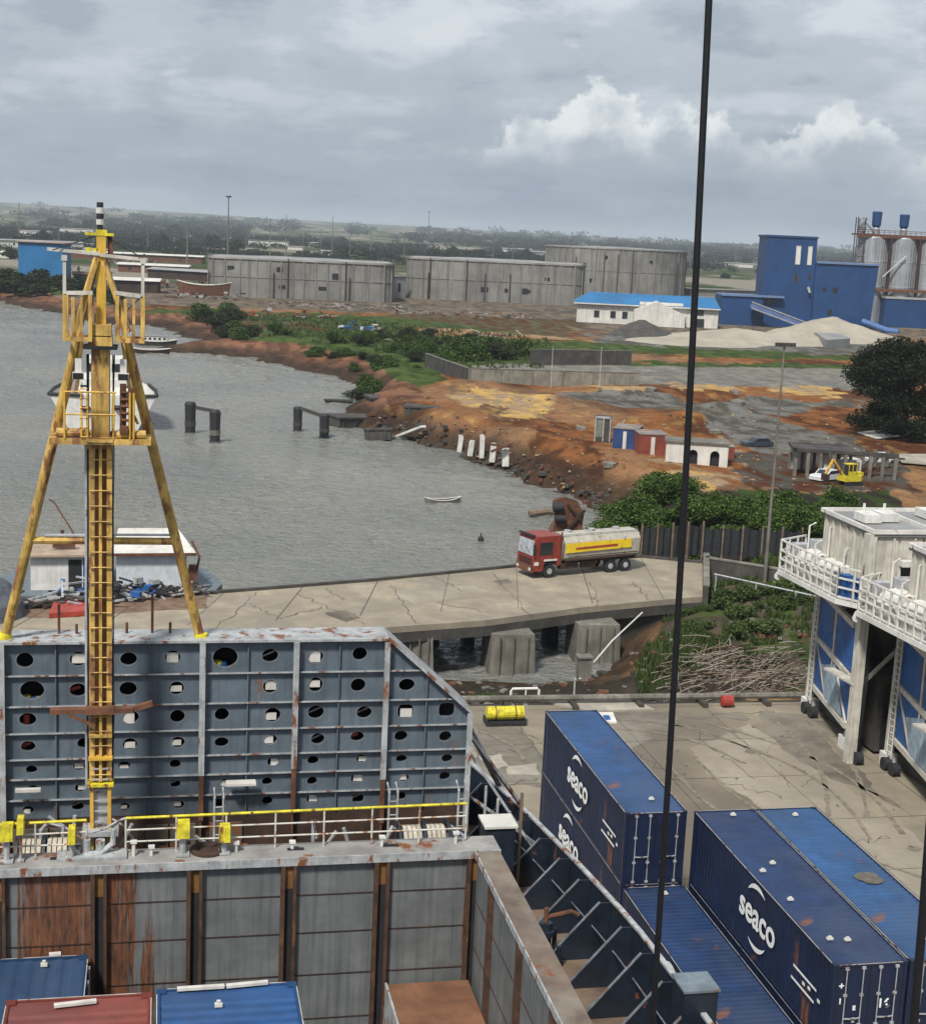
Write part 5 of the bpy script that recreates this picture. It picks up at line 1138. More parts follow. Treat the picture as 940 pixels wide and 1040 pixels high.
sheet([(606, 725), (622, 725), (626, 735), (612, 735)], .0, M['white'], 'steel_plate', 'white panel lying on dark dirt beyond the farthest container', 'panel', h=.1)
sheet([(612, 727), (618, 727), (620, 731), (614, 731)], .11, M['bluepanel'], 'loose_sheet', 'small blue sheet lying on the white panel', 'sheet', h=.04)
p = at(737, 718, 0); t_ = MB(); t_.tube([(-.3, 0, .38), (.35, 0, .38)], .34, 14); t_.tube([(-.34, 0, .38), (-.3, 0, .38)], .2, 10); o = t_.build('drum', M['redpaint']); o.location = (p.x, p.y, 0); tag(o, 'red drum lying at the far quay edge', 'drum')
p = at(582, 716, 0); g = MB(); g.tube([(0, 0, 0), (0, 0, 1.6)], .05, 8); g.cbox((0, 0, .02), .3, .3, .04); g.cbox((0, 0, 1.6), .14, .14, .1); o = g.build('post', M['edge']); o.location = (p.x, p.y, 0); tag(o, 'thin grey post at the far quay edge behind the farthest container', 'post')
# leaning pipe against the jetty and marker posts
p = at(588, 690, -3.6); q_ = at(652, 622, 0); g = MB(); g.tube([(0, 0, 0), tuple((q_-p)*.5+Vector((0, 0, .3))), tuple(q_-p)], .06, 8); o = g.build('leaning_pipe', M['offwhite']); o.location = p; tag(o, 'pale pipe leaning from the mud up against the jetty edge', 'pipe')
p = at(592, 688, -3.6); g = MB(); g.box(-.45, .45, -.4, .4, -1, 1.5); g.box(-.55, .55, -.5, .5, 1.5, 1.62); o = g.build('concrete_block', M['oldconc']); o.location = p; tag(o, 'upright concrete block on the mud at the foot of the leaning pipe', 'block')
# ---- gully wall, rails
def wall_px(name, lab, a, c, h, th, m, z_=0., cat='wall', group=None, rise=None):
    p, q_ = at(*a, z_), at(*c, z_); d = q_-p; t_ = thing(name, lab, cat, (p.x, p.y, z_), math.atan2(d.y, d.x), group); L = math.hypot(d.x, d.y)
    g = MB(); g.box(0, L, -th/2, th/2, -1.5, h); w_ = g.build('wall_slab', m, t_)
    g = MB(); g.box(-.03, L+.03, -th/2-.06, th/2+.06, h, h+.12); g.build('coping', M['oldconc'], t_); return t_, L
wall_px('retaining_wall', 'dark concrete retaining wall at the landward end of the jetty', (716, 607), (716, 573), .9, .4, M['darkconc'])
wall_px('retaining_wall', 'long dark concrete wall along the back of the grassy gully', (716, 577), (845, 598), .9, .4, M['darkconc'])
t_ = thing('pipe_rail', 'thin grey pipe rail crossing the gully grass', 'rail', at(725, 590, 0)); a, c = at(725, 583, .9), at(830, 606, .9); g = MB(); g.tube([a, c], .07, 6); g.build('rail', M['steel'], t_, True)
g = MB(); [g.tube([a.lerp(c, k), a.lerp(c, k)-Vector((0, 0, 2.6))], .07, 6) for k in (.02, .42, .8)]; g.build('post', M['steel'], t_, True)
# ---- black netted fence
def fence(a, c, h, n, lab, m, name='netted_fence', sag=.25, z_=0.):
    p, q_ = at(*a, z_), at(*c, z_); d = q_-p; L = math.hypot(d.x, d.y); t_ = thing(name, lab, 'fence', (p.x, p.y, z_), math.atan2(d.y, d.x))
    for k in range(n):
        x0, x1 = L*k/n+.06, L*(k+1)/n-.06; g = MB(); pts = []; m_ = 10
        for j in range(m_+1): x = x0+(x1-x0)*j/m_; pts.append((x, .12*math.sin(j*1.3+k), h-sag*math.sin(math.pi*j/m_)*random.uniform(.4, 1.2)))
        vs = [(x, y, -.1) for x, y, z2 in pts]+pts; g.add(vs, [(j, j+1, m_+2+j, m_+1+j) for j in range(m_)]+[(m_+1+j, m_+2+j, j+1, j) for j in range(0)]); g.build('netting', m, t_)
    for k in range(n+1): g = MB(); g.box(L*k/n-.07, L*k/n+.07, -.07, .07, -.5, h+.25); g.build('post', M['wood'], t_)
    return t_
fence((650, 566), (712, 562), 2.7, 4, 'black netting fence behind the truck, left of the lamp pole', M['net'])
fence((712, 563), (812, 566), 2.5, 5, 'black netting fence below the bushes on the right of the first cable', M['net'])
# ---- lamp pole
def pole(u0, v0, v1, lab, r=.12, z_=0., head=None, name='lamp_pole', cat='lamp pole', group=None):
    p = at(u0, v1, z_); zt = min(np.arange(z_, 60, .1), key=lambda q_: (proj(p.x, p.y, q_)[1]-v0)**2); t_ = thing(name, lab, cat, (p.x, p.y, z_), 0, group)
    g = MB(); g.tube([(0, 0, -1), (0, 0, zt-z_)], r*1.2, 10, r*.6); g.build('pole', M['oldconc'] if r > .1 else M['steel'], t_); h = zt-z_
    if head == 'flood':
        g = MB(); g.bar((-.9, 0, h+.05), (.9, 0, h+.05), .12); g.build('crossbar', M['steel'], t_)
        for x in (-.65, -.2, .25, .7): g = MB(); g.cbox((x, -.15, h+.15), .36, .2, .3, .2); g.build('floodlight', M['darkconc'], t_)
    if head == 'mast': g = MB(); g.lathe((0, 0, h-.3), [(.2, 0), (1.4, .1), (1.4, .7), (.4, .9)], 10); g.build('lamp_ring', M['darkconc'], t_)
    if head == 'arm': g = MB(); g.bar((-1.6, 0, h+.1), (1.6, 0, h+.1), .25); g.cbox((-1.5, 0, h), .9, .4, .25); g.cbox((1.5, 0, h), .9, .4, .25); g.build('lamp_arm', M['steel'], t_)
    return t_
def proj(x, y, z_):
    d = np.array([x, y, z_])-CAM; k = d @ _F; return 470+FPX*(d @ _R)/k, 520-FPX*(d @ _U)/k
pole(776, 352, 590, 'tall rust-stained concrete lamp pole with floodlights rising from the gully', .13, 0, 'flood')
far_g = 'far lamp masts'
for u, v0, v1, hd, lab in ((231, 200, 285, 'mast', 'tallest lamp mast left of the storage tanks'), (290, 218, 262, 'arm', 'white headed lamp mast above the left end of the first tank'), (307, 240, 262, 'arm', 'short lamp mast to the right of the white headed one'), (274, 222, 262, 'arm', 'thin lamp mast left of the white headed one'),
                       (337, 220, 262, None, 'thin pole standing behind the middle of the first tank'), (434, 215, 262, 'mast', 'tall mast behind the gap right of the first tank'), (461, 232, 262, None, 'short thin pole right of the tall central mast'), (20, 205, 250, None, 'pole at the far left of the skyline'), (376, 234, 262, None, 'short pole just left of the gap between the tanks'), (637, 241, 262, 'arm', 'double headed lamp mast just left of the thick cable'), (190, 228, 275, None, 'pole right of the yellow foremast')):
    pole(u, v0, v1, lab, .42, 0, hd, 'lamp_mast', 'lamp mast', far_g)
for u, h_ in ((60, 14), (95, 18), (150, 22), (250, 16), (325, 20), (355, 16), (410, 18), (500, 16), (520, 12), (600, 14), (700, 14), (745, 16)): pole(u, 232+u*.035-h_*.6, 250+u*.035, 'thin pole among the distant buildings', .35, 0, None, 'distant_pole', 'pole', 'thin poles of the distant town')
for u, v0, v1, lab in ((559, 352, 395, 'thin pole in front of the long grey wall, left one'), (608, 352, 398, 'thin pole in front of the long grey wall, right one')): pole(u, v0, v1, lab, .09, 0, None, 'fence_post', 'post')
# ---- buildings
def oriented(name, lab, cat, a, c, z_=0., group=None):
    p, q_ = at(*a, z_), at(*c, z_); d = q_-p; return thing(name, lab, cat, (p.x, p.y, z_), math.atan2(d.y, d.x), group), math.hypot(d.x, d.y), p
def hgt(u, v, p): zz = min(np.arange(-3, 60, .1), key=lambda q_: (proj(p.x, p.y, q_)[1]-v)**2); return zz-p.z
def windows(parent, lst, m='glass', y=-.06, name='window'):
    for x0, x1, z0, z1 in lst:
        g = MB(); g.box(x0-.25, x1+.25, y-.1, -.001, z0-.25, z0); g.box(x0-.25, x1+.25, y-.1, -.001, z1, z1+.25); g.box(x0-.25, x0, y-.1, -.001, z0, z1); g.box(x1, x1+.25, y-.1, -.001, z0, z1); f_ = g.build(name, M['offwhite'] if m != 'glass' else M['darkconc'], parent)
        g = MB(); g.box(x0, x1, y, -.002, z0, z1); g.build('pane', M[m], f_)
# blue silo works
t_, L, p = oriented('factory', 'large blue clad factory with tall tower and sloping conveyor', 'factory', (772, 331), (888, 336.3))
k_ = L/116.
g = MB(); g.box(0, 50*k_, 0, 16, 0, 31.5); tw = g.build('tower', M['blue'], t_)
g = MB(); g.box(-.4, 50.5*k_, -.4, 16.4, 31.5, 32.2); g.build('tower_roof', M['blue'], t_)
g = MB(); g.add([(50.1*k_, -1, 0), (109*k_, -1, 0), (113*k_, -1, 23), (50.1*k_, -1, 23), (50.1*k_, 22, 0), (109*k_, 22, 0), (113*k_, 22, 23), (50.1*k_, 22, 23)], [(0, 1, 2, 3), (5, 4, 7, 6), (1, 5, 6, 2), (3, 2, 6, 7), (0, 4, 5, 1), (4, 0, 3, 7)]); mh = g.build('main_hall', M['blue'], t_)
g = MB(); g.box(50.6*k_, 114*k_, -1.6, 22.5, 23, 23.6); g.build('hall_roof', mat('pale_blue_trim', (.12, .18, .32), .6), t_)
g = MB(); g.box(-42*k_, -.2, -2, 14, -1, 10.2); g.build('annex', M['blue'], t_); g = MB(); g.box(-43*k_, 20*k_, -2.6, -.1, 10.2, 10.9); g.box(-42*k_, -.2, -.1, 14, 10.2, 10.7); g.build('annex_roof', mat('pale_blue_trim', (.12, .18, .32)), t_)
windows(tw, [(30*k_, 33.5*k_, 22.5, 28.5), (42*k_, 45*k_, 22.5, 28.5)], 'white'); windows(tw, [(30*k_, 33*k_, 16.5, 18.5), (5*k_, 9*k_, 8, 11), (44*k_, 46*k_, 17.5, 19)], 'glass')
g = MB()
for x0, x1, z0, z1 in ((59, 62, 13.2, 14.6), (69, 74, 12.8, 14.8), (66, 70, 4.8, 7)): g.box(x0*k_, x1*k_, -1.06, -.98, z0, z1)
g.build('window', M['dark'], t_)
g = MB(); g.bar((-14*k_, -5, 7.5), (38*k_, -9, 1.5), 3.0, 2.0); g.bar((-14*k_, -5, 7.5), (0, -3, 4), .8); g.build('conveyor', mat('conveyor_blue', (.08, .13, .26), .6, var=.2, scale=.3), t_)
g = MB(); g.bar((-14*k_, -6.6, 8.6), (38*k_, -10.6, 2.6), .35); g.bar((-14*k_, -6.6, 6.4), (38*k_, -10.6, .6), .35); g.build('conveyor_edge', M['edge'], t_)
g = MB(); g.tube([(100*k_, -3, 3.4), (122*k_, -8, .8), (132*k_, -10, .5)], 1.1, 10); g.build('loading_tube', mat('conveyor_blue2', (.06, .13, .3), .6), t_)
g = MB(); g.tube([(44*k_, -.6, 14.5), (46*k_, -1.2, 12.5)], .5, 8); g.build('spout', M['edge'], t_)
# steel silos
t_, L, p = oriented('silo_battery', 'row of grey steel silos with blue dust collectors beside the blue factory', 'silos', (868, 330.2), (1006, 336.5)); t_.scale = (1.0, 1, 1.10)
base_b = MB(); base_b.box(9.5, 70, -4.5, 20, -1, 9.8); base_b.build('blue_base', M['blue'], t_)
g = MB(); g.box(9.2, 70, -4.8, 20.2, 9.8, 10.4); g.build('base_cap', M['edge'], t_)
for k in range(5):
    x = 5.2+k*11.2; g = MB(); g.lathe((x, 6, 0), [(5.55, 0), (5.55, 30.2), (5.3, 30.6), (1.0, 32.5)], 28); s_ = g.build('silo', M['silo'], t_, smooth=False)
    g = MB()
    for zz in (13.5, 22): g.lathe((x, 6, zz), [(5.58, 0), (5.66, 0), (5.66, .4), (5.58, .4)], 28)
    for j in range(14): a = math.pi+j*math.pi/13; g.bar((x+5.58*math.cos(a), 6+5.58*math.sin(a), 11), (x+5.58*math.cos(a), 6+5.58*math.sin(a), 30.2), .12)
    g.build('hoop', M['steel'], s_)
    g = MB(); g.box(x+5.25, x+5.95, .2, 2, 10.5, 30.5); g.build('column', M['rustdark'], t_)
g = MB(); g.box(-2, 58, 1, 11, 31, 31.5); 
for k in range(30): g.bar((-2+k*2, .9, 31.5), (-2+k*2, .9, 32.8), .16)
g.bar((-2, .9, 32.8), (58, .9, 32.8), .2); g.bar((-2, .9, 32.2), (58, .9, 32.2), .14); g.bar((-2, 1.2, 30.6), (58, 1.2, 30.6), .7); g.bar((-1, 0, 12.5), (58, 0, 12.5), 1.0); g.build('top_gantry', M['rust'], t_)
for x, h in ((5.5, 5.6), (16.0, 5.0), (27.3, 5.2), (38, 5)):
    g = MB(); g.lathe((x, 4, 33.3), [(.9, 0), (1.7, 1.2), (1.9, h), (1.6, h+.3)], 14); dc = g.build('dust_collector', M['blue'], t_)
    g = MB(); g.lathe((x, 4, 31.5), [(1.5, 0), (1.5, 1.8), (1.2, 2.2)], 12); g.build('collector_base', M['silo'], dc)
g = MB(); 
for x, y in ((-2.2, 1), (.6, 1), (-2.2, 4.5), (.6, 4.5)): g.bar((x, y, 0), (x, y, 37), .35)
for k in range(11): g.bar((-2.2, 1, 3.3*k+.5), (1.2, 1, 3.3*(k+1)), .2); g.bar((-2.2, 1, 3.3*k+.5), (1.2, 1, 3.3*k+.5), .25)
g.build('elevator_tower', M['darkconc'], t_); g = MB(); g.box(-1.6, .8, 1.5, 4, 31, 36.5); g.bar((1, 1.2, 35), (4.5, 2.5, 32), .5); g.build('elevator_head', M['silo'], t_)
g = MB(); g.bar((8.5, -.5, 17), (16.5, -.8, 24.5), .55, .3); g.build('chute', M['offwhite'], t_)
# white shed with blue roof
t_, L, p = oriented('warehouse', 'long white warehouse with a bright blue roof', 'warehouse', (585, 327), (728, 334)); H_ = 6.6
g = MB(); g.box(0, L, 0, 22, -1, H_); w_ = g.build('wall', M['offwhite'], t_)
g = MB(); g.add([(-1.2, -1.2, H_), (L+.5, -1.2, H_), (L-.5, 11, H_+3.4), (4, 11, H_+3.4), (-1, 23, H_), (L+.5, 23, H_)], [(0, 1, 2, 3), (3, 2, 5, 4), (0, 3, 4), (1, 5, 2)]); g.build('roof', M['bluebright'], t_)
g = MB(); g.box(-1.2, L+.5, -1.35, -1.18, H_-.35, H_+.05); g.build('gutter', M['offwhite'], w_)
windows(w_, [(x, x+1.3, 2.2, 4) for x in (6, 11.5, 15.5)], 'glass'); windows(w_, [(L-7.5, L-5.2, 4.4, 6.3), (L-7.5, L-4.8, .4, 2.8), (L-13, L-11, .9, 3.2)], 'glass')
g = MB(); gx0, gx1 = L*.40, L*.76; g.add([(gx0, -5, -1), (gx1, -5, -1), (gx1, -5, 4.2), ((gx0*.55+gx1*.45), -5, 8.3), (gx0, -5, 5.2), (gx0, 0, -1), (gx1, 0, -1), (gx1, 0, 4.2), ((gx0*.55+gx1*.45), 6, 8.3), (gx0, 0, 5.2)], [(0, 1, 2, 3, 4), (4, 3, 8, 9), (3, 2, 7, 8), (1, 6, 7, 2), (0, 4, 9, 5)]); g.build('gabled_porch', M['offwhite'], t_)
g = MB(); g.box(L-.5-26, L-12, -.9, -.7, H_+.3, H_+1.3); g.build('roof_sign_band', M['white'], t_)
# pale heaps
def heap(name, lab, ctr, rx, ry, h, m, seed, rz=0., cat='heap', group=None, pts=(), steep=1.1):
    n = 44; g = MB(); vs = []; X, Y = np.meshgrid(np.linspace(-1.05, 1.05, n), np.linspace(-1.05, 1.05, n)); 
    rr_ = np.hypot(X, Y)+(fbm(X*2.2+seed, Y*2.2, 3, seed)-.5)*.35; Z = np.clip(1-rr_, 0, 1)**steep
    for (qx, qy, s_, a_) in pts: Z = np.maximum(Z, a_*np.clip(1-np.hypot((X-qx)/s_, (Y-qy)/(s_*1.6)), 0, 1)*(rr_ < 1))
    Z = Z*h*(1+.22*(fbm(X*6, Y*6, 3, seed+1)-.5)); Z -= .35
    ca_, sa_ = math.cos(rz), math.sin(rz)
    for i in range(n):
        for j in range(n): x, y = X[i, j]*rx, Y[i, j]*ry; vs.append((x*ca_-y*sa_, x*sa_+y*ca_, Z[i, j]))
    g.add(vs, [(i*n+j, i*n+j+1, (i+1)*n+j+1, (i+1)*n+j) for i in range(n-1) for j in range(n-1)]); o = g.build(name, m, smooth=True); o.location = ctr; return tag(o, lab, cat, group)
c_ = at(750, 346, 0); heap('sand_heap', 'long low pale sand heap in front of the white warehouse and blue factory', (c_.x, c_.y, 0), 34, 22, 4.0, M['sand'], 3, pts=((.55, .3, .5, 1.1), (-.1, 0, .5, .7)))
c_ = at(845, 344, 0); heap('sand_heap', 'peaked pale sand heap in front of the blue factory, right one', (c_.x, c_.y, 0), 26, 22, 7.5, M['sand'], 5, steep=.95)
c_ = at(706, 348, 0); heap('sand_heap', 'flat pale sand spread at the left end of the heaps', (c_.x, c_.y, 0), 24, 16, 2.0, M['sand'], 8, steep=.6)
c_ = at(651, 341, 0); heap('gravel_heap', 'dark grey gravel heap in front of the warehouse porch', (c_.x, c_.y, 0), 12, 12, 5.2, M['darkconc'], 9)
sheet([(816, 338), (838, 337), (862, 352), (838, 354)], .0, M['roofgrey'], 'tarpaulin', 'grey sheet lying between the two pale sand heaps', 'tarpaulin', h=2.4)
# tanks
def tank(u0, u1, vt, vb, lab, ribs=26, extra=None, boxy=True):
    uc = (u0+u1)/2; p = at(uc, vb, 0); th_ = (u1-u0)/2/1500; R = p.length*math.sin(th_)/(1-math.sin(th_)); dirn = Vector((p.x, p.y, 0)).normalized(); c0 = p+dirn*R; c0.z = 0; h = hgt(uc, vt, p); t_ = thing('storage_tank', lab, 'storage tank', c0, 0, 'grey concrete storage tanks')
    if boxy:                                   # long reservoir with rounded ends
        R = p.length*(u1-u0)/2/1500*1.02; D = 24.; t_.location = p+dirn*D; t_.location.z = 0; t_.rotation_euler = (0, 0, math.atan2(dirn.y, dirn.x)-math.pi/2)
        t_.matrix_basis = Matrix.Translation(t_.location) @ Matrix.Rotation(math.atan2(dirn.y, dirn.x)-math.pi/2, 4, 'Z')
        def pt(a, o=0.):
            ca_, sa_ = math.cos(a), math.sin(a); e = 7.; k_ = (abs(ca_)**e+abs(sa_)**e)**(-1/e); return ((R+o)*ca_*k_, (D+o)*sa_*k_)
    else:
        D = R
        def pt(a, o=0.): return ((R+o)*math.cos(a), (R+o)*math.sin(a))
    def ring(g, prof, n=96):
        vs = []; k = len(prof)
        for o_, z_ in prof: vs += [(*pt(2*math.pi*j/n, o_), z_) for j in range(n)]
        g.add(vs, [(i*n+j, i*n+(j+1) % n, (i+1)*n+(j+1) % n, (i+1)*n+j) for i in range(k-1) for j in range(n)]+[tuple((k-1)*n+j for j in range(n))])
    g = MB(); ring(g, [(0, -1), (0, h), (-.6, h), (-.6, h-.5)]); w_ = g.build('wall', M['tankconc'], t_)
    g = MB(); ring(g, [(-.7, h-.6), (-R*.4, h+.2), (-R*.9 if not boxy else -D*.9, h+.6)]); g.build('roof', M['roofgrey'], t_)
    g = MB()
    for k in range(ribs*2):
        a = 2*math.pi*k/(ribs*2)+random.uniform(-.01, .01)+.03; x_, y_ = pt(a, .1); g.cbox((x_, y_, h/2), .55, .4, h-.2, 0 if boxy else a)
    g.build('rib', M['tankconc'], w_)
    g = MB(); ring(g, [(.01, h-.7), (.4, h-.7), (.4, h), (.01, h)]); g.build('ring_beam', mat('tank_rim', (.26, .25, .23), .85, scale=.1), w_)
    g = MB(); ring(g, [(.01, h*.5), (.2, h*.5), (.2, h*.5+.3), (.01, h*.5+.3)]); g.build('waist_band', M['tankconc'], w_)
    for k in range(5):                         # pipes and stair on the visible side
        a = -math.pi/2+random.uniform(-.9, .9); x_, y_ = pt(a, .5); g = MB(); g.tube([(x_, y_, 0), (x_, y_, h*random.uniform(.6, 1.05))], .22, 6); g.build('riser_pipe', M['rustdark'], t_)
    for k in range(5):
        a = -math.pi/2+random.uniform(-.8, .8); x_, y_ = pt(a, .0); g = MB(); g.cbox((x_, y_-.05, h*random.choice((.3, .62, .74, .8))), random.uniform(1.6, 3.4), .3, random.uniform(1.2, 2.4), 0); g.build('opening', M['dark'], t_)
    return t_, R, h
t1, R1, H1 = tank(214, 397, 264, 304, 'wide grey concrete tank at the left, behind the rusty boat hull')
t3, R3, H3 = tank(553, 692, 252, 300, 'farthest and tallest grey tank, behind the white warehouse', boxy=False)
t2, R2, H2 = tank(413, 590, 265, 307, 'wide grey concrete tank in the middle of the row')
# small openings and a white shed against the tanks
def simple_house(a, c, h, dp, wallm, roofm, lab, name='shed', cat='shed', group=None, pitch=.0, nwin=0, z_=0.):
    t_, L, p = oriented(name, lab, cat, a, c, z_, group)
    g = MB(); g.box(0, L, 0, dp, -1, h); w_ = g.build('wall', wallm, t_); g = MB(); e = min(1., L*.06)
    if pitch: g.add([(-e, -e, h), (L+e, -e, h), (L+e, dp+e, h), (-e, dp+e, h), (-e, dp/2, h+pitch), (L+e, dp/2, h+pitch)], [(0, 1, 5, 4), (2, 3, 4, 5), (0, 4, 3), (1, 2, 5), (3, 2, 1, 0)])
    else: g.box(-e, L+e, -e, dp+e, h, h+.25)
    g.build('roof', roofm, t_)
    if nwin:
        g = MB()
        for k in range(nwin): x = L*(k+.5)/nwin; g.box(x-min(.8, L*.12), x+min(.8, L*.12), -.05, -.002, h*.3, h*.7)
        g.build('window', M['dark'], t_)
    return t_
simple_house((425, 303), (446, 304), 6, 8, M['white'], M['offwhite'], 'small white box shed in front of the middle tank', nwin=0)
simple_house((306, 303), (331, 304), 4.2, 10, M['dark'], M['redpaint'], 'low shed with a red roof in front of the left tank', pitch=1.8)
simple_house((399, 303), (411, 303), 9, 10, M['roofgrey'], M['roofgrey'], 'narrow grey shed in the gap between the first two tanks', nwin=1)
# left shore
simple_house((19, 287), (64, 289), 16.5, 14, M['bluebright'], mat('rusty_rim', (.3, .2, .14), .8), 'tall bright blue metal shed on the left shore', 'metal_shed')
for a, c, h, dp, wm_, rm_, lab in (((70, 262), (205, 268), 4.5, 16, 'rust', 'offwhite', 'very long open shed with a pale roof behind the foremast'), ((110, 296), (160, 298), 4.5, 14, 'rustdark', 'offwhite', 'low pale roofed boat shed right of the foremast'), ((75, 288), (98, 289), 4, 10, 'darkconc', 'rust', 'rusty roofed hut seen through the foremast cage'),
      ((0, 262), (42, 264), 3.5, 14, 'offwhite', 'offwhite', 'white hut behind the left edge of the blue shed'), ((150, 282), (215, 286), 4.2, 12, 'rustdark', 'roofgrey', 'grey roofed shed just left of the first tank'), ((120, 276), (190, 279), 4.0, 16, 'rust', 'offwhite', 'pale flat roof standing behind the boat sheds'), ((0, 251), (85, 254), 6, 20, 'offwhite', 'roofgrey', 'long white industrial building behind the blue shed'), ((85, 262), (108, 263), 6, 20, 'bluebright', 'roofgrey', 'small blue hut behind the foremast top')):
    simple_house(a, c, h, dp, M[wm_], M[rm_], lab, pitch=1.0, nwin=3)
# stacks of timber and scrap at the yard
def scrap(u, v, w_, lab, seed, n=26, h=2.2, mats=('rust', 'rustdark', 'darkconc', 'edge'), cat='scrap pile', name='scrap_pile', z_=0., group='piles of scrap'):
    rs = random.Random(seed); p = at(u, v, z_); t_ = None; g = MB()
    for k in range(n):
        g.m = rs.randrange(len(mats)); a = Vector((rs.uniform(-w_/2, w_/2), rs.uniform(-w_/4, w_/4), rs.uniform(0, h)*rs.random()+.1)); d = Vector((rs.uniform(-1, 1), rs.uniform(-.5, .5), rs.uniform(-.25, .35)))*min(w_*.22, 2.2)
        if rs.random() < .5: g.bar(a-d, a+d, min(w_, 14)*.02+.03, min(w_, 14)*.012+.03)
        else: g.cbox(a, rs.uniform(.03, .12)*min(w_, 16), rs.uniform(.03, .10)*min(w_, 16), rs.uniform(.2, 1)*h*.35, rs.uniform(0, 3))
    o = g.build(name, [M[k] for k in mats]); o.location = p; return tag(o, lab, cat, group)
scrap(165, 292, 34, 'scrap and timber strewn between the boat sheds', 1, 60, 4); scrap(205, 303, 30, 'scrap heap in front of the rusty boat hull', 2, 50, 3); scrap(90, 280, 26, 'rusty machinery seen through the foremast cage', 3, 60, 8); scrap(135, 268, 36, 'orange rusty frames behind the foremast', 4, 60, 7)
scrap(290, 322, 30, 'orange pipes piled on the bank in front of the first tank', 5, 40, 3, ('rust', 'redpaint', 'rust', 'edge')); scrap(370, 335, 14, 'blue and white scrap among the bushes', 6, 26, 2.4, ('bluepanel', 'edge', 'darkconc', 'offwhite')); scrap(395, 345, 12, 'pale sheets lying among the bushes', 7, 14, 1.2, ('edge', 'offwhite', 'darkconc', 'offwhite'))
scrap(505, 342, 14, 'driftwood heap beyond the long grey wall', 8, 20, 1.8, ('wood', 'offwhite', 'wood', 'rust')); scrap(470, 320, 50, 'low rubble strip before the middle tank', 9, 50, 1.6); scrap(340, 312, 50, 'low rubble strip before the left tank', 12, 50, 1.6)
# boats on the left shore
def small_boat(u, v, L, lab, hullm, rz=0., z_=None, cabin=None, group=None, deckm=None, h=2., name='boat', beam=.28):
    z_ = WATER-.3 if z_ is None else z_; p = at(u, v, z_); t_ = thing(name, lab, 'boat', p, rz, group); g = MB(); n = 12; vs = []; w_ = L*beam/2
    for i in range(n+1):
        s_ = i/n; x = (s_-.5)*L; k = (1-abs(2*s_-1)**2.4)*(1 if s_ < .6 else 1); sh = h*(1+.35*(2*s_-1)**2)
        vs += [(x, -w_*k-.02, sh), (x*.93, -w_*k*.7-.02, 0), (x*.93, w_*k*.7+.02, 0), (x, w_*k+.02, sh)]
    fs = []
    for i in range(n):
        o_ = i*4; fs += [(o_, o_+4, o_+5, o_+1), (o_+1, o_+5, o_+6, o_+2), (o_+2, o_+6, o_+7, o_+3)]
    g.add(vs, fs+[(0, 1, 2, 3), (n*4+3, n*4+2, n*4+1, n*4)]); g.build('hull', hullm, t_)
    d_ = MB(); d_.add([(v_[0]*.98, v_[1]*.96, v_[2]-h*.16) for v_ in vs], [(i*4, i*4+3, i*4+7, i*4+4) for i in range(n)]); d_.build('deck', deckm or M['deckbrown'], t_)
    r_ = MB(); [r_.tube([vs[i*4+s_] for i in range(n+1)], L*.008+.03, 6) for s_ in (0, 3)]; r_.build('gunwale', M['offwhite'], t_)
    if cabin:
        x0, x1, hh = cabin; g = MB(); g.box(x0*L, x1*L, -w_*.6, w_*.6, h*.8, h*.8+hh); c_ = g.build('cabin', M['white'], t_); g = MB(); g.box(x0*L-.2, x1*L+.2, -w_*.68, w_*.68, h*.8+hh, h*.8+hh+.12); g.build('cabin_roof', M['roofgrey'], c_)
        g = MB(); nn = max(2, int((x1-x0)*L/1.2))
        for k in range(nn): x = x0*L+(k+.5)*(x1-x0)*L/nn; g.box(x-.3, x+.3, -w_*.6-.04, -w_*.6-.002, h*.8+hh*.45, h*.8+hh*.8)
        g.build('window', M['glass'], c_)
    return t_
small_boat(208, 300, 21, 'long rusty red-brown boat hull stranded in front of the first tank', M['rust'], -.08, 0., h=4, deckm=M['rustdark'], beam=.22)
small_boat(158, 352, 11, 'white boat moored beside the spit right of the foremast', M['darkconc'], .1, cabin=(-.3, .25, 1.5), h=1.4, group=None)
small_boat(152, 360, 10, 'low red and black workboat moored in front of the white one', M['rustdark'], -.05, h=1.2, deckm=M['redpaint'])
small_boat(3, 290, 14, 'dark fishing boat at the far left shore', M['dark'], .0, 0., cabin=(-.2, .2, 2), h=2.2)
# white vessel seen end-on through the mast
p = at(105, 437, WATER); t_ = thing('workboat', 'white vessel seen end-on in the water directly behind the foremast', 'boat', p, 0)
px = 1/6.5
g = MB(); n = 9; vs = []
for i in range(n):
    s_ = i/(n-1); y = s_*22; k = 1-.5*(s_**3); 
    vs += [(-7.8*k, y, 5.3), (-5.6*k, y, 1.2), (-4.6*k, y, -1), (4.6*k, y, -1), (5.6*k, y, 1.2), (7.8*k, y, 5.3)]
g.add(vs, [(i*6+j, i*6+j+1, i*6+7+j, i*6+6+j) for i in range(n-1) for j in range(5)]+[tuple(range(6))[::-1]]); g.build('hull', M['white'], t_)
g = MB(); g.box(-6.5, 6.5, .3, 20, 3.6, 3.8); g.build('deck', M['steel'], t_)
g = MB(); g.box(-4, 4, 4, 14, 3.8, 7.2); g.box(-2.6, 2.6, 5, 12, 7.2, 10.2); g.add([(-4, 4, 3.8), (4, 4, 3.8), (2.6, 1.2, 3.8), (-2.6, 1.2, 3.8), (-4, 4, 6), (4, 4, 6), (2.6, 1.5, 5), (-2.6, 1.5, 5)], [(0, 3, 2, 1), (4, 5, 6, 7), (0, 4, 7, 3), (1, 2, 6, 5), (2, 3, 7, 6)]); sp_ = g.build('superstructure', M['white'], t_)
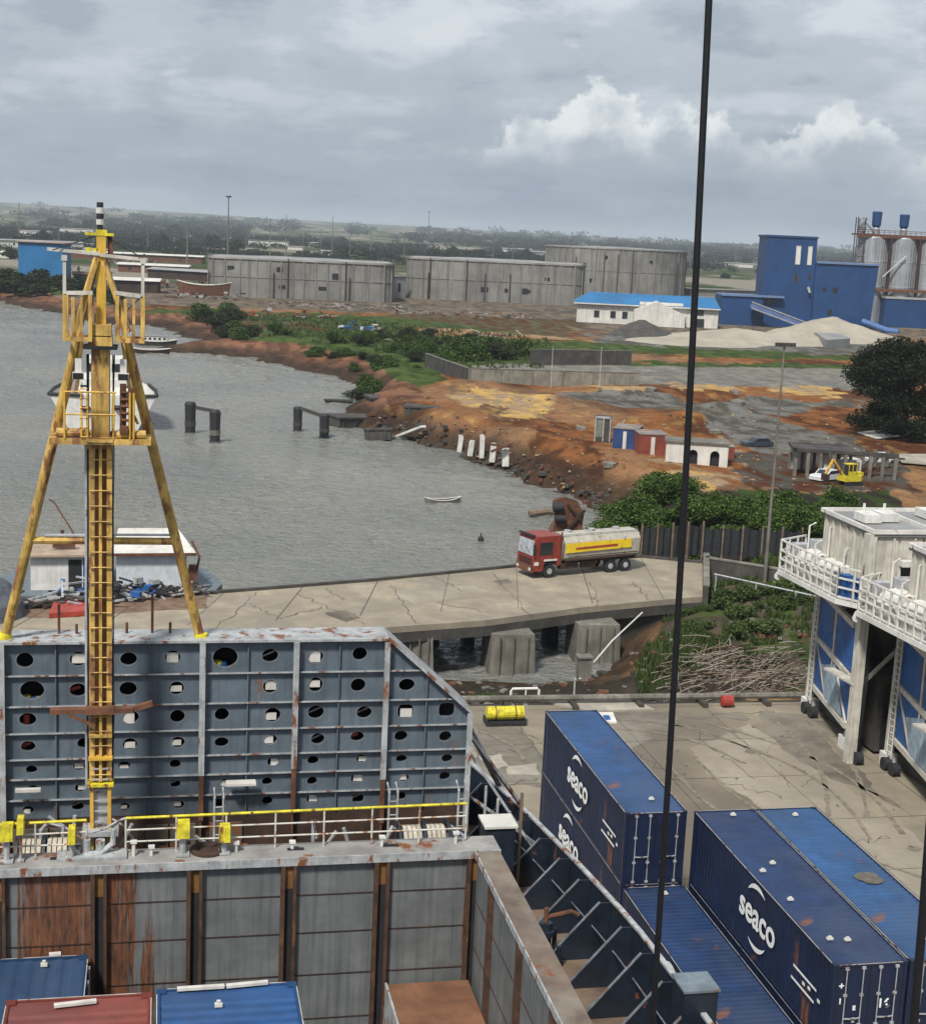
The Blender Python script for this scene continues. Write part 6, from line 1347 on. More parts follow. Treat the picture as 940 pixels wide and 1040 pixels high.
g = MB(); [g.box(x-.6, x+.6, 4.93, 4.99, 8.3, 9.5) for x in (-1.7, 0, 1.7)]; [g.box(x-.5, x+.5, 3.93, 3.99, 5.2, 6.3) for x in (-3, 3)]; g.build('window', M['glass'], sp_)
for s_ in (-1, 1): g = MB(); g.tube([(s_*7.8, 0, 5.3), (s_*7.6, 8, 5.3), (s_*6.5, 16, 5.3)], .28, 8); g.tube([(s_*7.8, 0, 5.3), (s_*3, -.1, 5.2)], .25, 8); g.build('fender_rail', M['black'], t_)
g = MB(); g.tube([(0, 8, 10.2), (0, 8, 13)], .12, 6); g.bar((-1.2, 8, 12), (1.2, 8, 12), .1); g.build('mast', M['white'], t_)
for k, (x, z_) in enumerate(((-2.5, 3), (2.2, 3.2))): g = MB(); g.lathe((x, -.25, z_), [(.55, 0), (.75, .3), (.55, .6)], 12); g.build('tyre_fender', M['black'], t_)
# ---- big deckhouse barge behind the jetty
p = at(33, 611, -2.2); t_ = thing('houseboat', 'white deckhouse workboat with rusty roof moored behind the jetty, seen through the mast legs', 'boat', (p.x, p.y, -2.2), math.radians(2)); s_ = 1/12.2
W_ = 12.6
g = MB(); g.prism([(-4.5, 1.5), (-1.5, -1.8), (13.6, -1.6), (14.6, 1.5), (13.6, 7), (-1.5, 7)], -2.2, .9); g.build('hull', mat('boat_hull_grey', (.12, .15, .17), .6, var=.3, rust=.2), t_)
g = MB(); g.box(-.1, 5.3, 0, 4.2, .9, 3.6); l_ = g.build('left_cabin', M['white'], t_)
g = MB(); g.add([(-.5, -.5, 3.6), (5.5, -.5, 3.6), (5.5, 4.8, 3.9), (-.9, 4.8, 3.9), (-.5, -.5, 3.76), (5.5, -.5, 3.76), (5.5, 4.8, 4.06), (-.9, 4.8, 4.06)], [(0, 3, 2, 1), (4, 5, 6, 7), (0, 1, 5, 4), (1, 2, 6, 5), (2, 3, 7, 6), (3, 0, 4, 7)]); g.build('cabin_roof', mat('brown_stained_roof', (.33, .25, .18), .8, var=.3, scale=.6, rust=.2), t_)
g = MB(); g.box(2.7, 3.7, -.03, -.002, .95, 3.3); g.build('doorway', M['dark'], l_); g = MB(); g.box(3.8, 5.3, -.06, -.004, .95, 3.4); g.build('blue_door', M['bluepanel'], l_); g = MB(); g.box(-.14, -.102, .8, 2.8, 2.2, 3.0); g.build('window', M['glass'], l_)
g = MB(); g.box(6.3, 11.7, .2, 4.6, .9, 3.6); r_ = g.build('right_cabin', mat('grey_white_sheet', (.50, .53, .54), .6, var=.12, rust=.12, streak=.4), t_)
g = MB(); g.add([(5.9, -.3, 3.65), (12.4, -.3, 3.65), (11.2, 5.0, 4.6), (6.5, 5.0, 4.6), (5.9, -.3, 3.8), (12.4, -.3, 3.8), (11.2, 5.0, 4.75), (6.5, 5.0, 4.75)], [(0, 3, 2, 1), (4, 5, 6, 7), (0, 1, 5, 4), (1, 2, 6, 5), (2, 3, 7, 6), (3, 0, 4, 7)]); g.build('cabin_roof', M['offwhite'], t_)
g = MB(); g.box(5.9, 12.42, -.36, -.32, 3.6, 3.84); g.build('roof_edge', M['rust'], t_); g = MB(); g.box(6.2, 9.5, -.05, .1, .9, 1.25); g.build('blue_skirt', M['bluepanel'], r_)
g = MB(); g.box(11.9, 12.5, .6, 1.1, .9, 2.6); g.tube([(12.4, 2, .9), (12.8, 2, 3), (12.2, 2.5, 4.2)], .1, 6); g.build('stern_frame', M['rust'], t_)
g = MB(); g.lathe((2.2, 2, 4.0), [(.12, 0), (.12, 1.1), (.2, 1.2)], 8); g.tube([(3.5, 2.5, 4.1), (1.6, 3, 7.2), (1.2, 3, 7.5)], .06, 6); g.box(1.5, 3.2, 1, 1.15, 4.0, 4.7); g.build('roof_gear', M['rust'], t_)
scrap(110, 606, 7, 'tangle of white and dark deck gear beside the houseboat', 21, 40, 1.3, ('edge', 'bluepanel', 'navy', 'edge')); scrap(150, 603, 6, 'dark scrap on the jetty edge below the right mast leg', 22, 50, 1.0, ('black', 'rustdark', 'edge', 'navy')); scrap(45, 612, 8, 'grey nets and scrap on the jetty below the left cabin', 23, 45, .8, ('darkconc', 'navy', 'edge', 'rustdark')); scrap(185, 603, 4, 'small dark scrap pile on the jetty right of the mast', 24, 26, .8, ('black', 'rustdark', 'darkconc', 'rust'))
sheet([(55, 616), (92, 612), (96, 625), (50, 628)], .02, M['redpaint'], 'red_frame', 'flat red metal frame lying on the jetty behind the mast', 'frame', h=.35)
p = at(4, 624, 0); g = MB(); g.lathe((0, 0, 0), [(2.9, 0), (2.7, 1.0), (1.8, 2.2), (.6, 2.9)], 18); o = g.build('tarpaulin_mound', mat('grey_tarpaulin', (.09, .10, .115), .7, var=.3)); o.location = (p.x-1.4, p.y, 0); tag(o, 'dark grey tarpaulin mound at the left edge of the jetty', 'tarpaulin')
for u, v, lab in ((118, 612, 'black bollard on the jetty behind the mast'),):
    p = at(u, v, 0); g = MB(); g.lathe((0, 0, 0), [(.35, 0), (.28, .2), (.25, .9), (.4, 1.0), (.4, 1.3), (.2, 1.45)], 12); o = g.build('bollard', M['black']); o.location = (p.x, p.y, 0); tag(o, lab, 'bollard')
# ---- ruined piles in the water
for k, (u, v0, v1, w_, lab) in enumerate(((193, 408, 440, 11, 'tallest broken black pile, left one of the left pair'), (218, 416, 449, 11, 'black pile with a worn pale band, right one of the left pair'), (302, 413, 438, 9, 'short black pile, left one of the right pair'), (329, 420, 444, 10, 'short black pile, right one of the right pair'))):
    p = at(u, v1, WATER); k_ = 1500/((p-Vector(CAM)).dot(Vector(_F))); r_ = w_/2/k_; h = (v1-v0)/k_; g = MB(); vs = []; n = 10
    g.lathe((0, 0, -2), [(r_*1.05, 0), (r_*1.1, 2), (r_*.95, 2.2), (r_, 2+h*.6), (r_*1.08, 2+h*.93), (r_*.8, 2+h)], 9)
    t_ = thing('ruined_pile', lab, 'pile', p, 0, 'ruined piles in the water'); g.build('pile', M['black'], t_); g = MB(); g.lathe((0, 0, h*.22), [(r_*1.06, 0), (r_*1.06, h*.16)], 9)
    g.build('worn_band', M['oldconc'] if k == 1 else M['darkconc'], t_)
for (u0, v0, u1, v1, D, lab) in ((199, 414, 216, 417, 219, 'beam joining the left pair of black piles'), (306, 415, 326, 422, 219, 'beam joining the right pair of black piles')):
    a, c = atY(u0, v0, D), atY(u1, v1, D); g = MB(); g.bar((0, 0, 0), c-a, .5, .5); o = g.build('broken_beam', M['darkconc']); o.location = a; tag(o, lab, 'beam')
# half-sunk boat and a floating buoy
small_boat(449, 516, 4.6, 'small half-sunk grey boat in the middle of the bay', M['tankconc'], .15, WATER-.68, h=1.0, deckm=M['dark'])
for dx_k in (-1.9, 1.9): pass
p = at(488, 549, WATER); g = MB(); g.lathe((0, 0, -.2), [(.1, 0), (.32, .2), (.3, .5), (.08, .7), (.06, 1.0)], 10); o = g.build('buoy', M['black']); o.location = p; tag(o, 'tiny black buoy floating in front of the truck', 'buoy')
# ---- wrecked blocks & stakes along the near shore
def block(u, v, L, dp, h, rz, lab, m='darkconc', z_=-3.2, tilt=0., name='broken_slab'):
    p = at(u, v, z_); g = MB(); g.box(-L/2, L/2, -dp/2, dp/2, -1, h); g.box(-L/2-.2, L/2+.2, -dp/2-.2, dp/2+.2, h, h+.3); 
    for k in range(3): g.box(-L/2+L*(k+.3)/3, -L/2+L*(k+.3)/3+.25, -dp/2-.15, -dp/2, -1, h)
    o = g.build(name, M[m]); o.location = p; o.rotation_euler = (tilt, tilt*.6, rz); return tag(o, lab, 'concrete wreckage', 'concrete wreckage on the shore')
block(389, 418, 5.5, 5, 2.4, .1, 'square dark concrete block on the shore, farthest from the camera'); block(431, 432, 6, 5, 3.0, -.3, 'larger dark concrete block on the shore, with pale beam below it')
block(357, 428, 7, 3, .7, .5, 'flat dark slab at the tip of the shore', tilt=.08); block(384, 440, 4, 3, .5, -.2, 'thin broken slab sloping into the water', tilt=-.1); block(344, 410, 5, .8, .5, .0, 'dark log-like slab in the shallows', z_=-4.1)
a, c = at(404, 443, -3.6), at(430, 433, -1.2); g = MB(); g.bar((0, 0, 0), c-a, .9, .35); o = g.build('pale_beam', M['offwhite']); o.location = a; tag(o, 'pale beam leaning on the shore below the dark blocks', 'beam')
for k, (u, v, h, w_) in enumerate(((467, 452, 1.3, .6), (478, 456, 1.1, .6), (489, 458, 2.1, .6), (500, 462, 1.5, .7), (513, 466, 1.3, .9), (524, 459, 1.4, .35))):
    p = at(u, v, -2.3); g = MB(); g.cbox((0, 0, h/2-.5), w_, .5, h+1, random.uniform(-.3, .3)); g.cbox((random.uniform(-.1, .1), 0, h), w_*.8, .4, .3, .3); o = g.build('broken_pillar', M['white']); o.location = p; o.rotation_euler = (0, random.uniform(-.1, .1), 0)
    tag(o, ('leftmost white pillar stump on the shore', 'shortest white pillar stump, second from the left', 'tallest white pillar stump in the shore row', 'white pillar stump right of the tallest one', 'broad low white pillar stump with a broken top', 'thin curved white stump at the right end of the row')[k], 'pillar stump', 'white pillar stumps on the shore')
p = at(506, 462, -1.6); g = MB(); g.bar((-1.5, .4, 1.4), (2.2, .4, 1.0), .3); g.bar((-1, .2, .4), (2.0, .3, 1.6), .3); o = g.build('broken_beam', M['rust']); o.location = p; tag(o, 'rusty beams between the white pillar stumps', 'beam')
# rusted wreck near the truck
p = at(573, 542, WATER); t_ = thing('wreck', 'upright rusty wreck fragment standing in the shallows behind the truck', 'wreck', p); g = MB(); g.add([(-2.0, 0, -1), (1.9, .3, -1), (2.1, .2, 2.2), (1.2, .1, 3.6), (-.2, 0, 4.0), (-1.4, 0, 3.6), (-1.3, 0, 2.4), (-.9, 0, 1.6), (-2.0, 1.6, -1), (1.9, 2, -1), (2.0, 2, 2.2), (1.0, 1.8, 3.4), (-.2, 1.6, 3.8), (-1.1, 1.6, 3.4), (-1.0, 1.6, 2.4), (-.7, 1.5, 1.6)],
      [tuple(range(8)), tuple(range(15, 7, -1))]+[(i, 8+i, 8+(i+1) % 8, (i+1) % 8) for i in range(8)]); g.build('hull_plate', M['rust'], t_)
g = MB(); g.tube([(-1.5, -.15, 2.9), (-.4, -.3, 3.0)], .5, 12); g.tube([(-1.2, -.2, 1.7), (-.1, -.3, 1.7)], .4, 12); g.build('drum', M['black'], t_); g = MB(); g.bar((-.3, -.1, 0), (2.1, 0, 2.6), .3); g.bar((.2, -.1, 3.2), (1.7, 0, 1.5), .25); g.build('frame', M['rustdark'], t_)
a = at(537, 525, WATER); c = at(572, 524, WATER); g = MB(); g.tube([(0, 0, .35), tuple((c-a)*.5+Vector((0, 0, .6))), tuple((c-a)+Vector((0, 0, .35)))], .38, 8); o = g.build('floating_log', M['wood']); o.location = a; tag(o, 'brown log floating against the rusty wreck', 'log')
# ---- walls on the far side of the red ground
t_, L = wall_px('perimeter_wall', 'long weathered grey concrete wall beyond the red earth', (475, 389), (648, 393.5), 2.7, .35, mat('sandy_grey_wall', (.21, .195, .155), .9, var=.3, scale=.5, streak=.5))
g = MB()
for k in range(int(L/6)): g.box(k*6, k*6+.35, -.32, -.18, -1, 2.7)
g.build('pilaster', M['oldconc'], t_)
wall_px('perimeter_wall', 'low dark concrete wall between the bushes and the blue-roofed warehouse', (538, 370), (640, 371), 3.2, .4, M['darkconc'])
a = at(432, 372, 0); c = at(474, 388, 0); 
t_ = thing('perimeter_wall', 'short dark wall running back from the left end of the long grey wall', 'wall', a, math.atan2((c-a).y, (c-a).x)); g = MB(); g.box(0, (c-a).length, -.2, .2, -1, 2.6); g.build('wall_slab', M['darkconc'], t_); g = MB(); g.box(0, (c-a).length, -.26, .26, 2.6, 2.75); g.build('coping', M['oldconc'], t_)
# ---- huts and containers on the red ground
def mini_cont(a, c, h, dp, m, lab, z_=0., doors=True):
    t_, L, p = oriented('old_container', lab, 'container', a, c, z_, 'old containers on the red ground'); g = MB()
    g.box(0, L, 0, dp, -.3, h); b_ = g.build('body', m, t_); g = MB(); k = 0
    for x in np.arange(.2, L-.1, .4): g.box(x, x+.16, -.05, -.001, .1, h-.15)
    g.build('rib', m, b_); g = MB(); g.box(-.05, L+.05, -.08, dp+.05, h, h+.12); g.build('roof', mat('faded_roof', (.22, .19, .17), .8, scale=.5, rust=.3), t_)
    if doors: g = MB(); g.box(L*.42, L*.56, -.09, -.052, .05, h-.3); g.build('door', M['bluebright'] if m is M['bluepanel'] else M['offwhite'], t_)
    return t_
cg = mat('navy_container_blue', (.02, .05, .15), .6, var=.3, scale=.6, rust=.15)
mini_cont((621, 457), (646, 459), 2.9, 5, cg, 'dark blue container hut with a pale door on the red ground')
mini_cont((648, 463), (676, 464), 2.8, 4.5, mat('brick_red_hut', (.20, .045, .03), .7, var=.3, scale=.6, rust=.2), 'brick red container hut between the blue one and the white hut')
mini_cont((688, 463), (745, 466), 1.5, 2.2, mat('brick_red_hut', (.20, .045, .03)), 'low red container lying behind the white arched hut', doors=False)
t_, L, p = oriented('steel_cabin', 'dark glazed steel cabin left of the blue container hut', 'cabin', (603, 448), (619, 449)); g = MB(); g.box(0, L, 0, 2.5, 0, 3.4); g.build('body', M['darkconc'], t_); g = MB()
for x in (0, L*.5, L-.15): g.box(x, x+.15, -.1, -.002, 0, 3.4)
g.box(0, L, -.1, -.004, 3.2, 3.5); g.build('frame', M['steel'], t_); g = MB(); g.box(.2, L*.48, -.05, -.001, .6, 3.0); g.build('pane', mat('green_glass', (.16, .18, .14), .3), t_)
g = MB(); g.bar((L+.3, 0, 0), (L+1.8, 0, 3.2), .5, .1); g.build('leaning_sheet', M['edge'], t_)
t_, L, p = oriented('arched_hut', 'white hut with two dark arched doorways', 'hut', (675, 470), (738, 474)); L2 = L; g = MB(); H_ = 2.7
def arch_front(g, L, H, cs, w_, ah):
    pts_top = []; x = 0
    segs = [0]+[v for c in cs for v in (c-w_/2, c+w_/2)]+[L]
    for i in range(0, len(segs), 2): g.add([(segs[i], 0, -.4), (segs[i+1], 0, -.4), (segs[i+1], 0, H), (segs[i], 0, H)], [(0, 1, 2, 3)])
    for c in cs:
        n = 10; arc = [(c-w_/2*math.cos(math.pi*k/n), 0, ah+w_/2*math.sin(math.pi*k/n)) for k in range(n+1)]; vs = arc+[(q_[0], 0, H) for q_ in arc]
        g.add(vs, [(k, k+1, n+2+k, n+1+k) for k in range(n)]); vs = arc+[(q_[0], .35, q_[2]) for q_ in arc]; g.add(vs, [(k, n+1+k, n+2+k, k+1) for k in range(n)])
        g.box(c-w_/2-.001, c-w_/2, 0, .35, 0, ah); g.box(c+w_/2, c+w_/2+.001, 0, .35, 0, ah)
arch_front(g, L, H_, (L*.44, L*.79), 1.15, 1.3); g.box(0, .2, .001, 4, -.4, H_); g.box(L-.2, L, .001, 4, -.4, H_); g.box(0, L, 3.8, 4, -.4, H_); w_ = g.build('wall', M['offwhite'], t_)
g = MB(); g.box(.2, L-.2, .6, .65, 0, H_-.1); g.build('dark_interior', M['dark'], t_); g = MB(); g.box(-.2, L+.2, -.25, 4.2, H_, H_+.18); g.build('roof', M['oldconc'], t_)
# concrete ruin frame
t_, L, p = oriented('concrete_ruin', 'roofless concrete frame building with bare columns', 'ruin', (806, 483), (907, 489)); g = MB(); H_ = 3.0
for k in range(9):
    x = L*k/8
    for y in (0, 5.5): g.box(x-.2, x+.2, y-.2, y+.2, -.5, H_ if (k*7+int(y)) % 5 else H_*.7)
g.build('column', M['oldconc'], t_); g = MB(); g.box(-.3, L+.3, -.25, .25, H_, H_+.4); g.box(-.3, L*.6, 5.3, 5.7, H_, H_+.4); g.box(-.3, .1, -.25, 5.7, H_, H_+.4); g.box(0, L*.62, .3, 5.2, H_+.1, H_+.3); g.build('beam', M['darkconc'], t_)
g = MB(); g.box(0, L*.22, 5.4, 5.6, 0, H_); g.box(L*.3, L*.34, 1, 4, 0, H_*.9); g.box(L*.45, L*.7, 2.5, 2.7, 0, 2.0); g.build('infill_wall', M['offwhite'], t_)
# vehicles
def car(u, v, rz, col, lab, z_=0., L=4.3):
    p = at(u, v, z_); t_ = thing('parked_car', lab, 'car', p, rz, 'cars on the red ground'); m = mat('car_%.2f_%.2f' % (col[0], col[2]), col, .35, var=.1, spec=.6); w_ = 1.75
    prof = [(0, .35), (0, .75), (.15, .9), (1.1, .98), (1.75, 1.45), (3.3, 1.47), (3.95, 1.0), (4.25, .9), (4.3, .35)]; n = len(prof); g = MB()
    g.add([(x-2.15, -w_/2, z2) for x, z2 in prof]+[(x-2.15, w_/2, z2) for x, z2 in prof], [tuple(range(n)), tuple(range(2*n-1, n-1, -1))]+[(i, n+i, n+(i+1) % n, (i+1) % n) for i in range(n)]); g.build('body', m, t_)
    for s_ in (-1, 1): g = MB(); y = s_*(w_/2+.004); g.add([(-.85, y, 1.0), (1.4, y, 1.02), (1.05, y, 1.4), (-.35, y, 1.39)], [(0, 1, 2, 3)]); g.build('side_window', M['glass'], t_)
    g = MB(); g.add([(-1.0, -.75, 1.02), (-1.0, .75, 1.02), (-.42, .7, 1.44), (-.42, -.7, 1.44)], [(0, 3, 2, 1)]); g.v = [(a-.01, b_, c+.01) for a, b_, c in g.v]; g.build('windscreen', M['glass'], t_)
    for x in (-1.35, 1.3):
        for y in (-w_/2-.02, w_/2-.18): g = MB(); g.tube([(x, y, .33), (x, y+.2, .33)], .33, 14); g.build('wheel', M['black'], t_)
    return t_
car(768, 455, .15, (.03, .04, .05), 'dark car parked behind the lamp pole on the red ground'); car(838, 489, .5, (.55, .56, .56), 'silver-white car parked in front of the concrete ruin'); car(861, 477, .2, (.6, .6, .58), 'white car inside the ruin frame, partly hidden by the columns')
car(893, 471, .1, (.5, .5, .48), 'pale car at the right end of the ruin, under the dark tree')
p = at(862, 494, 0); t_ = thing('excavator', 'small yellow excavator working in front of the concrete ruin', 'excavator', p, .3)
g = MB(); g.box(-1.3, 1.3, -.9, -.45, 0, .6); g.box(-1.3, 1.3, .45, .9, 0, .6); g.build('track', M['black'], t_); g = MB(); g.prism([(-1.3, -.8), (1.0, -.8), (1.5, -.45), (1.5, .45), (1.0, .8), (-1.3, .8)], .7, 1.35); g.box(.4, 1.35, -.7, .7, 1.35, 1.75); g.build('body', M['hiyellow'], t_); g = MB(); g.box(-1.05, .25, -.8, .15, 2.7, 2.8); g.box(-1.05, -.97, -.8, -.72, 1.35, 2.7); g.box(.17, .25, -.8, -.72, 1.35, 2.7); g.box(-.45, -.38, -.8, -.74, 1.35, 2.7); g.box(-1.05, .25, -.8, -.74, 1.35, 1.9); g.build('cab_frame', M['hiyellow'], t_); g = MB(); g.tube([(.9, .4, 1.75), (.9, .4, 2.3)], .07, 8); g.build('exhaust', M['black'], t_)
g = MB(); g.box(-1.0, .2, -.75, .1, 1.5, 2.7); g.build('cab', M['glass'], t_); g = MB(); g.bar((-1, .3, 1.4), (-2.6, .3, 3.2), .25, .35, (0, 1, 0)); g.bar((-2.6, .3, 3.2), (-3.6, .3, 1.6), .2, .28, (0, 1, 0)); g.build('boom', M['yellow'], t_); g = MB(); g.cbox((-3.6, .3, 1.2), .6, .8, .7); g.build('bucket', M['rustdark'], t_)
p = at(880, 484, 0); g = MB()
for k in range(5): g.bar((k*1.4-3, 0, random.uniform(.4, 1)), (k*1.4-1, .6, random.uniform(1.2, 2.8)), .16)
g.bar((-4, .2, 2.8), (5, .4, 2.2), .25); o = g.build('tangled_frame', M['darkconc']); o.location = p; tag(o, 'dark tangled steel frame beside the yellow excavator', 'scrap frame')
sheet([(870, 440), (905, 436), (925, 442), (890, 446)], .3, M['white'], 'white_sheet', 'white sheet lying under the dark tree', 'sheet', h=.15); sheet([(905, 462), (940, 462), (960, 474), (915, 470)], .1, M['patch'], 'concrete_slab', 'pale slab on the ground right of the ruin', 'slab', h=.15)
p = at(768, 432, 0); 
for k, (u, v, s_) in enumerate(((745, 404, 1.1), (660, 402, 1.3), (748, 410, 1.6), (590, 435, 1.0), (725, 440, 1.2), (620, 470, 1.0))):
    p = at(u, v, 0); g = MB(); g.add([(s_*math.cos(a)*random.uniform(.6, 1.1), s_*math.sin(a)*random.uniform(.6, 1.1), z2) for z2 in (-.3, .3*s_) for a in np.linspace(0, 5.6, 8)]+[(0, 0, .6*s_)], [(j, (j+1) % 8, 8+(j+1) % 8, 8+j) for j in range(8)]+[(8+j, 8+(j+1) % 8, 16) for j in range(8)]); o = g.build('boulder', M['oldconc']); o.location = (p.x, p.y, gz(p.x, p.y)); tag(o, 'small pale boulder on the red earth', 'boulder', 'boulders on the red earth')
# ================================================================== VEGETATION
def leafmat(name, c1, c2, c3):
    m = bpy.data.materials.new(name); m.use_nodes = True; N, L = N3(m); b = N['Principled BSDF']; gmn = N.new('ShaderNodeNewGeometry'); r_ = N.new('ShaderNodeValToRGB'); L.new(gmn.outputs['Random Per Island'], r_.inputs[0])
    r_.color_ramp.elements[0].color = (*c1, 1); r_.color_ramp.elements[1].color = (*c3, 1); e = r_.color_ramp.elements.new(.6); e.color = (*c2, 1)
    L.new(r_.outputs[0], b.inputs['Base Color']); b.inputs['Roughness'].default_value = .75; b.inputs['Specular IOR Level'].default_value = .10; return m
LM1 = leafmat('bush_leaves', (.014, .026, .007), (.04, .074, .015), (.09, .14, .028)); LM2 = leafmat('dark_tree_leaves', (.005, .008, .005), (.012, .018, .009), (.028, .034, .017)); LM3 = leafmat('scrub_leaves', (.013, .019, .008), (.024, .034, .013), (.045, .052, .022))
LM5 = leafmat('far_wood_leaves', (.006, .010, .006), (.014, .020, .011), (.03, .036, .02)); LM4 = leafmat('bright_shrub_leaves', (.02, .032, .010), (.046, .070, .020), (.09, .12, .036))
def leaf_cloud(blobs, n, size, seed, shell=.5):
    rs = np.random.default_rng(seed); bl = np.array(blobs, float); vol = bl[:, 3]*bl[:, 4]*bl[:, 5]; pr_ = vol**.7; pr_ /= pr_.sum(); k = rs.choice(len(bl), n, p=pr_)
    d = rs.normal(size=(n, 3)); d /= np.linalg.norm(d, axis=1)[:, None]; r_ = rs.uniform(shell, 1.06, n)[:, None]; c_ = bl[k, :3]+d*r_*bl[k, 3:6]
    u_ = rs.normal(size=(n, 3)); u_ /= np.linalg.norm(u_, axis=1)[:, None]; w_ = np.cross(u_, rs.normal(size=(n, 3))); w_ /= np.linalg.norm(w_, axis=1)[:, None]
    s_ = size*rs.uniform(.5, 1.3, n)[:, None]; V = np.stack([c_-u_*s_, c_-w_*s_*.55, c_+u_*s_, c_+w_*s_*.55], 1).reshape(-1, 3); return V
def leaf_obj(name, V, m, parent=None):
    me = bpy.data.meshes.new(name); n = len(V)//4; me.vertices.add(len(V)); me.vertices.foreach_set('co', V.astype(np.float32).ravel()); me.loops.add(4*n); me.loops.foreach_set('vertex_index', np.arange(4*n, dtype=np.int32)); me.polygons.add(n)
    me.polygons.foreach_set('loop_start', np.arange(0, 4*n, 4, dtype=np.int32)); me.polygons.foreach_set('loop_total', np.full(n, 4, np.int32)); me.update(calc_edges=True); me.materials.append(m); o = bpy.data.objects.new(name, me); COL.objects.link(o); o.parent = parent; return o
# the dark tree on the right
p = at(905, 446, 0); t_ = thing('broadleaf_tree', 'large dark broadleaf tree standing behind the concrete ruin', 'tree', (p.x+2, p.y+3, 0)); rs = random.Random(5); bl = []
for k in range(70):
    a = rs.uniform(0, 6.28); r_ = rs.uniform(0, 6.4)**1; zz = rs.uniform(1.3, 13.6); lim = 7.4*math.sqrt(max(.08, 1-((zz-6.2)/7.9)**2)); r_ = min(r_*1.25, lim); s_ = rs.uniform(1.1, 2.1); bl.append((r_*math.cos(a), r_*math.sin(a), zz, s_*1.25, s_*1.25, s_*.85))
leaf_obj('crown', leaf_cloud(bl, 42000, .24, 4, .35), LM2, t_)
g = MB(); g.tube([(0, 0, -1), (.2, 0, 2), (.1, .2, 5.5), (.4, .1, 9)], .55, 10, .18)
for k in range(9): b1 = bl[k*4]; g.tube([(0.1, 0, 1.8+k*.4), (b1[0]*.5, b1[1]*.5, (b1[2]+2)/2+.4), tuple(b1[:3])], .2, 6, .05)
g.build('trunk', M['bark'], t_)
# shrub prototypes
def make_shrub(lab, m, seed, group, n=1500, size=.16, cat='shrub'):
    rs = random.Random(seed); t_ = thing('shrub', lab, cat, (0, 0, 0), 0, group); bl = []
    for k in range(9): a = rs.uniform(0, 6.28); r_ = rs.uniform(0, .75); s_ = rs.uniform(.3, .55); bl.append((r_*math.cos(a), r_*math.sin(a), rs.uniform(.25, .95)*(1.1-r_*.5), s_, s_, s_*.8))
    leaf_obj('foliage', leaf_cloud(bl, n, size*.62, seed, .4), m, t_)
    g = MB()
    for k in range(5): b1 = bl[k]; g.tube([(0, 0, -.3), (b1[0]*.5, b1[1]*.5, b1[2]*.5), tuple(b1[:3])], .035, 5, .01)
    g.build('stem', M['bark'], t_); return t_
def scatter_shrubs(protos, spots, labs=None):
    first = {id(q_): True for q_ in protos}
    for i, (x, y, s_) in enumerate(spots):
        pr_ = protos[i % len(protos)]; z2 = gz(x, y)-.05
        lb = labs[i] if labs else None
        if first[id(pr_)]:
            first[id(pr_)] = False; pr_.location = (x, y, z2); pr_.scale = (s_, s_, s_*.85)
            if lb: pr_['label'] = lb
            continue
        dup(pr_, (x, y, z2), random.uniform(0, 6.28), label=lb, sc=(s_*random.uniform(.9, 1.3), s_, s_*random.uniform(.5, .95)))
rs = random.Random(11)
def spots_px(px, n, smin, smax, z_=0.):
    P2 = [at(u, v, z_) for u, v in px]; poly = [(q_.x, q_.y) for q_ in P2]; xs_ = [q_[0] for q_ in poly]; ys_ = [q_[1] for q_ in poly]; out = []
    ctr = 0
    while len(out) < n and ctr < 20000:
        ctr += 1; x, y = rs.uniform(min(xs_), max(xs_)), rs.uniform(min(ys_), max(ys_))
        if inpoly(np.array([x]), np.array([y]), poly)[0]: out.append((x, y, rs.uniform(smin, smax)))
    return out
ga = 'bushes behind the black netting fence'; sa = [make_shrub('leafy green bush in the hedge behind the black netting fence', LM1, s_, ga, 5200, .085) for s_ in (21, 22, 23)]
scatter_shrubs(sa, spots_px([(606, 545), (630, 530), (700, 522), (790, 518), (860, 522), (860, 545), (700, 548)], 52, 1.9, 3.0)+spots_px([(606, 556), (614, 538), (640, 528), (690, 524), (690, 550)], 18, 2.4, 3.6, -2.5))
gb = 'scrub on the grassy spit'; sb = [make_shrub('green scrub bush on the grassy spit in front of the tanks', LM1 if s_ != 32 else LM3, s_, gb, 3400, .10) for s_ in (31, 32, 33)]
scatter_shrubs(sb, spots_px([(310, 352), (380, 336), (450, 342), (460, 366), (420, 394), (372, 388), (340, 370)], 50, 1.6, 3.4)+spots_px([(225, 330), (280, 335), (285, 342), (220, 340)], 7, 3.0, 4.5)+spots_px([(455, 352), (538, 356), (535, 366), (470, 368)], 16, 3, 4.6)+spots_px([(205, 320), (232, 320), (232, 330), (205, 328)], 4, 5, 6.5), ['green scrub bush in the main thicket on the spit left of the long grey wall']*50+['low green bush on the spit in front of the left tank']*7+['green bush in the row between the thicket and the low dark wall']*16+['big rounded bush on the spit below the rusty boat hull']*4)
gc_ = 'shrubs at the foot of the blue shed'; sc_ = [make_shrub('dark green shrub along the shore below the blue shed', LM3, 41, gc_, 1200, .18)]
scatter_shrubs(sc_, spots_px([(0, 288), (65, 291), (65, 298), (0, 295)], 16, 4, 7)+spots_px([(70, 296), (130, 300), (130, 308), (70, 303)], 8, 3, 5), ['dark green shrub along the shore below the bright blue shed']*16+['dark shrub on the bank right of the bright blue shed']*8)
gd = 'weeds in the gully'; sd_ = [make_shrub('low bright green weed clump in the gully beside the jetty', LM4, s_, gd, 900, .17, 'weed clump') for s_ in (51, 52)]
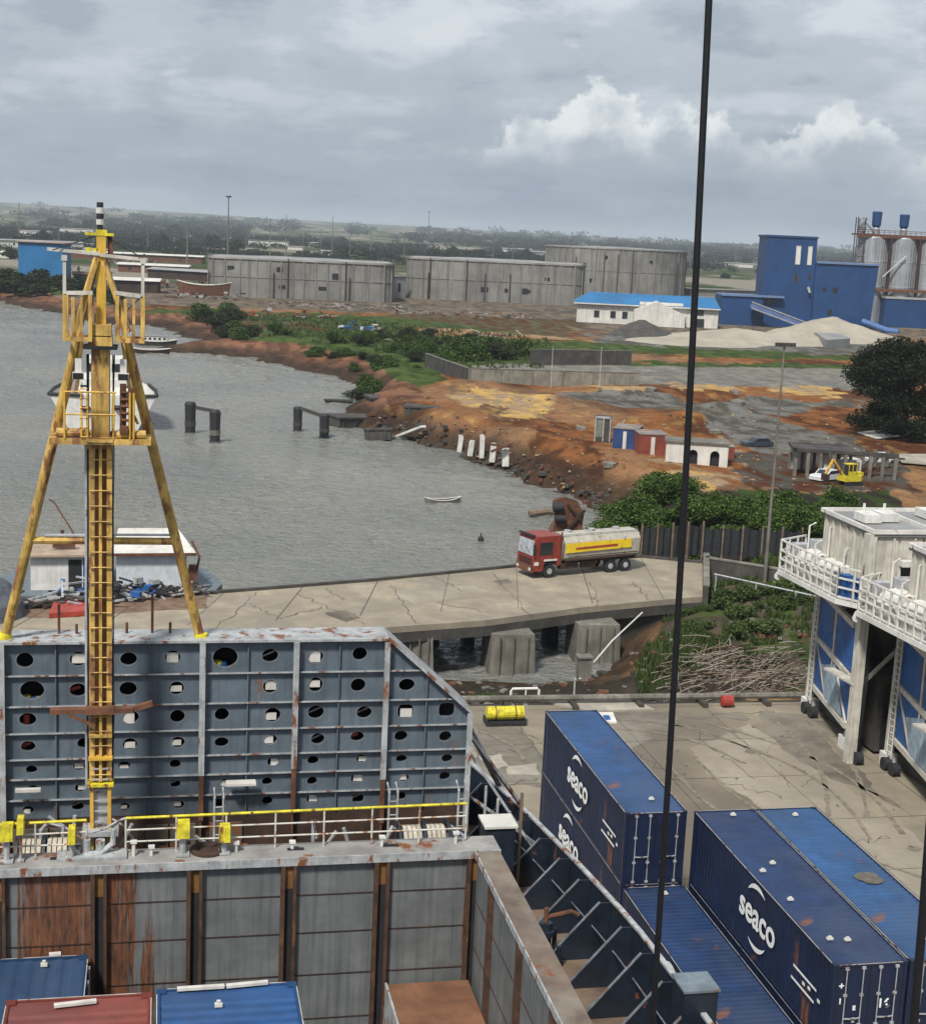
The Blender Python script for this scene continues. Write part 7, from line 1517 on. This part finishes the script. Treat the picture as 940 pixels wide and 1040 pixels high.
scatter_shrubs(sd_, spots_px([(690, 612), (815, 605), (812, 640), (760, 655), (700, 650)], 46, .5, 1.3, -1)+spots_px([(600, 575+5), (640, 560), (712, 571), (640, 575)], 8, .4, .8)+spots_px([(780, 600), (830, 600), (830, 640), (790, 640)], 12, 1.0, 1.9, -1)+spots_px([(440, 700), (500, 698), (500, 704), (440, 706)], 5, .4, .7, -3), ['low bright green weed clump in the gully beside the jetty']*46+['small weed clump at the landward end of the jetty near the truck']*8+['taller bush in the gully below the hopper platform']*12+['tiny weed clump on the mud beside the quay edge']*5)
# distant trees one can tell apart
ge = 'distant trees before the hills'; se = [make_shrub('dark round-topped tree in the distant tree belt', LM3, s_, ge, 1500, .2, 'tree') for s_ in (61, 62, 63)]
for q_ in se: q_.name = 'distant_tree'
tp = []
for u, v, w_ in ((120, 247, 15), (140, 249, 18), (165, 250, 22), (190, 250, 24), (215, 252, 26), (240, 255, 24), (308, 258, 14), (350, 260, 22), (372, 262, 26), (395, 262, 20), (438, 262, 24), (460, 264, 22), (480, 262, 24), (505, 262, 20), (535, 263, 20), (0, 245, 20), (20, 250, 24), (45, 246, 22), (60, 232, 22), (90, 236, 22), (735, 282, 14), (75, 250, 22), (103, 252, 20), (330, 254, 20), (415, 258, 20), (150, 240, 14), (178, 240, 16), (265, 246, 16), (640, 268, 12), (755, 268, 16), (715, 272, 14), (850, 274, 16), (10, 262, 20), (28, 236, 14)):
    p = at(u, v+1, 0); k_ = 1500/((p-Vector(CAM)).dot(Vector(_F))); tp.append((p.x, p.y, w_/k_/2/1.0))
scatter_shrubs(se, tp)
# far wood that reads as one mass
def gzv(x, y): return gz(x, y)
def belt(rows, n, rs_seed, smin, smax):
    r3 = np.random.default_rng(rs_seed); Vs = []
    for k in range(n):
        u = r3.uniform(-120, 1060); row = rows[r3.integers(len(rows))]; v = row+u*.043+r3.normal()*1.5
        if fbm(np.array([u*.011]), np.array([row*.3]), 3, 77)[0] < .40: continue
        p = at(u, v, 0)
        if p.y > 9000 or p.y < 0: continue
        k_ = 1500/((p-Vector(CAM)).dot(Vector(_F))); s_ = r3.uniform(smin, smax)/k_; V = leaf_cloud([(0, 0, s_*.5, s_*2.2, s_*1.4, s_*.6)], 60, s_*.3, int(r3.integers(1e6)), .4); V += np.array([p.x, p.y, gz(p.x, p.y)]); Vs.append(V)
    return np.concatenate(Vs)
tag(leaf_obj('woodland', belt([227, 229, 231, 233, 235, 237, 239, 241, 243, 246, 249], 6500, 3, 1.8, 5.0), LM5), 'dark belt of scrub woodland below the hills', 'woodland', kind='stuff')
# distant town
gt = 'pale buildings of the distant town'; r4 = random.Random(9); mw = [M['offwhite'], M['roofgrey'], M['tankconc'], M['bluebright']]
town = [(35, 241, 30, 7), (50, 236, 16, 5), (78, 240, 34, 8), (120, 238, 18, 6), (143, 240, 14, 5), (205, 240, 16, 5), (215, 248, 10, 5), (272, 251, 40, 7), (300, 255, 16, 5), (320, 252, 14, 5), (330, 260, 10, 5), (380, 256, 10, 4), (525, 258, 30, 5), (545, 262, 18, 6), (255, 243, 14, 4), (640, 264, 20, 4), (720, 262, 16, 4), (750, 272, 28, 5), (660, 262, 14, 4), (470, 251, 12, 3), (420, 249, 12, 3), (170, 236, 10, 4)]+[(r4.uniform(0, 740), None, r4.uniform(5, 14), r4.uniform(1.5, 3.5)) for _ in range(44)]
for k, (u, v, w_, h) in enumerate(town):
    if v is None: v = r4.uniform(231, 248)+u*.035
    p = at(u, v, 0); kk = 1500/((p-Vector(CAM)).dot(Vector(_F))); simple_house((u-w_/2, v), (u+w_/2, v+w_*.045), h/kk, w_/kk*.5, mw[0 if r4.random() < .6 else r4.randrange(3)], mw[r4.randrange(3)], 'low pale building among the trees of the distant town', 'distant_building', 'building', gt, pitch=h/kk*.25 if r4.random() < .5 else 0)
t3_ = simple_house((700, 300), (768, 302), 3.5, 14, M['tankconc'], M['tankconc'], 'low beige wall-like building between the farthest tank and the factory')
# ground cover stuff
def tufts(px, n, seed, s0, s1, m, name, lab, z_=0., blades=7):
    r5 = np.random.default_rng(seed); P2 = [at(u, v, z_) for u, v in px]; poly = [(q_.x, q_.y) for q_ in P2]; xs_ = [q_[0] for q_ in poly]; ys_ = [q_[1] for q_ in poly]; X = r5.uniform(min(xs_), max(xs_), n*4); Y = r5.uniform(min(ys_), max(ys_), n*4); k = inpoly(X, Y, poly) & (fbm(X*.35, Y*.35, 3, seed) > .45) & (sdist(X, Y, shore) > np.where(Y > 240, 20, 3)); X, Y = X[k][:n], Y[k][:n]; Vs = []
    for x, y in zip(X, Y):
        z2 = gz(x, y); s_ = r5.uniform(s0, s1)
        for b_ in range(blades):
            a = r5.uniform(0, 6.28); l_ = np.array([math.cos(a), math.sin(a), 0]); tp_ = np.array([x, y, z2])+l_*s_*.5*r5.random()+np.array([0, 0, s_*r5.uniform(.6, 1.1)]); w_ = np.array([-l_[1], l_[0], 0])*s_*.12; b0 = np.array([x, y, z2-.05])+l_*s_*.15; Vs += [b0-w_, b0+w_, tp_+w_*.3, tp_-w_*.3]
    return tag(leaf_obj(name, np.array(Vs), m), lab, 'grass', kind='stuff')
tufts([(650, 575), (830, 575), (830, 640), (780, 670), (650, 680), (640, 620)], 2600, 5, .25, .6, LM4, 'grass', 'rough grass covering the gully', -1)
tufts([(140, 318), (330, 322), (560, 345), (560, 372), (420, 398), (355, 380), (215, 343)], 3600, 6, .35, .95, LM4, 'grass', 'rough grass on the spit', 0)
# brushwood in the gully
r6 = random.Random(4); g = MB()
for k in range(520):
    u, v = r6.gauss(748, 36), r6.gauss(684, 11)
    if not (660 < u < 820 and 655 < v < 712): continue
    p = at(u, v, -1.6); z2 = gz(p.x, p.y)+r6.uniform(.05, .7); a = r6.gauss(.45, .7); l_ = r6.uniform(.6, 2.8); d = Vector((math.cos(a), math.sin(a)*.8, r6.uniform(-.15, .35)))*l_/2; c_ = Vector((p.x, p.y, z2)); g.m = 0 if r6.random() < .45 else (1 if r6.random() < .6 else 2)
    g.tube([c_-d, c_+Vector((r6.uniform(-.1, .1), r6.uniform(-.1, .1), .08)), c_+d], r6.uniform(.015, .05), 4)
o = g.build('brushwood', [mat('bleached_branch', (.22, .19, .155), .9, var=.3), M['wood'], M['rustdark']]); tag(o, 'tangle of dead branches covering the gully bank above the quay', 'brushwood', kind='stuff')
g = MB()
for k in range(240):
    u, v = r6.uniform(430, 820), r6.uniform(655, 712); p = at(u, v, -2.6); z2 = gz(p.x, p.y)
    if z2 < -4.1: continue
    s_ = r6.uniform(.08, .4); g.m = r6.randrange(3); g.cbox((p.x, p.y, z2), s_*r6.uniform(1, 2.5), s_*r6.uniform(1, 2), s_*.7, r6.uniform(0, 3))
o = g.build('rubble', [M['oldconc'], M['rust'], M['darkconc']]); tag(o, 'small rubble and litter on the muddy bank beside the jetty', 'rubble', kind='stuff')
g = MB()
for k in range(900):
    u, v = r6.uniform(380, 900), r6.uniform(395, 500); p = gp(u, v)
    if p.z < -3.6: continue
    s_ = r6.uniform(.06, .26); g.m = r6.randrange(4); g.cbox((p.x, p.y, p.z), s_*r6.uniform(1, 2.5), s_*r6.uniform(1, 2), s_*.8, r6.uniform(0, 3))
for k in range(260):
    t2 = r6.random(); i = r6.randrange(15, 22); a, c = shore[i], shore[i+1]; x = a[0]+(c[0]-a[0])*t2+r6.gauss(0, 1); y = a[1]+(c[1]-a[1])*t2+r6.gauss(1, 1.2); s_ = r6.uniform(.15, .5); g.m = r6.choice((1, 2, 2)); g.cbox((x, y, gz(x, y)), s_*r6.uniform(1, 2.5), s_*1.4, s_*.9, r6.uniform(0, 3))
o = g.build('stones', [M['oldconc'], M['rust'], M['darkconc'], mat('ochre_stone', (.36, .24, .12), .9)]); tag(o, 'loose stones and debris over the red earth and shoreline', 'stones', kind='stuff')
# litter on the quay : small cracked joints
g = MB()
for k in range(60):
    x, y = r6.uniform(24, 36), r6.uniform(38, 78); s_ = r6.uniform(.03, .12); g.cbox((x, y, .03), s_*2, s_, .05, r6.uniform(0, 3))
o = g.build('litter', M['oldconc']); tag(o, 'small litter scattered over the quay', 'litter', kind='stuff')
# ================================================================== haze
g = MB(); g.box(-20000, 20000, -600, 20500, -9, 190); hz = g.build('haze', []); hm = bpy.data.materials.new('haze'); hm.use_nodes = True; N, L = N3(hm); N.remove(N['Principled BSDF'])
v_ = N.new('ShaderNodeVolumePrincipled'); v_.inputs['Color'].default_value = (.80, .88, .97, 1); v_.inputs['Density'].default_value = .00009; v_.inputs['Anisotropy'].default_value = .2
L.new(v_.outputs[0], N['Material Output'].inputs['Volume']); hz.data.materials.append(hm); tag(hz, kind='stuff')
